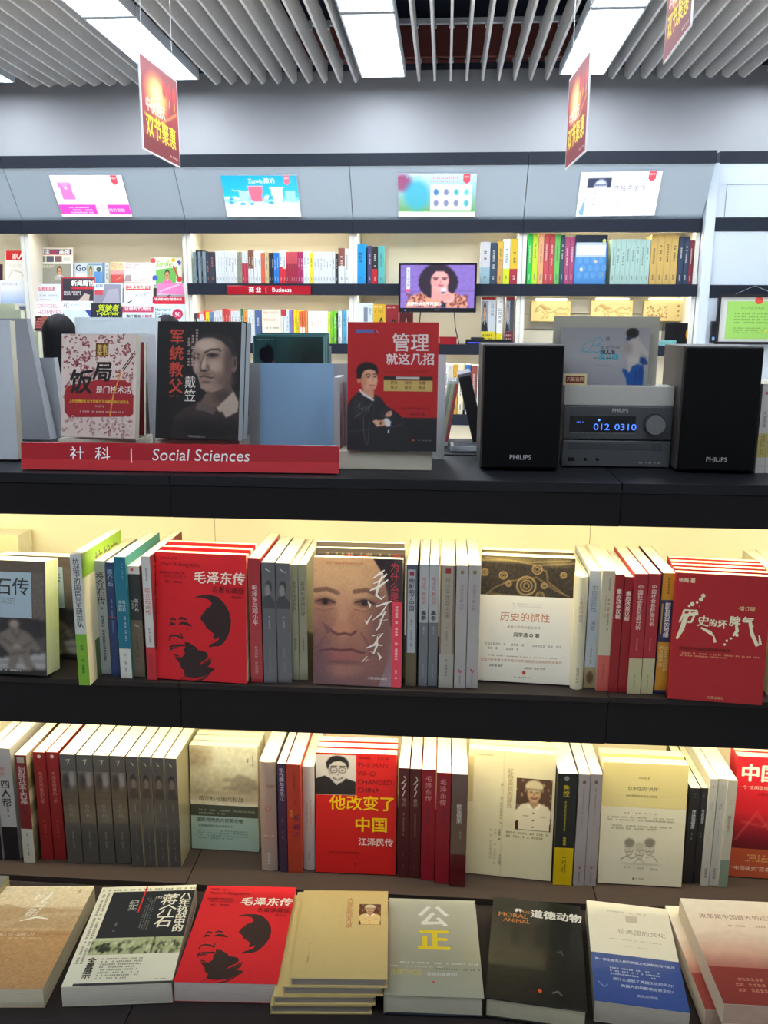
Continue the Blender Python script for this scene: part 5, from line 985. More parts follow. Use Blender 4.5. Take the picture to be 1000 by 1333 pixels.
def plinth(label, x0, x1, Y, z1, D=.05):
    a = onY(x0, 580, Y); b2 = onY(x1, 580, Y); t = thing('plinth_stand', label, 'book stand', (a[0], Y-.002, ZC+.0006)); w = b2[0]-a[0]
    mb = MB(); mb.box(0, 0, 0, w, D, z1-ZC-.0016, (206, 198, 182)); part('base_box', mb, 'satin', t, bevel=.001)
    mb = MB(); mb.box(.004, D-.003, z1-ZC-.0012, w-.004, D, z1-ZC+.10, STEEL); part('back_rest', mb, 'satin', t); return t
# floral red book with a copy behind, wrapped stack behind them
z1 = onY(128, 571, 1.60)[2]; plinth('low cream box stand hidden behind the red sign, under the pink floral book', 76, 178, 1.60, z1, .095)
facing('paperback_book', 'pink floral book with a black brush title, standing above the red sign', (83, 434), (185, 436), (176, 571), (79, 568), z1, .016, lean=9, front=(216, 196, 190), spine=(130, 20, 34), fp=cov_banquet)
p1_ = onY(185, 570, 1.63); book('paperback_book', 'dark red edged copy showing just right of the pink floral book', .138, .180, .014, canon((p1_[0]-.138, 1.652, z1+.001), (1, .02, 0), (0, .17, 1)), front=(126, 18, 34), back=(126, 18, 34))
for k in range(5):
    Yb = 1.745+.021*k; a = onY(99-k*.5, 434-5.2*k, Yb); b2 = onY(202+k, 434, Yb)
    book('magazine_bundle', f'white magazine in clear wrap behind the pink floral book, {["foremost", "second from the front", "middle one", "fourth from the front", "rearmost and tallest"][k]}', b2[0]-a[0], a[2]-ZC-.0025, .0195, canon((a[0], Yb+.0195, ZC+.0028), (1, 0, 0), (0, .0, 1)), front=(222, 230, 236), m='wrap', pages=(236, 242, 246), cat='magazine', group='wrapped magazines behind the floral book')
# black portrait book
z1 = onY(256, 572, 1.58)[2]; plinth('low cream box stand hidden behind the red sign, under the black portrait book', 203, 312, 1.58, z1, .10)
facing('paperback_book', 'black portrait book with red vertical title, standing above the red sign', (212, 418), (317, 419), (310, 574), (202, 570), z1, .022, lean=9, front=(24, 22, 26), fp=cov_portrait, pages=(180, 190, 196), copies=1, step=.024, copy_label='copy directly behind the black portrait book')
# stand with the light blue sheet and the green disc sets behind it
mstand('grey metal stand with a light blue sheet, right of the black portrait book', 321, 455, 474, 1.66, lean=7, film=(.12, .84))
def f(P): P.p(.02, .02, .98, 1, pic_lady, 60); P.l(.05, .06, .3, .09, (150, 170, 176), 1)
a = onY(330, 437, 1.745); b2 = onY(423, 437, 1.745)
bk = book('disc_set', 'dark green disc set with a lady on the cover, behind the blue sheeted stand', b2[0]-a[0], .100, .012, canon((a[0], 1.745, a[2]-.1), (1, .0, 0), (0, .05, 1)), front=(90, 140, 144), m='gloss', fp=f, pages=(150, 196, 196), group='green disc sets')
for k in range(2): dup(bk, delta=(.002*(k+1), .018*(k+1), .0028*(k+1)), label=f'{["second", "rearmost"][k]} dark green disc set behind the one with the lady on its cover')
w_ = b2[0]-a[0]; t = thing('plinth_stand', 'cream box stand hidden behind the blue sheeted stand, under the disc sets', 'book stand', (a[0]-.002, 1.737, ZC+.0028)); zz = a[2]-.1-ZC-.0035
mb = MB(); mb.box(0, 0, 0, w_+.008, .055, zz, (206, 198, 182)); part('base_box', mb, 'satin', t); mb = MB(); mb.box(0, .056, 0, w_+.008, .060, zz+.08, STEEL); part('back_rest', mb, 'satin', t)
# management book on its cream plinth stand
p0 = onZ(441, 611, ZC); p1 = onZ(562, 611, ZC)
t = thing('plinth_stand', 'cream box stand under the red management book', 'book stand', (p0[0], p0[1], ZC+.0005)); w_ = p1[0]-p0[0]
hh = onY(500, 588, p0[1])[2]-ZC
mb = MB(); mb.box(0, 0, 0, w_, .10, hh, (206, 198, 182)); part('base_box', mb, 'satin', t, bevel=.001)
mb = MB(); mb.box(0, .075, hh, w_, .078, hh+.12, STEEL); part('back_rest', mb, 'satin', t)
mb = MB(); mb.box(-.012, .03, 0, -.001, .10, hh+.13, (176, 178, 184)); part('side_flange', mb, 'satin', t)
facing('paperback_book', 'red management book with a man folding his arms, on the cream box stand', (457, 420), (575, 419), (568, 588), (452, 586), ZC+hh+.001, .016, lean=4, front=(176, 30, 34), fp=cov_manage)
a = onZ(577, 596, ZC); book('paperback_book', 'thin pale book standing just right of the cream box stand', .05, .20, .006, canon((onY(579, 560, 1.69)[0]-.05, 1.69, ZC+.0028), (1, .0, 0), (0, .1, 1)), front=(196, 200, 204))

# behind the counter, between management book and left speaker
def box_thing(name, label, cat, loc, rot, parts_):
    t = thing(name, label, cat, loc); t.rotation_euler = rot
    for nm, bx, col, m_ in parts_:
        mb = MB(); mb.box(*bx, col); part(nm, mb, m_, t, bevel=.0015)
    return t
a = onY(617, 565, 1.86)
box_thing('leaning_disc_box', 'black disc box leaning on white cases left of the left speaker', 'box', (a[0], 1.84, ZC+.0035), (0, math.radians(-14), 0), [('case', (0, 0, 0, .026, .13, .150), (26, 26, 30), 'satin'), ('lid', (-.001, -.002, .1505, .028, .132, .158), (120, 110, 124), 'satin')])
a = onY(572, 565, 1.86)
for k in range(3):
    box_thing('disc_case', f'white disc case leaning right beside the red management book, {["leftmost", "middle", "rightmost"][k]} of three', 'disc case', (a[0]-.005+k*.0078, 1.85, ZC+.0035), (0, math.radians(9), 0), [('case', (0, 0, 0, .0075, .125, .142), (206, 214, 214), 'gloss'), ('paper_spine', (.0008, -.0008, .01, .0067, 0, .135), [(150, 170, 140), (196, 190, 150), (190, 80, 90)][k], 'ink')])
a = onY(604, 566, 1.83); box_thing('white_tray', 'small white tray with a dark inset behind the counter step', 'tray', (a[0]-.028, 1.77, ZC+.0035), (0, 0, 0), [('tray', (0, 0, 0, .06, .055, .012), (214, 220, 226), 'gloss'), ('inset', (.006, .004, .012, .054, .05, .0135), (60, 66, 78), 'satin')])

# stereo ------------------------------------------------------------
def speaker(label, x0, x1, yb, yt, yaw=0):
    a = onZ(x0, yb, ZC); b2 = onZ(x1, yb, ZC); w = b2[0]-a[0]; h = onY((x0+x1)/2, yt, a[1])[2]-ZC; d = .19
    t = thing('bookshelf_speaker', label, 'speaker', (a[0], a[1], ZC+.0005), math.radians(yaw), 'pair of black speakers')
    mb = MB(); mb.box(0, .014, .004, w, d, h, (70, 63, 61)); part('cabinet', mb, 'wood', t, bevel=.002, label='dark veneered cabinet')
    mb = MB(); mb.box(.003, 0, .006, w-.003, .0135, h-.002, (11, 11, 14)); part('grille', mb, 'cloth', t, bevel=.003)
    for q in ((.012, .03), (w-.022, .03), (.012, d-.03), (w-.022, d-.03)):
        mb = MB(); mb.cyl((q[0]+.005, q[1], 0), .006, .004, (20, 20, 22), n=10); part('foot', mb, 'satin', t)
    P = Print(w, .02); P.t('PHILIPS', .5, .0, .085, (190, 190, 192), align='c', bold=.02); q = P.mb; q.v = [(x, -.0003-z, y+.012) for x, y, z in q.v]; part('maker_name', q, 'ink', t)
    return t
speaker('black box speaker left of the stereo unit', 624.5, 727.5, 613, 449)
sp2 = speaker('black box speaker right of the stereo unit, larger in view', 880.5, 977, 616, 451, -3)
a = onZ(731, 608, ZC); b2 = onZ(867.5, 608, ZC); w_ = b2[0]-a[0]; hu = onY(800, 529, a[1])[2]-ZC
t = thing('stereo_unit', 'grey compact stereo unit with a blue display and round volume knob', 'stereo', (a[0], a[1]-.0, ZC+.0005))
g1 = (74, 76, 80)
mb = MB(); mb.box(.002, .012, .004, w_-.002, .22, hu-.001, (48, 50, 54)); part('case', mb, 'satin', t, bevel=.002)
mb = MB(); mb.box(0, 0, hu*.46, w_, .0115, hu, g1); part('upper_front', mb, 'satin', t, bevel=.0015)
mb = MB(); mb.box(0, .0, .002, w_, .0115, hu*.44, (80, 82, 86)); part('lower_front', mb, 'satin', t, bevel=.0015)
mb = MB(); mb.box(w_*.055, -.0008, hu*.58, w_*.66, .0, hu*.84, (14, 16, 24)); dsp = part('display', mb, 'gloss', t)
P = Print(w_, hu); k_ = .085
P.t('012', .275, .26, k_, (70, 120, 255), bold=0, sx=1.2); P.t('0310', .47, .26, k_, (70, 120, 255), bold=0, sx=1.2); P.g([(.325+.012*math.cos(q*.785), .225+.02*math.sin(q*.785)) for q in range(8)], (90, 150, 255)); P.l(.12, .24, .2, .28, (60, 100, 200), 1); q = P.mb; q.v = [(x, -.001-z, y) for x, y, z in q.v]; part('digits', q, 'led', dsp)
P = Print(w_, hu); P.t('PHILIPS', .44, .025, .047, (200, 200, 204), bold=.02); P.l(.07, .43, .66, .45, (150, 152, 156), 1); P.l(.32, .64, .6, .66, (140, 142, 146), 1)
for k in range(3): P.l(.70+.08*k, .89, .75+.08*k, .93, (190, 192, 196), 1)
q = P.mb; q.v = [(x, -.0004-z, y) for x, y, z in q.v]; part('front_lettering', q, 'ink', t)
mb = MB(); mb.box(w_*.055, -.0006, hu*.30, w_*.80, 0, hu*.40, (68, 70, 74)); part('disc_tray', mb, 'satin', t, bevel=.0005)
mb = MB(); mb.box(w_*.82, -.0008, hu*.29, w_*.92, 0, hu*.41, (64, 66, 70)); part('eject_button', mb, 'satin', t, bevel=.0006)
mb = MB(); mb.cyl((w_*.835, -.012, hu*.71), .0175, .012, (150, 152, 156), 'y', 36, r2=.0185); part('volume_knob', mb, 'metal', t)
mb = MB(); mb.cyl((w_*.835, -.0012, hu*.71), .0205, .0012, (30, 32, 36), 'y', 36); part('knob_ring', mb, 'satin', t)
mb = MB(); mb.box(w_*.055, -.0006, hu*.10, w_*.12, 0, hu*.16, (20, 20, 24)); part('usb_port', mb, 'gloss', t)
for q in (.22, .33): mb = MB(); mb.cyl((w_*q, -.0006, hu*.13), .0030, .0006, (16, 16, 18), 'y', 14); part('socket', mb, 'gloss', t)
for q in ((.012, .03), (w_-.022, .03), (.012, .19), (w_-.022, .19)): mb = MB(); mb.cyl((q[0]+.005, q[1], 0), .006, .004, (20, 20, 22), n=10); part('foot', mb, 'satin', t)
su = Vector((a[0], a[1], ZC+.0005+hu))
# cream stand on the stereo, blue jeans cover in it
hb = onY(800, 503, a[1]+.005)[2]-su.z
t = thing('plinth_stand', 'cream metal box stand on top of the stereo unit', 'book stand', (a[0], a[1]+.006, su.z+.0005)); ws = w_+.001
mb = MB(); mb.box(0, 0, 0, ws, .06, hb, (186, 184, 178)); part('base_box', mb, 'satin', t, bevel=.001)
c0 = onY(722, 412, a[1]+.045); c1 = onY(861, 412, a[1]+.045); hk = c0[2]-su.z-hb
mb = MB(); mb.box(c0[0]-a[0], .045, hb, c1[0]-a[0], .050, hb+hk, (170, 166, 154)); part('back_board', mb, 'matte', t, label='beige back board taller than the cover')
j0 = onY(731, 427, a[1]+.035); j1 = onY(843, 500, a[1]+.035)
book('record_sleeve', 'pale record sleeve with a figure in blue jeans, standing above the stereo', j1[0]-j0[0], j0[2]-(su.z+hb), .006, canon((j0[0], a[1]+.0420, su.z+hb+.0008), (1, 0, 0), (0, .015, 1)), front=(156, 154, 160), fp=cov_jeans, cat='record')
n0 = onY(733, 505, a[1]+.012); t = thing('small_card', 'small cream card with a dark red label in front of the jeans sleeve', 'card', (n0[0], a[1]+.012, su.z+hb+.001)); cw = .043
mb = MB(); mb.box(0, 0, 0, cw, .003, .021, (222, 206, 160)); part('card', mb, 'matte', t)
P = Print(cw, .021); P.r(.10, .22, .90, .82, (120, 34, 40)); P.t('天籁音质', .13, .30, .185, (226, 190, 150), bold=.03); q = P.mb; q.v = [(x, -.0003-z, y) for x, y, z in q.v]; part('card_print', q, 'ink', t)
# books right of the right speaker
def f(P): P.r(0, .55, 1, .82, (196, 180, 110)); P.t('大清帝国', .5, .30, .45, (90, 90, 100), 'v'); P.g([(.5+.22*math.cos(q*.785), .10+.018*math.sin(q*.785)) for q in range(8)], (190, 80, 100)); P.l(.25, .56, .75, .80, (120, 110, 60), 2, d='v'); P.l(.2, .90, .8, .93, (150, 150, 160), 1)
for k, (x0, x1) in enumerate(((983, 995), (995.3, 1008), (1008.4, 1021))): spine_out('paperback_book', f'white spined book with a yellowish patch, {["directly beside the right speaker", "second from the right speaker", "cut off by the right picture edge"][k]}', x0, x1, 616, 500, ZC, D=.13, spine=(204, 200, 196), sp=f)
box_thing('grey_box', 'grey box with a white top behind the books at the right counter end', 'box', (onY(974, 520, 1.80)[0], 1.80, ZC+.0035), (0, 0, 0), [('case', (0, 0, 0, .16, .1, .115), (110, 118, 130), 'satin'), ('lid', (-.002, -.002, .115, .162, .102, .128), (190, 204, 220), 'satin')])

# ------------------------------------------------------------------ two customers seen from behind
def person(label, px, py, Y, hair_len, coat):
    """standing figure facing the far shelves; px, py is the crown of the head"""
    top = onY(px, py, Y); H = top[2]; t = thing('person', label, 'person', (top[0], Y, 0), 0.15)
    def J(pts, edges, name, m, sub=2):
        me = bpy.data.meshes.new(name); me.from_pydata([p[:3] for p in pts], edges, []); o = obj(name, me, t); me.materials.append(M[m])
        o.modifiers.new('skin', 'SKIN'); sv = me.skin_vertices[0].data
        for k, p in enumerate(pts): sv[k].radius = (p[3], p[4] if len(p) > 4 else p[3])
        sv[0].use_root = True; s = o.modifiers.new('sub', 'SUBSURF'); s.levels = sub; s.render_levels = sub
        dg = bpy.context.evaluated_depsgraph_get(); mm = bpy.data.meshes.new_from_object(o.evaluated_get(dg)); o.modifiers.clear()
        o.data = mm; a_ = mm.color_attributes.new('Col', 'FLOAT_COLOR', 'CORNER'); n = len(mm.loops)
        c_ = np.ones((n, 4), np.float32); c_[:, :3] = lin(coat if name == 'coat' else (60, 60, 78) if name == 'trousers' else (206, 160, 136) if name == 'body' else (16, 15, 20)); a_.data.foreach_set('color', c_.ravel())
        mm.polygons.foreach_set('use_smooth', [True]*len(mm.polygons)); return o
    s = H/1.68
    P_ = lambda x, y, z, r, r2=None: (x*s, y*s, z*s, r*s, (r2 or r)*s)
    body = [P_(0, 0, .92, .13, .10), P_(0, 0, 1.12, .11, .09), P_(0, .0, 1.30, .14, .10), P_(0, .01, 1.42, .05), P_(0, .02, 1.50, .065, .08), P_(0, .02, 1.60, .068, .085),
            P_(-.15, 0, 1.35, .05), P_(-.21, .02, 1.08, .04), P_(-.18, .20, .95, .028), P_(-.16, .28, .95, .022), P_(.15, 0, 1.35, .05), P_(.21, .02, 1.08, .04), P_(.18, .20, 1.0, .028), P_(.16, .28, 1.02, .022),
            P_(-.09, 0, .82, .08), P_(-.10, .01, .47, .055), P_(-.10, .0, .09, .04), P_(-.10, .14, .03, .035, .025), P_(.09, 0, .82, .08), P_(.10, .01, .47, .055), P_(.10, .0, .09, .04), P_(.10, .14, .03, .035, .025)]
    J(body, [(0, 1), (1, 2), (2, 3), (3, 4), (4, 5), (2, 6), (6, 7), (7, 8), (8, 9), (2, 10), (10, 11), (11, 12), (12, 13), (0, 14), (14, 15), (15, 16), (16, 17), (0, 18), (18, 19), (19, 20), (20, 21)], 'body', 'skin')
    J([P_(0, 0, .86, .17, .13), P_(0, 0, 1.12, .15, .12), P_(0, 0, 1.33, .17, .125), P_(-.17, 0, 1.34, .068), P_(-.22, .02, 1.08, .058), P_(-.19, .17, .97, .045), P_(.17, 0, 1.34, .068), P_(.22, .02, 1.08, .058), P_(.19, .17, 1.01, .045)], [(0, 1), (1, 2), (2, 3), (3, 4), (4, 5), (2, 6), (6, 7), (7, 8)], 'coat', 'fabric')
    J([P_(0, 0, .86, .14, .11), P_(-.09, 0, .78, .098), P_(-.10, .01, .47, .075), P_(-.10, 0, .10, .06), P_(.09, 0, .78, .098), P_(.10, .01, .47, .075), P_(.10, 0, .10, .06)], [(0, 1), (1, 2), (2, 3), (0, 4), (4, 5), (5, 6)], 'trousers', 'fabric')
    rows = []
    for k in range(15):
        u = k/14
        if u < .45: ph = u/.45*math.pi/2; r = .084*math.sin(ph); z = 1.585+.098*math.cos(ph)
        else: q = (u-.45)/.55; r = .084+.012*math.sin(q*3)-.02*q; z = 1.585-q*hair_len
        rows.append([(r*(1+.035*math.sin(a_*9+k*.25)+.02*math.sin(a_*17))*math.cos(a_)*s, (.012+r*(1.1 if math.sin(a_) < .2 else .55 if u > .5 else 1.0)*math.sin(a_)-.01*u)*s, z*s) for a_ in [i/28*2*math.pi for i in range(28)]])
    mb = MB(); mb.grid(rows[::-1], (16, 15, 20), close_u=True); mb.add(rows[-1], [tuple(range(27, -1, -1))], (16, 15, 20)); part('hair', mb, 'hair', t, smooth=True)
    for sx in (-1, 1):
        mb = MB(); c = sx*.10*s; mb.box(c-.05*s, -.07*s, .0, c+.05*s, .19*s, .055*s, (28, 26, 30)); part('shoe', mb, 'satin', t, bevel=.02)
person('person with long black hair seen from behind, left of the pink floral book', 75, 409, 4.05, .40, (36, 36, 46))
person('person mostly hidden, only a black-haired crown above the black portrait book', 216, 410, 4.3, .12, (90, 40, 50))
# ------------------------------------------------------------------ upper near shelf, left to right
T1 = lambda s, y=.1, z=.62, col=(40, 40, 44), b=.02, g=1.0: (lambda P: P.t(s, .5, y, z, col, 'v', bold=b, gap=g))
def sp_title(s, y, z, col, low=None, mark=None, b=.02, extra=None):
    def f(P):
        if extra: extra(P)
        P.t(s, .5, y, z, col, 'v', bold=b)
        if low: P.l(.3, low[0], .7, low[1], low[2] if len(low) > 2 else col, 1, d='v')
        if mark: P.g([(.5+.16*math.cos(q*.785), mark[0]+.16*P.W/P.H*math.sin(q*.785)) for q in range(8)], mark[1])
    return f
def cov_statue(P):
    P.p(0, 0, 1, 1, pic_statue, 70); P.r(.0, .10, .84, .50, (150, 170, 186)); P.t('蒋介石传', .0, .15, .205, (44, 50, 54), bold=.02)
    P.t('历史上最真实的', .06, .32, .085, (120, 130, 140), bold=0); P.t('蒋介石评传', .06, .40, .085, (120, 130, 140), bold=0); P.l(.1, .95, .7, .975, (200, 196, 190), 1); P.l(.0, .55, .4, .57, (150, 150, 150), 1)
facing('paperback_book', 'thick grey book with a seated statue at the left edge of the upper shelf', (-52, 727), (47, 731), (61, 880), (-50, 874), Z2, .050, lean=7, front=(64, 60, 60), fp=cov_statue)
facing('paperback_book', 'second grey statue book, further back between the statue book and the green spine', (0, 722), (97, 725), (104, 858), (6, 853), Z2, .030, lean=2, front=(64, 60, 60), fp=cov_statue)
book('paperback_book', 'cream edged thick book far back in the upper left corner', .14, .215, .06, canon((onY(-45, 700, 1.71)[0], 1.722, Z2+.001), (1, 0, 0), (0, 0, 1)), front=(226, 216, 170), spine=(226, 216, 170))
def gfront(P): P.r(0, 0, 1, .5, (150, 190, 60)); P.t('抗战中', .30, .05, .2, (100, 90, 60), bold=.03); P.r(0, .18, 1, .7, (230, 222, 190)); P.r(0, .70, 1, 1, (76, 108, 54)); P.r(.0, .62, .18, 1, (236, 228, 190))
def gs(P): P.r(0, 0, 1, .60, (196, 200, 196)); P.t('抗战中的国民党王牌部队', .5, .03, .62, (40, 44, 44), 'v', bold=.02, gap=.93); P.l(.3, .68, .7, .92, (60, 90, 40), 1, d='v', fill=.5)
spine_out('paperback_book', 'bright green and white spined book sticking out in front of its row', 103, 118, 892, 722, Z2, D=.19, spine=(116, 170, 44), front=(150, 190, 60), fp=gfront, sp=gs)
spine_out('paperback_book', 'grey spined book with dark title right of the green spine', 131.5, 146, 877, 730, Z2, spine=(160, 166, 164), sp=sp_title('蒋介石传', .09, .80, (40, 46, 50), (.4, .9)))
spine_out('paperback_book', 'dark blue spined book between the grey and teal spines', 146.3, 157, 880, 732, Z2, spine=(36, 58, 104), sp=sp_title('蒋介石', .06, .75, (150, 170, 196), (.3, .62, (110, 140, 180)), extra=lambda P: P.r(0, .47, 1, .48, (160, 40, 50))))
spine_out('paperback_book', 'teal spined book with a white foot on the upper shelf', 157.3, 173, 883, 725, Z2, D=.19, spine=(20, 108, 134), front=(60, 150, 150), sp=lambda P: (P.r(0, .75, 1, 1, (206, 206, 200)), P.t('蒋介石', .66, .35, .34, (200, 220, 220), 'v'), P.t('宋美龄', .32, .35, .34, (200, 220, 220), 'v'), P.l(.55, .48, .8, .7, (170, 200, 210), 1, d='v'), P.l(.6, .05, .8, .18, (110, 170, 190), 1, d='v'), P.l(.35, .79, .65, .96, (120, 120, 120), 1, d='v')))
spine_out('paperback_book', 'brown spined book with white and black top, right of the teal spine', 173.4, 190, 881, 737, Z2, spine=(106, 96, 78), sp=lambda P: (P.r(0, 0, 1, .07, (214, 210, 200)), P.r(0, .07, 1, .48, (46, 50, 50)), P.t('蒋介石', .62, .29, .36, (226, 222, 210), 'v'), P.t('与毛泽', .28, .30, .26, (200, 196, 186), 'v'), P.g([(.4+.14*math.cos(q), .03+.014*math.sin(q)) for q in range(6)], (190, 80, 80)), P.b([(.3, .52, .1), (.7, .54, .05)], (200, 190, 160)), P.l(.35, .6, .65, .9, (80, 72, 58), 1, d='v')))
def rf(P): P.t('蒋介', .2, .06, .26, (200, 60, 60), 'v', bold=.03); P.b([(.1, .28, .02), (.8, .2, .03)], (220, 120, 110)); P.r(0, .75, .5, 1, (190, 50, 60))
spine_out('paperback_book', 'white spined book with red title and red foot, left of the red silhouette book', 192.2, 204.6, 885, 724, Z2, D=.19, spine=(206, 204, 200), front=(120, 34, 40), fp=rf, sp=lambda P: (P.r(0, .73, 1, 1, (190, 40, 50)), P.t('蒋介石画传', .5, .25, .62, (196, 60, 56), 'v', bold=.01), P.l(.35, .06, .65, .2, (110, 100, 100), 1, d='v'), P.l(.35, .56, .65, .7, (120, 110, 110), 1, d='v'), P.l(.35, .78, .65, .95, (150, 30, 40), 1, d='v')))
BLK = (44, 26, 26); RED = (208, 20, 34)
def cov_red(P):
    pic_silhouette(P, BLK)
    P.t('毛泽东传', .42, .135, .142, (240, 222, 206), bold=.045, shear=.1); P.t('名著珍藏版', .62, .25, .072, (120, 16, 24), bold=.02, shear=.1); P.t('(最新版)', .83, .315, .034, (110, 14, 22))
    P.t('Mao: A Biography', .06, .065, .062, (120, 14, 22), bold=.01); P.l(.06, .03, .25, .055, (120, 14, 22), 1); P.t('[美]罗斯·特里尔 著', .05, .145, .034, (110, 14, 22)); P.t('何宇光 刘加英 译', .09, .175, .034, (110, 14, 22)); P.l(.06, .21, .30, .24, (120, 14, 22), 1)
R1 = dict(front=RED, spine=(178, 18, 30), fp=cov_red, pages=(236, 226, 196))
facing('paperback_book', 'bright red book with a black two-tone head, face out on the upper shelf', (219, 717), (324, 724), (321, 890), (205, 883), Z2, .020, lean=5, copies=2, copy_label=['red copy directly behind the face out red silhouette book, upper shelf', 'rearmost red copy behind the face out silhouette book, upper shelf'], step=.030, rise=.002, **R1)
spine_out('paperback_book', 'red spined book with white title, right of the red silhouette book', 327, 343, 888, 727, Z2, D=.19, spine=(168, 34, 44), front=(176, 40, 44), m='wrap', sp=sp_title('毛泽东与邓小平', .21, .50, (226, 200, 196), (.70, .94, (206, 150, 146)), b=.03))
def gy(P): P.p(0, .12, 1, .38, lambda c: (c.bg((96, 96, 98)), c.e(.5, .3, .25, .2, (50, 48, 52), .3), c.e(.42, .42, .2, .2, (140, 132, 128), .3), c.g([(0, 1), (.1, .62), (.6, .55), (1, .8), (1, 1)], (58, 58, 62))), 14); P.l(.4, .42, .62, .55, (170, 170, 172), 1, d='v'); P.l(.4, .7, .6, .92, (130, 130, 134), 1, d='v'); P.b([(.3, .05, .1), (.7, .08, .04)], (190, 190, 180))
bk = spine_out('paperback_book', 'grey spine with a tiny portrait, left one of the wrapped pair', 344, 361.6, 889, 732, Z2, D=.19, spine=(94, 94, 98), m='wrap', sp=gy)
spine_out('paperback_book', 'grey spine with a tiny portrait, right one of the wrapped pair', 362, 380.4, 889, 733, Z2, D=.19, spine=(94, 94, 98), m='wrap', sp=gy)
for k, (x0, x1) in enumerate(((381, 390.3), (390.6, 401.5))): spine_out('paperback_book', f'olive beige spine with thin brush writing, {["left", "right"][k]} one of two', x0, x1, 885, 735, Z2, D=.19, spine=(150, 146, 120), m='wrap', sp=lambda P: (P.t('毛泽东评说世界', .5, .14, .62, (60, 56, 44), 'v', bold=0, gap=1.05), P.l(.3, .62, .7, .75, (90, 86, 66), 1, d='v')))
def cov_face(P):
    P.p(0, 0, .93, 1, pic_closeup, 150); P.r(.90, .0, 1, 1, (60, 48, 52)); P.r(.885, .33, 1, 1, (226, 66, 84))
    for i, ch in enumerate('为什么是'): P.t(ch, .86, .03+i*.075, .105, (190, 60, 70), bold=.02)
    P.t('他是中国最神奇的传奇人物', .13, .03, .036, (190, 110, 80)); P.l(.915, .36, .965, .80, (250, 214, 216), 1, d='v'); P.l(.92, .86, .96, .95, (250, 210, 210), 1, d='v'); P.t('光明日报出版社', .62, .925, .032, (230, 216, 214))
    calligraphy(P, .60, .085, .36, (246, 238, 228))
def cf_back(P): P.b([(.35, .04, .03), (.5, .08, .04), (.3, .11, .03)], (190, 60, 66)); P.b([(.2, .09, .02), (.6, .05, .03)], (180, 60, 66)); P.l(.05, .02, .9, .06, (140, 130, 100), 1, fill=.4); P.t('为', .86, .03, .10, (190, 60, 70))
facing('paperback_book', 'large close-up portrait book with white brush writing, upper shelf', (416, 726), (527, 727), (522, 895), (408, 890), Z2, .018, lean=5, front=(120, 92, 84), spine=(60, 48, 50), m='wrap', fp=cov_face)
for k in range(2):
    facing('paperback_book', f'dark wrapped copy with red marks, {["directly", "farthest"][k]} behind the close-up portrait book', (413+k*1.5, 713-8*k), (527, 716-8*k), (525-k, 886-6*k), (411+k, 882-6*k), Z2, .018, lean=5, front=(78, 68, 62), m='wrap', fp=cf_back)
spine_out('paperback_book', 'blue-grey spine with pale title panel, right of the close-up portrait', 527.6, 542, 893, 735, Z2, D=.185, spine=(84, 90, 104), sp=lambda P: (P.r(.14, .04, .84, .72, (176, 178, 180)), P.r(0, .72, 1, 1, (100, 88, 62)), P.r(.3, .055, .7, .09, (150, 50, 60)), P.t('他影响了中国', .5, .11, .52, (40, 40, 46), 'v', bold=.03), P.l(.35, .44, .65, .68, (120, 120, 124), 1, d='v')))
for k, (x0, x1) in enumerate(((544.5, 556.3), (556.8, 569.2))): spine_out('paperback_book', f'two-tone grey spine with red and black title, {["left", "right"][k]} of the pair', x0, x1, 893, 735, Z2, D=.185, spine=(112, 116, 120), sp=lambda P: (P.r(0, 0, 1, .47, (176, 178, 178)), P.t('毛泽东', .5, .10, .5, (180, 60, 60), 'v'), P.t('和他的', .5, .22, .5, (180, 80, 70), 'v'), P.t('高参', .5, .37, .6, (30, 36, 36), 'v', bold=.05), P.l(.4, .5, .65, .58, (170, 172, 176), 1, d='v'), P.l(.4, .78, .65, .95, (160, 162, 166), 1, d='v')))
spine_out('paperback_book', 'brown edged pale spine with a small red mark on top', 570.6, 590, 895, 736, Z2, D=.19, spine=(122, 104, 88), sp=lambda P: (P.r(.12, 0.0, .86, .72, (166, 156, 138)), P.r(.0, .72, 1, 1, (166, 162, 150)), P.r(.34, .025, .70, .065, (150, 40, 46)), P.t('邓小平改变中国', .5, .10, .40, (120, 104, 84), 'v', bold=.01, gap=1.0), P.l(.4, .4, .6, .66, (140, 110, 96), 1, d='v'), P.l(.35, .76, .65, .95, (120, 116, 104), 1, d='v')))
for k, (x0, x1) in enumerate(((591, 606), (606.5, 622))): spine_out('paperback_book', f'plain light grey spine with red emblem at foot, {["left", "right"][k]} one beside the white obi book', x0, x1, 896, 736, Z2, D=.19, spine=(172, 166, 162), sp=lambda P: (P.g([(.5+.17*math.cos(q*.785), .055+.017*math.sin(q*.785)) for q in range(8)], (130, 110, 80)), P.t('毛泽东与斯大林', .5, .15, .34, (140, 110, 110), 'v', bold=0), P.b([(.35, .84, .1), (.55, .87, .2), (.65, .845, .08)], (180, 60, 60)), P.l(.4, .89, .6, .97, (110, 104, 100), 1, d='v')))
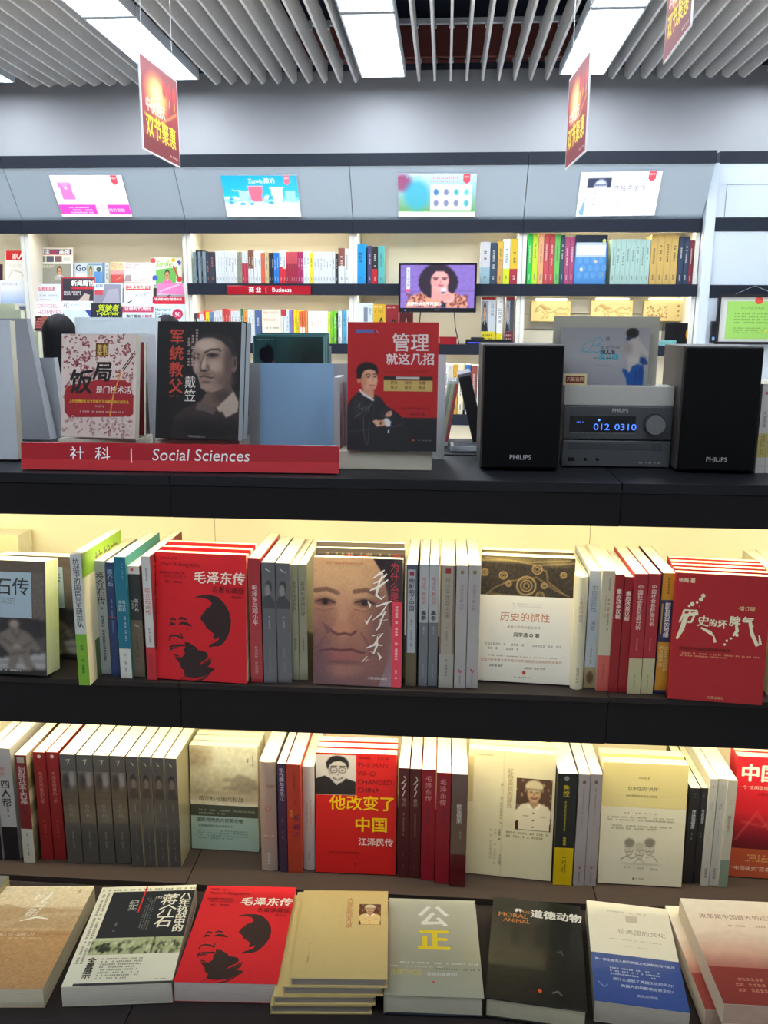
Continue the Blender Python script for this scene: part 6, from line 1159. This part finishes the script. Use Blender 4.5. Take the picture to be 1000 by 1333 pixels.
def cov_inertia(P):
    P.p(0, 0, 1, .315, pic_rings, 110); P.r(0, .31, 1, 1, (226, 222, 210))
    P.t('历史的惯性', .22, .44, .108, (186, 108, 62), bold=.01); P.t('未来十年的中国与世界', .30, .545, .036, (170, 150, 130)); P.t('阎学通 ◎ 著', .37, .60, .052, (90, 80, 60), bold=.02); P.l(.35, .36, .65, .40, (206, 196, 186), 2); P.l(.07, .68, .88, .75, (180, 172, 160), 2, end=.5); P.l(.1, .785, .85, .80, (180, 140, 110), 1)
    P.t('全面分析未来十年中国与世界格局变化趋势的权威著作', .02, .815, .037, (196, 140, 110)); P.t('阎学通 推荐', .12, .865, .028, (70, 64, 56)); P.t('胡鞍钢 · 秦晓 作序', .50, .872, .028, (140, 100, 84)); P.g([(.5+.02*math.cos(q*.785), .92+.015*math.sin(q*.785)) for q in range(8)], (190, 60, 50)); P.l(.38, .95, .58, .965, (150, 140, 130), 1)
facing('paperback_book', 'white banded book with a black and gold top, face out on the upper shelf', (627, 721), (742, 729), (742, 892), (622, 885), Z2, .030, lean=5, front=(226, 222, 210), fp=cov_inertia, copies=1, copy_label='copy hidden behind the white banded book with the black and gold top', step=.040)
spine_out('hardcover_book', 'thick rounded cream spine right of the white banded book', 742.5, 758.5, 896, 750, Z2, D=.17, spine=(214, 206, 176), bulge=.006, hard=1, sp=sp_title('二十世纪中国史', .14, .36, (160, 130, 100), (.8, .95), b=0))
spine_out('paperback_book', 'pale blue spine with a small brown picture at its foot', 759.6, 774.6, 895, 743, Z2, D=.18, spine=(180, 186, 190), sp=lambda P: (P.p(0, .82, 1, 1, lambda c: (c.bg((170, 150, 110)), c.e(.5, .5, .3, .3, (100, 70, 50), .4)), 8), P.t('中国国民性', .5, .12, .5, (110, 116, 130), 'v', bold=0), P.t('演变', .5, .42, .5, (110, 116, 130), 'v', bold=0), P.l(.35, .6, .65, .8, (150, 130, 110), 1, d='v')))
spine_out('paperback_book', 'beige spine with a salmon foot, left of the twin red spines', 775.6, 791.8, 899, 743, Z2, D=.19, spine=(196, 188, 160), sp=lambda P: (P.r(0, .70, 1, 1, (196, 92, 80)), P.l(.5, .06, .75, .5, (130, 120, 96), 1, d='v'), P.l(.3, .2, .45, .4, (150, 140, 110), 1, d='v'), P.l(.4, .76, .6, .95, (160, 60, 56), 1, d='v')))
for k, (x0, x1) in enumerate(((792.4, 803.6), (804.1, 815.4))): spine_out('paperback_book', f'narrow deep red spine with white block title, {["left", "right"][k]} of two', x0, x1, 901, 748+k*3, Z2, D=.175, spine=(146, 22, 26), sp=sp_title('重启改革议程', .12, .62, (236, 214, 200), b=.04))
for k, (x0, x1) in enumerate(((816.2, 833.4), (834, 849.8))): spine_out('paperback_book', f'crimson spine with a cream foot, {["left", "right"][k]} one near the yellow and navy spine', x0, x1, 903, 747, Z2, D=.19, spine=(164, 38, 46), sp=lambda P: (P.r(0, .70, 1, 1, (190, 182, 140)), P.t('中国社会各阶层分析', .5, .09, .40, (236, 206, 190), 'v', bold=.03, gap=1.0), P.l(.4, .52, .6, .64, (206, 140, 130), 1, d='v'), P.l(.42, .84, .6, .96, (120, 110, 80), 1, d='v')))
spine_out('paperback_book', 'yellow and navy spine directly left of the red brush-titled book', 851.5, 869, 902, 746, Z2, D=.19, spine=(200, 142, 36), front=(40, 40, 80), back=(40, 40, 80), sp=lambda P: (P.r(0, .22, 1, .57, (44, 46, 84)), P.l(.35, .04, .65, .18, (110, 80, 30), 1, d='v'), P.t('即将到来的地缘', .55, .24, .44, (230, 226, 220), 'v', bold=.04, gap=.88), P.t('战争无法回避', .66, .60, .34, (240, 220, 150), 'v'), P.t('的大国冲突', .3, .60, .34, (240, 220, 150), 'v'), P.r(.1, .25, .2, .5, (190, 150, 60)), P.r(0, .975, 1, 1, (40, 44, 84))))
def cov_temper(P):
    c = (236, 226, 190); P.t('张鸣·著', .03, .04, .055, c, bold=.03)
    P.t('历', .06, .28, .17, c, bold=.06, shear=.2); P.b([(.14, .32, .05), (.10, .44, .05), (.05, .52, .025)], c); P.b([(.12, .33, .03), (.26, .31, .04)], c)
    P.t('史', .25, .325, .13, c, bold=.05, shear=.1); P.b([(.30, .42, .02), (.40, .455, .04), (.44, .48, .015), (.46, .53, .03)], c)
    P.t('的', .38, .35, .085, c, bold=.06); P.t('坏', .47, .35, .105, c, bold=.06); P.t('脾', .59, .315, .12, c, bold=.06); P.t('气', .72, .315, .13, c, bold=.05)
    P.b([(.66, .36, .02), (.68, .43, .04), (.64, .47, .02)], c); P.b([(.80, .36, .02), (.84, .45, .04), (.90, .535, .04), (.93, .52, .03), (.91, .45, .012)], c)
    for x, y, w in ((.30, .17, .05), (.28, .20, .05), (.24, .225, .03), (.19, .24, .05), (.16, .255, .03), (.27, .255, .012), (.62, .49, .03), (.58, .51, .03), (.56, .54, .03), (.68, .46, .04)): P.g([(x+w*.5*math.cos(q), y+w*.35*math.sin(q)) for q in range(6)], c)
    P.t('·增订版·', .67, .235, .055, (236, 200, 150), bold=.02); P.t('再现近代中国历史的另类解读', .08, .575, .042, (70, 20, 20), bold=.02); P.l(.08, .615, .94, .655, (230, 160, 120), 2, end=.6); P.t('红旗出版社', .42, .955, .035, (230, 190, 150))
facing('paperback_book', 'red book with a cream brush-written title at the right end of the upper shelf', (879, 746), (996, 750), (992, 918), (869.5, 909), Z2, .018, lean=4, front=(170, 26, 32), fp=cov_temper, copies=4, step=.0215, rise=.0008, copy_label=[f'{q} red copy behind the brush-titled red book' for q in ('first', 'second', 'third', 'rearmost')], pages=(238, 226, 190))
for k, (x0, x1) in enumerate(((1003, 1020), (1020.6, 1040))): spine_out('paperback_book', f'cream topped book at the right picture edge of the upper shelf, {["nearer", "farther"][k]} one', x0-4, x1-4, 905, 752, Z2, D=.19, spine=(214, 208, 180), sp=sp_title('中国史纲', .2, .5, (150, 140, 110)))

# ------------------------------------------------------------------ lower near shelf, left to right
def gang(P): P.r(0, 0, 1, .70, (180, 176, 172)); P.r(0, .70, 1, 1, (26, 24, 30)); P.t('审判', .4, .16, .36, (190, 70, 60), 'v'); P.t('四人帮', .5, .28, .62, (34, 32, 36), 'v', bold=.03); P.l(.4, .5, .65, .64, (110, 106, 104), 1, d='v')
for k, (x0, x1) in enumerate(((-7, 4.5), (6, 27))): spine_out('paperback_book', ['white over black spine cut by the left picture edge, lower shelf', 'white over black spine left of the red war book, lower shelf'][k], x0, x1, 1119, 974, Z3, D=.18, spine=(180, 176, 172), sp=gang)
def warfront(P): P.p(0, 0, 1, 1, lambda c: (c.bg((120, 108, 80)), c.ns(70, 8, 3)), 22)
spine_out('paperback_book', 'dark red spine with a white foot and mottled cover, lower shelf left', 31, 47, 1123, 983, Z3, D=.19, spine=(122, 26, 34), front=(110, 100, 74), fp=warfront, sp=lambda P: (P.r(0, .68, 1, 1, (206, 200, 184)), P.r(.2, .02, .8, .07, (180, 170, 150)), P.t('朝鲜战争内幕', .5, .10, .66, (214, 190, 180), 'v', bold=.01, gap=.86), P.l(.3, .5, .7, .6, (90, 20, 26), 1, d='v'), P.l(.4, .72, .6, .95, (90, 84, 76), 1, d='v')))
for k, (x0, x1) in enumerate(((54.5, 70.6), (71.2, 87))): spine_out('paperback_book', f'red spine with a faint white title beside the grey portrait spines, {["left", "right"][k]} of two', x0, x1, 1119, 979, Z3, D=.18, spine=(140, 22, 26), sp=lambda P: (P.g([(.5+.16*math.cos(q*.785), .04+.017*math.sin(q*.785)) for q in range(8)], (226, 196, 180)), P.t('毛泽东的最后七年', .5, .18, .36, (206, 130, 116), 'v', bold=0), P.l(.35, .6, .65, .8, (190, 80, 70), 1, d='v')))
def dk1(P): P.p(0, .15, 1, .62, lambda c: (c.v([(0, (104, 98, 92)), (.5, (92, 80, 66)), (1, (98, 90, 80))]), c.e(.7, .15, .2, .15, (150, 144, 138), .6), c.e(.3, .2, .2, .15, (60, 56, 54), .6), c.ns(6, 3, 2)), 10); P.t('蒋介石', .5, .44, .34, (130, 124, 118), 'v', bold=0); P.l(.4, .68, .6, .9, (140, 134, 126), 1, d='v', fill=.6); P.b([(.4, .05, .08), (.6, .04, .15), (.5, .09, .05)], (180, 176, 150))
def dk2(P): P.p(0, .15, 1, .60, lambda c: (c.v([(0, (88, 82, 80)), (.5, (92, 84, 74)), (1, (96, 88, 82))]), c.e(.5, .12, .25, .10, (40, 36, 36), .3), c.e(.52, .20, .2, .10, (130, 112, 98), .4), c.g([(.1, .5), (.2, .3), (.8, .3), (.9, .5)], (70, 60, 54))), 12); P.l(.42, .42, .62, .56, (150, 142, 134), 1, d='v'); P.l(.42, .66, .6, .95, (136, 130, 120), 1, d='v', fill=.6); P.b([(.4, .05, .08), (.6, .08, .06)], (210, 200, 150))
xs = [88, 109, 130.3, 151.2, 172]
for k in range(4): spine_out('paperback_book', f'dark grey wrapped spine with a faded crowd, {ORD[k]} of four from the left', xs[k]+.3, xs[k+1]-.2, 1124, 982+k*.7, Z3, D=.185, spine=(84, 80, 76), m='wrap', sp=dk1)
xs = [172.2, 188.8, 204.5, 221, 237.4]
for k in range(4): spine_out('paperback_book', f'dark grey wrapped spine with a small standing figure, {ORD[k]} of four from the left', xs[k]+.3, xs[k+1]-.2, 1128, 985+k*.8, Z3, D=.185, spine=(82, 78, 76), front=(150, 144, 116), m='wrap', sp=dk2)
def cov_war(P):
    P.p(0, 0, 1, .57, pic_war, 60); P.r(0, .565, 1, .68, (64, 72, 62)); P.r(0, .675, 1, 1, (150, 176, 166)); P.t('蒋介石与国共和战', .12, .48, .083, (64, 58, 50), bold=.01); P.l(.12, .60, .95, .66, (140, 146, 130), 2, end=.5)
    P.t('国民党党史大佬蒋永敬', .08, .69, .070, (50, 70, 70), bold=.02); P.t('深度揭秘国共和战真相大白', .10, .755, .044, (84, 104, 104)); P.l(.08, .80, .85, .90, (110, 134, 130), 4, end=.7); P.t('蒋永敬 著', .93, .08, .03, (110, 104, 90), 'v'); P.l(.83, .08, .88, .16, (130, 124, 110), 1, d='v')
facing('paperback_book', 'pale green and cream book with a battlefield photo, face out and set back', (245, 970), (340, 973), (337, 1109), (250, 1104), Z3, .022, lean=3, front=(200, 198, 176), fp=cov_war, copies=2, step=.0235, copy_label=['first copy behind the battlefield book', 'rearmost copy behind the battlefield book'], pages=(240, 234, 204))
spine_out('paperback_book', 'thick beige over white rounded spine, left of the violet spine', 341, 362.4, 1132, 991, Z3, D=.19, spine=(170, 150, 136), m='wrap', bulge=.004, sp=lambda P: (P.t('刘伯承', .4, .2, .26, (110, 80, 60), 'h', bold=.01), P.g([(.5+.2*math.cos(q*.785), .42+.03*math.sin(q*.785)) for q in range(8)], (170, 110, 100)), P.l(.1, .66, .9, .68, (206, 200, 190), 1), P.l(.35, .8, .65, .95, (210, 205, 200), 1, d='v')))
spine_out('paperback_book', 'violet spine with white title between beige and orange-red spines', 363.9, 375, 1135, 994, Z3, D=.18, spine=(64, 46, 74), sp=sp_title('张作霖与王永江', .04, .62, (206, 200, 214), (.5, .7, (130, 110, 140)), b=.02))
spine_out('paperback_book', 'orange-red spine with violet brush characters on the lower shelf', 375.4, 394, 1136, 995, Z3, D=.185, spine=(180, 62, 40), sp=lambda P: (P.t('毛润之', .62, .46, .5, (84, 40, 80), 'v', bold=.05, shear=.2, gap=1.3), P.l(.45, .08, .65, .4, (130, 40, 34), 1, d='v'), P.t('走近', .3, .42, .24, (230, 180, 70), 'v')))
spine_out('hardcover_book', 'dark topped white spine left of the red glasses portrait book', 395.6, 411.2, 1131, 997, Z3, D=.17, spine=(186, 180, 176), bulge=.003, m='matte', sp=lambda P: (P.l(.55, .32, .8, .6, (190, 130, 120), 1, d='v'), P.l(.25, .34, .45, .62, (150, 144, 140), 1, d='v'), P.l(.4, .78, .6, .92, (130, 126, 124), 1, d='v')))
def cov_changed(P):
    P.p(.0, .015, .5, .345, pic_glasses, 64); c = (110, 10, 16)
    for i, s in enumerate(('THE MAN', 'WHO', 'CHANGED', 'CHINA')): P.t(s, .515, .065+i*.068, .088, c, bold=.0, sx=1.0)
    P.l(.54, .02, .96, .045, c, 1, fill=.6); Y_ = (246, 196, 0); P.t('他改变了', .17, .345, .205, Y_, bold=.035); P.t('中国', .48, .52, .21, Y_, bold=.035); P.t('江泽民传', .53, .695, .110, (240, 222, 210), bold=.03); P.t('[美]罗伯特·劳伦斯·库恩 著', .16, .815, .034, c); P.g([(.49+.012*math.cos(q), .92+.009*math.sin(q)) for q in range(6)], c)
facing('paperback_book', 'red book with a black and white glasses portrait and yellow title', (415, 980), (520, 982), (515, 1139), (411.5, 1135), Z3, .022, lean=4, front=(206, 24, 24), fp=cov_changed, copies=2, step=.0245, copy_label=['first red copy behind the glasses portrait book', 'rearmost red copy behind the glasses portrait book'], pages=(242, 232, 206))
for k, (x0, x1) in enumerate(((517.5, 532), (532.5, 547))): spine_out('paperback_book', f'maroon brown spine with white brush writing, {["left", "right"][k]} of two', x0, x1, 1142+k, 1000+k, Z3, D=.185, spine=(82, 24, 28), sp=lambda P: (P.b([(.5, .07, .1), (.7, .10, .08), (.3, .14, .16), (.7, .13, .08), (.4, .19, .14), (.6, .2, .08), (.4, .25, .12)], (214, 200, 190)), P.t('传记', .5, .27, .4, (190, 160, 150), 'v', bold=0), P.l(.4, .40, .6, .62, (170, 130, 120), 1, d='v', fill=.9), P.l(.4, .74, .6, .92, (130, 80, 80), 1, d='v', fill=.5)))
for k, (x0, x1) in enumerate(((547.6, 565.4), (565.9, 584.6))): spine_out('paperback_book', f'crimson spine with pink four-character title, {["left and farther back", "right and nearer"][k]} of two', x0, x1, 1146+k*4, 1002+k*4, Z3, D=.185, spine=(150, 18, 36), sp=lambda P: (P.t('毛泽东传', .48, .055, .50, (226, 160, 160), 'v', bold=.0, gap=1.05), P.t('名著珍藏版', .5, .33, .24, (100, 20, 60), 'v'), P.l(.4, .55, .6, .8, (110, 16, 40), 1, d='v', fill=.6)))
spine_out('paperback_book', 'brown wrapped spine with a wine red foot, left of the cream capped-man book', 585.2, 606, 1154, 1008, Z3, D=.185, spine=(108, 78, 66), m='wrap', sp=lambda P: (P.t('晚年周恩来', .5, .26, .34, (206, 196, 190), 'v', bold=.04, gap=.75), P.l(.5, .5, .7, .6, (150, 130, 120), 1, d='v'), P.r(0, .71, 1, 1, (96, 14, 30))))
def cov_cap(P):
    P.r(.0, .06, .06, .42, (206, 190, 140)); P.r(.40, 0, .42, 1, (216, 206, 166)); P.p(.56, .20, .97, .61, pic_cap, 60)
    P.t('红色圣徒的蹉跌', .49, .13, .070, (190, 160, 110), 'v', bold=.0, gap=1.02); P.l(.37, .25, .42, .58, (190, 176, 130), 1, d='v'); P.t('吴基民 著', .385, .62, .028, (100, 86, 60), 'v'); P.t('人民出版社', .40, .82, .028, (110, 94, 70), 'v'); P.l(.26, .62, .36, .92, (196, 184, 146), 2, d='v'); P.l(.46, .62, .96, .68, (170, 156, 116), 2, end=.85); P.l(.05, .03, .28, .045, (176, 156, 116), 1)
facing('paperback_book', 'cream book with a sepia photo of a capped man in a white jacket', (608, 975), (721, 982), (717, 1147), (606, 1136), Z3, .022, lean=4, front=(224, 214, 176), fp=cov_cap, copies=1, step=.030, copy_label='cream copy behind the capped-man book', pages=(236, 226, 176))
spine_out('paperback_book', 'black spine with yellow title and bright yellow foot', 719.6, 744.4, 1152, 1007, Z3, D=.19, spine=(32, 34, 30), sp=lambda P: (P.r(0, .66, 1, 1, (222, 186, 0)), P.g([(.45+.13*math.cos(q*.6), .045+.022*math.sin(q*.6)) for q in range(10)], (150, 150, 146)), P.t('失控', .46, .10, .34, (214, 190, 30), 'v', bold=.03), P.l(.38, .24, .54, .52, (190, 176, 40), 1, d='v', fill=1), P.t('陈彧著', .5, .56, .17, (206, 186, 40), 'v', bold=.03), P.l(.4, .74, .66, .9, (110, 96, 20), 2, d='v')))
for k, (x0, x1) in enumerate(((746, 760.3), (760.8, 775.8))): spine_out('paperback_book', f'light grey-mauve spine beside the black and yellow one, {["left", "right"][k]} of two', x0, x1, 1153, 1008, Z3, D=.19, spine=(170, 160, 156), sp=lambda P: (P.g([(.5+.16*math.cos(q*.785), .07+.017*math.sin(q*.785)) for q in range(8)], (110, 94, 84)), P.l(.4, .12, .6, .45, (140, 116, 110), 1, d='v'), P.b([(.4, .82, .1), (.55, .84, .2), (.65, .82, .08)], (150, 84, 84)), P.l(.4, .87, .6, .97, (110, 100, 96), 1, d='v')))
def cov_three(P):
    P.r(0, 0, 1, .36, (216, 202, 140)); P.t('徐友渔 著', .42, .11, .032, (130, 116, 70)); P.t('忍不住的“关怀”', .30, .19, .056, (90, 84, 60), bold=.01); P.t('1949年前后的书生与政治', .28, .255, .034, (110, 100, 66)); P.l(.28, .395, .70, .415, (150, 146, 120), 1, fill=.6); P.l(.08, .43, .88, .475, (160, 156, 132), 2); P.l(.12, .50, .84, .545, (160, 156, 132), 2, end=.8)
    P.p(.24, .60, .72, .82, pic_sketch, 60); P.t('张东荪', .30, .845, .028, (130, 124, 100)); P.t('梁漱溟', .46, .85, .028, (130, 124, 100)); P.t('费孝通', .62, .855, .028, (130, 124, 100)); P.g([(.41, .955), (.435, .955), (.42, .935)], (60, 54, 44)); P.l(.45, .935, .58, .955, (140, 134, 110), 1)
facing('paperback_book', 'cream book with three pencilled heads, face out on the lower shelf', (783, 990), (888, 998), (887, 1155), (778, 1149), Z3, .024, lean=4, front=(222, 216, 190), fp=cov_three, copies=1, step=.034, copy_label='yellowish copy behind the three heads book', pages=(236, 228, 180))
for k, (x0, x1) in enumerate(((888.6, 901.6), (902, 911.5))): spine_out('paperback_book', f'black spine with slanted white title, {["left", "right"][k]} of two', x0, x1, 1150, 1026, Z3, D=.18, spine=(34, 34, 36), sp=lambda P: (P.t('伟大的中国革命', .5, .22, .40, (196, 200, 204), 'v', bold=.04, gap=.75, shear=.2), P.l(.4, .46, .6, .56, (150, 150, 150), 1, d='v'), P.l(.35, .05, .6, .1, (120, 124, 130), 1, d='v')))
for k, (x0, x1) in enumerate(((912.2, 922.4), (923, 934.4))): spine_out('paperback_book', f'off-white spine with thin writing and dark foot print, {["left", "right"][k]} of two', x0, x1, 1153, 1014, Z3, D=.19, spine=(196, 194, 184), sp=lambda P: (P.g([(.4, .08), (.6, .08), (.5, .06)], (110, 110, 106)), P.t('常识', .5, .22, .5, (150, 150, 146), 'v', bold=0), P.l(.4, .38, .6, .6, (150, 150, 140), 1, d='v'), P.t('中华书局', .5, .83, .40, (60, 60, 60), 'v', gap=.9)))
spine_out('paperback_book', 'off-white spine with a grey-green foot, left of the red book at the right edge', 935, 947, 1155, 1016, Z3, D=.19, spine=(192, 188, 172), sp=lambda P: (P.r(0, .74, 1, 1, (130, 146, 130)), P.l(.4, .18, .6, .24, (170, 120, 110), 1, d='v'), P.t('盛世与隐忧', .5, .32, .42, (130, 110, 96), 'v', bold=0)))
def cov_china(P):
    P.p(0, 0, 1, .76, lambda c: (c.v([(0, (206, 30, 44)), (.6, (200, 26, 40)), (.9, (110, 14, 30)), (1, (90, 12, 26))]), c.ln([(.05, .9), (.3, .6), (.5, .8), (.8, .65)], .01, (230, 110, 100), .6), c.ln([(.1, .7), (.4, .75), (.6, .6)], .01, (230, 110, 100), .5)), 40)
    P.r(0, .76, 1, 1, (170, 74, 44)); P.t('中国', .05, .06, .26, (242, 224, 214), bold=.07); P.t('震撼', .62, .06, .26, (242, 224, 214), bold=.07); P.t('一个“文明型国家”的崛起', .03, .235, .062, (236, 196, 186)); P.t('张维为 著', .3, .29, .045, (120, 14, 24)); P.l(.2, .80, .95, .87, (226, 180, 120), 3, end=.8); P.t('“中国模式”范本', .02, .905, .075, (236, 206, 186))
facing('paperback_book', 'red book with huge white title cut by the right picture edge, lower shelf', (954, 984), (1052, 990), (1048, 1147), (949, 1140), Z3, .022, lean=4, front=(200, 26, 40), fp=cov_china, copies=1, step=.024, copy_label='red copy behind the huge white titled book at the right edge', pages=(240, 220, 196))

# ------------------------------------------------------------------ books lying on the low table
def cov_desert(P):
    P.p(0, 0, 1, 1, pic_desert, 60); c = (244, 236, 216); P.b([(.62, .07, .02), (.60, .13, .03), (.56, .18, .02)], c); P.b([(.50, .10, .03), (.48, .16, .02)], c); P.t('沙', .46, .09, .10, c, bold=0, shear=.2); P.t('鸟', .50, .17, .12, c, bold=0, shear=.3); P.t('影', .46, .25, .13, c, bold=0, shear=.2); P.b([(.46, .38, .01), (.60, .34, .03), (.72, .36, .01)], c)
    P.l(.86, .03, .9, .12, (170, 140, 100), 1, d='v'); P.t('2008.2.12—2009.1.31', .30, .50, .042, (240, 224, 196)); P.l(.30, .54, .75, .56, (226, 206, 170), 1); P.g([(.0, .02), (.12, .02), (.10, .04), (0, .04)], (170, 40, 40))
ZT = .476
flat('paperback_book', 'beige desert photo book lying at the left end of the low table', (-8, 1155), (125, 1152), (54, 1288), (-98, 1286), ZT-.002, .035, front=(200, 170, 126), fp=cov_desert, pages=(206, 196, 170))
flat('paperback_book', 'grey-green book corner lying behind the desert photo book', (-90, 1139), (19, 1137), (-30, 1185), (-160, 1190), ZT+.012, .047, front=(120, 120, 110), pages=(190, 180, 140))
def cov_chiang(P):
    P.r(0, 0, 1, 1, (226, 222, 196)); P.r(.14, .06, 1, .56, (34, 38, 42)); P.p(.12, .56, 1, .72, pic_crowd, 60); P.l(.02, .02, 1, .055, (110, 106, 86), 1); P.l(.03, .06, .12, .80, (120, 116, 96), 2, d='v', fill=.8)
    c = (232, 226, 204); P.t('八年抗战中的', .92, .09, .115, c, 'v', bold=.05, gap=.86); P.t('蒋介石', .755, .10, .185, c, 'v', bold=.02, gap=.93, shear=.1); P.t('1937~1945', .60, .12, .05, c); P.t('纪实', .40, .16, .10, (190, 190, 176), 'v', bold=0, gap=.75); P.b([(.48, .0, .016), (.47, .30, .016)], (206, 40, 36)); P.l(.52, .14, .62, .5, (130, 134, 130), 4, d='v'); P.l(.27, .36, .31, .5, (140, 140, 136), 1, d='v')
    P.t('全景展示', .19, .745, .085, (30, 30, 30), 'v', bold=.03, gap=.78); P.l(.28, .75, .68, .95, (150, 146, 126), 8, end=.7); P.l(.76, .95, .93, .965, (110, 106, 90), 1); P.r(.10, .978, 1, 1, (60, 62, 62))
flat('paperback_book', 'black and cream book with war photo strip, lying second from the left', (136, 1156), (258, 1151), (222, 1277), (75, 1288), ZT, .036, front=(226, 222, 196), fp=cov_chiang, pages=(204, 198, 184))
flat('paperback_book', 'red book with black two-tone head lying flat on the low table', (271, 1154), (388, 1154), (359, 1280), (224, 1279), ZT, .036, front=RED, spine=(150, 16, 26), back=RED, fp=cov_red, pages=(202, 190, 182))
def cov_gold(P):
    P.t('大漠孤烟非凡录', .56, .09, .085, (176, 96, 56), 'v', bold=0, gap=.86, shear=.1); P.p(.67, .17, .92, .42, pic_cap, 34, tint=(226, 196, 130)); P.l(.46, .2, .5, .4, (196, 176, 110), 1, d='v'); P.l(.14, .62, .17, .85, (150, 116, 70), 1, d='v', fill=.5)
tops = [((395, 1159), (506.5, 1160), (503, 1274), (379, 1273), ZT+.030), ((386, 1161), (502, 1162), (497, 1285), (370, 1284), ZT+.013), ((374, 1165), (492, 1166), (486, 1297), (359, 1297), ZT-.004), ((371, 1170), (490, 1171), (480, 1309), (357, 1308), ZT-.0205)]
for k, q in enumerate(tops):
    flat('hardcover_book', ['topmost golden beige book with a small soldier photo in the wrapped stack', 'second book from the top of the golden beige stack', 'third book from the top of the golden beige stack', 'lowest book of the golden beige stack'][k], *q, .0165, front=(206, 182, 120), spine=(200, 178, 116), hard=1, m='wrap', fp=cov_gold if k == 0 else None, pages=(150, 140, 134))
def cov_just(P):
    P.p(0, 0, 1, 1, lambda c: (c.v([(0, (176, 176, 158)), (.6, (150, 148, 128)), (1, (156, 156, 138))]),), 12)
    P.t('公', .33, .08, .36, (214, 214, 204), bold=.05); P.t('正', .33, .34, .35, (214, 190, 40), bold=.07, sx=1.05); P.l(.1, .675, .98, .705, (206, 204, 190), 1); P.l(.05, .715, .6, .74, (190, 188, 172), 1); P.t('JUSTICE', .06, .755, .092, (196, 176, 70), bold=0); P.t('该如何做是好?', .43, .78, .05, (206, 206, 196)); P.l(.45, .73, .98, .76, (110, 110, 96), 1); P.g([(.5+.012*math.cos(q), .87+.01*math.sin(q)) for q in range(6)], (190, 60, 50)); P.l(.42, .90, .62, .915, (130, 128, 112), 1)
flat('hardcover_book', 'grey-green book with a large white and yellow two-character title, lying flat', (508, 1171), (621, 1171), (627, 1298), (498, 1296), ZT, .036, front=(164, 162, 144), back=(30, 36, 50), hard=1, m='gloss', fp=cov_just, pages=(206, 200, 176))
def cov_moral(P):
    P.t('THE', .30, .115, .07, (176, 130, 66)); P.t('MORAL', .07, .155, .10, (190, 120, 60), bold=.02); P.t('ANIMAL', .13, .215, .082, (190, 120, 60), bold=.02)
    P.t('道德动物', .43, .10, .145, (214, 212, 204), bold=.06); P.g([(.25, .13), (.27, .11), (.33, .11), (.35, .14), (.33, .13), (.32, .15), (.30, .13), (.27, .15)], (210, 206, 196)); P.g([(.54+.022*math.cos(q), .885+.016*math.sin(q)) for q in range(7)], (214, 90, 50)); P.l(.42, .885, .50, .9, (120, 60, 50), 1); P.b([(.66, .89, .02), (.72, .87, .03), (.76, .90, .02)], (90, 100, 96)); P.b([(.72, .52, .02), (.76, .50, .03), (.79, .55, .01)], (70, 80, 72))
flat('hardcover_book', 'black glossy book with orange capitals and a white title, lying flat', (646, 1168.5), (752, 1178), (769, 1319), (628, 1296), ZT, .036, front=(26, 28, 26), hard=1, m='wrap', fp=cov_moral, pages=(200, 194, 166))
def cov_amer(P):
    P.r(0, .55, 1, 1, (52, 80, 146)); P.l(.25, .08, .72, .11, (180, 176, 156), 1, fill=.7); P.r(.46, .13, .60, .20, (190, 178, 160)); P.t('论美国的文化', .34, .28, .095, (150, 140, 116), bold=.01); P.l(.22, .385, .86, .40, (160, 152, 130), 1); P.l(.4, .45, .7, .465, (176, 170, 150), 1)
    c = (206, 214, 232); P.t('第一部全面深入研究美国文化体制的当代启示', .04, .60, .045, c, bold=.02); P.l(.2, .67, .82, .75, c, 3, end=.8); P.t('是什么造就了美国文化的实力?', .22, .77, .05, c, bold=.02); P.t('美国人如何影响世界文化?', .30, .825, .05, c, bold=.02); P.t('商务印书馆', .46, .90, .045, c); P.b([(.05, .82, .01), (.12, .87, .015), (.16, .84, .01)], (150, 170, 210))
flat('paperback_book', 'white book with a blue band lying askew on the low table', (756, 1165), (862, 1189), (908, 1325), (784, 1299), ZT, .037, front=(222, 216, 196), spine=(200, 200, 190), m='wrap', fp=cov_amer, pages=(196, 186, 170))
def cov_reform(P):
    P.p(0, 0, 1, .68, lambda c: (c.v([(0, (232, 222, 200)), (.5, (226, 206, 182)), (.8, (206, 164, 140)), (1, (176, 110, 96))]), c.ln([(0, .6), (.4, .5), (1, .62)], .03, (214, 190, 166), .5), c.ns(3, 2, 2)), 30); P.r(0, .68, 1, 1, (140, 50, 44)); P.t('改革是中国最大的红利', .13, .16, .082, (150, 112, 84), bold=0); P.l(.4, .26, .8, .29, (176, 140, 110), 1, fill=.7); P.l(.2, .76, .95, .90, (206, 140, 120), 3); P.g([(.6+.015*math.cos(q), .93+.012*math.sin(q)) for q in range(6)], (230, 200, 180))
bt = flat('paperback_book', 'cream and brick red book at the right end, upper one of the twins', (887, 1171), (1004, 1173), (1076, 1312), (942, 1308), ZT+.0345, .035, front=(226, 210, 186), fp=cov_reform, pages=(190, 160, 140))
bk = bt.children[0].data; hb_ = max(v.co.y for v in bk.vertices); tl = bt.matrix_basis @ Vector((0, hb_, .035)); q = Vector(onZ(866, 1180, ZT-.003)); dup(bt, delta=(q.x-tl.x, q.y-tl.y, -.0358), label='cream and brick red book, lower one of the twins and partly covered')
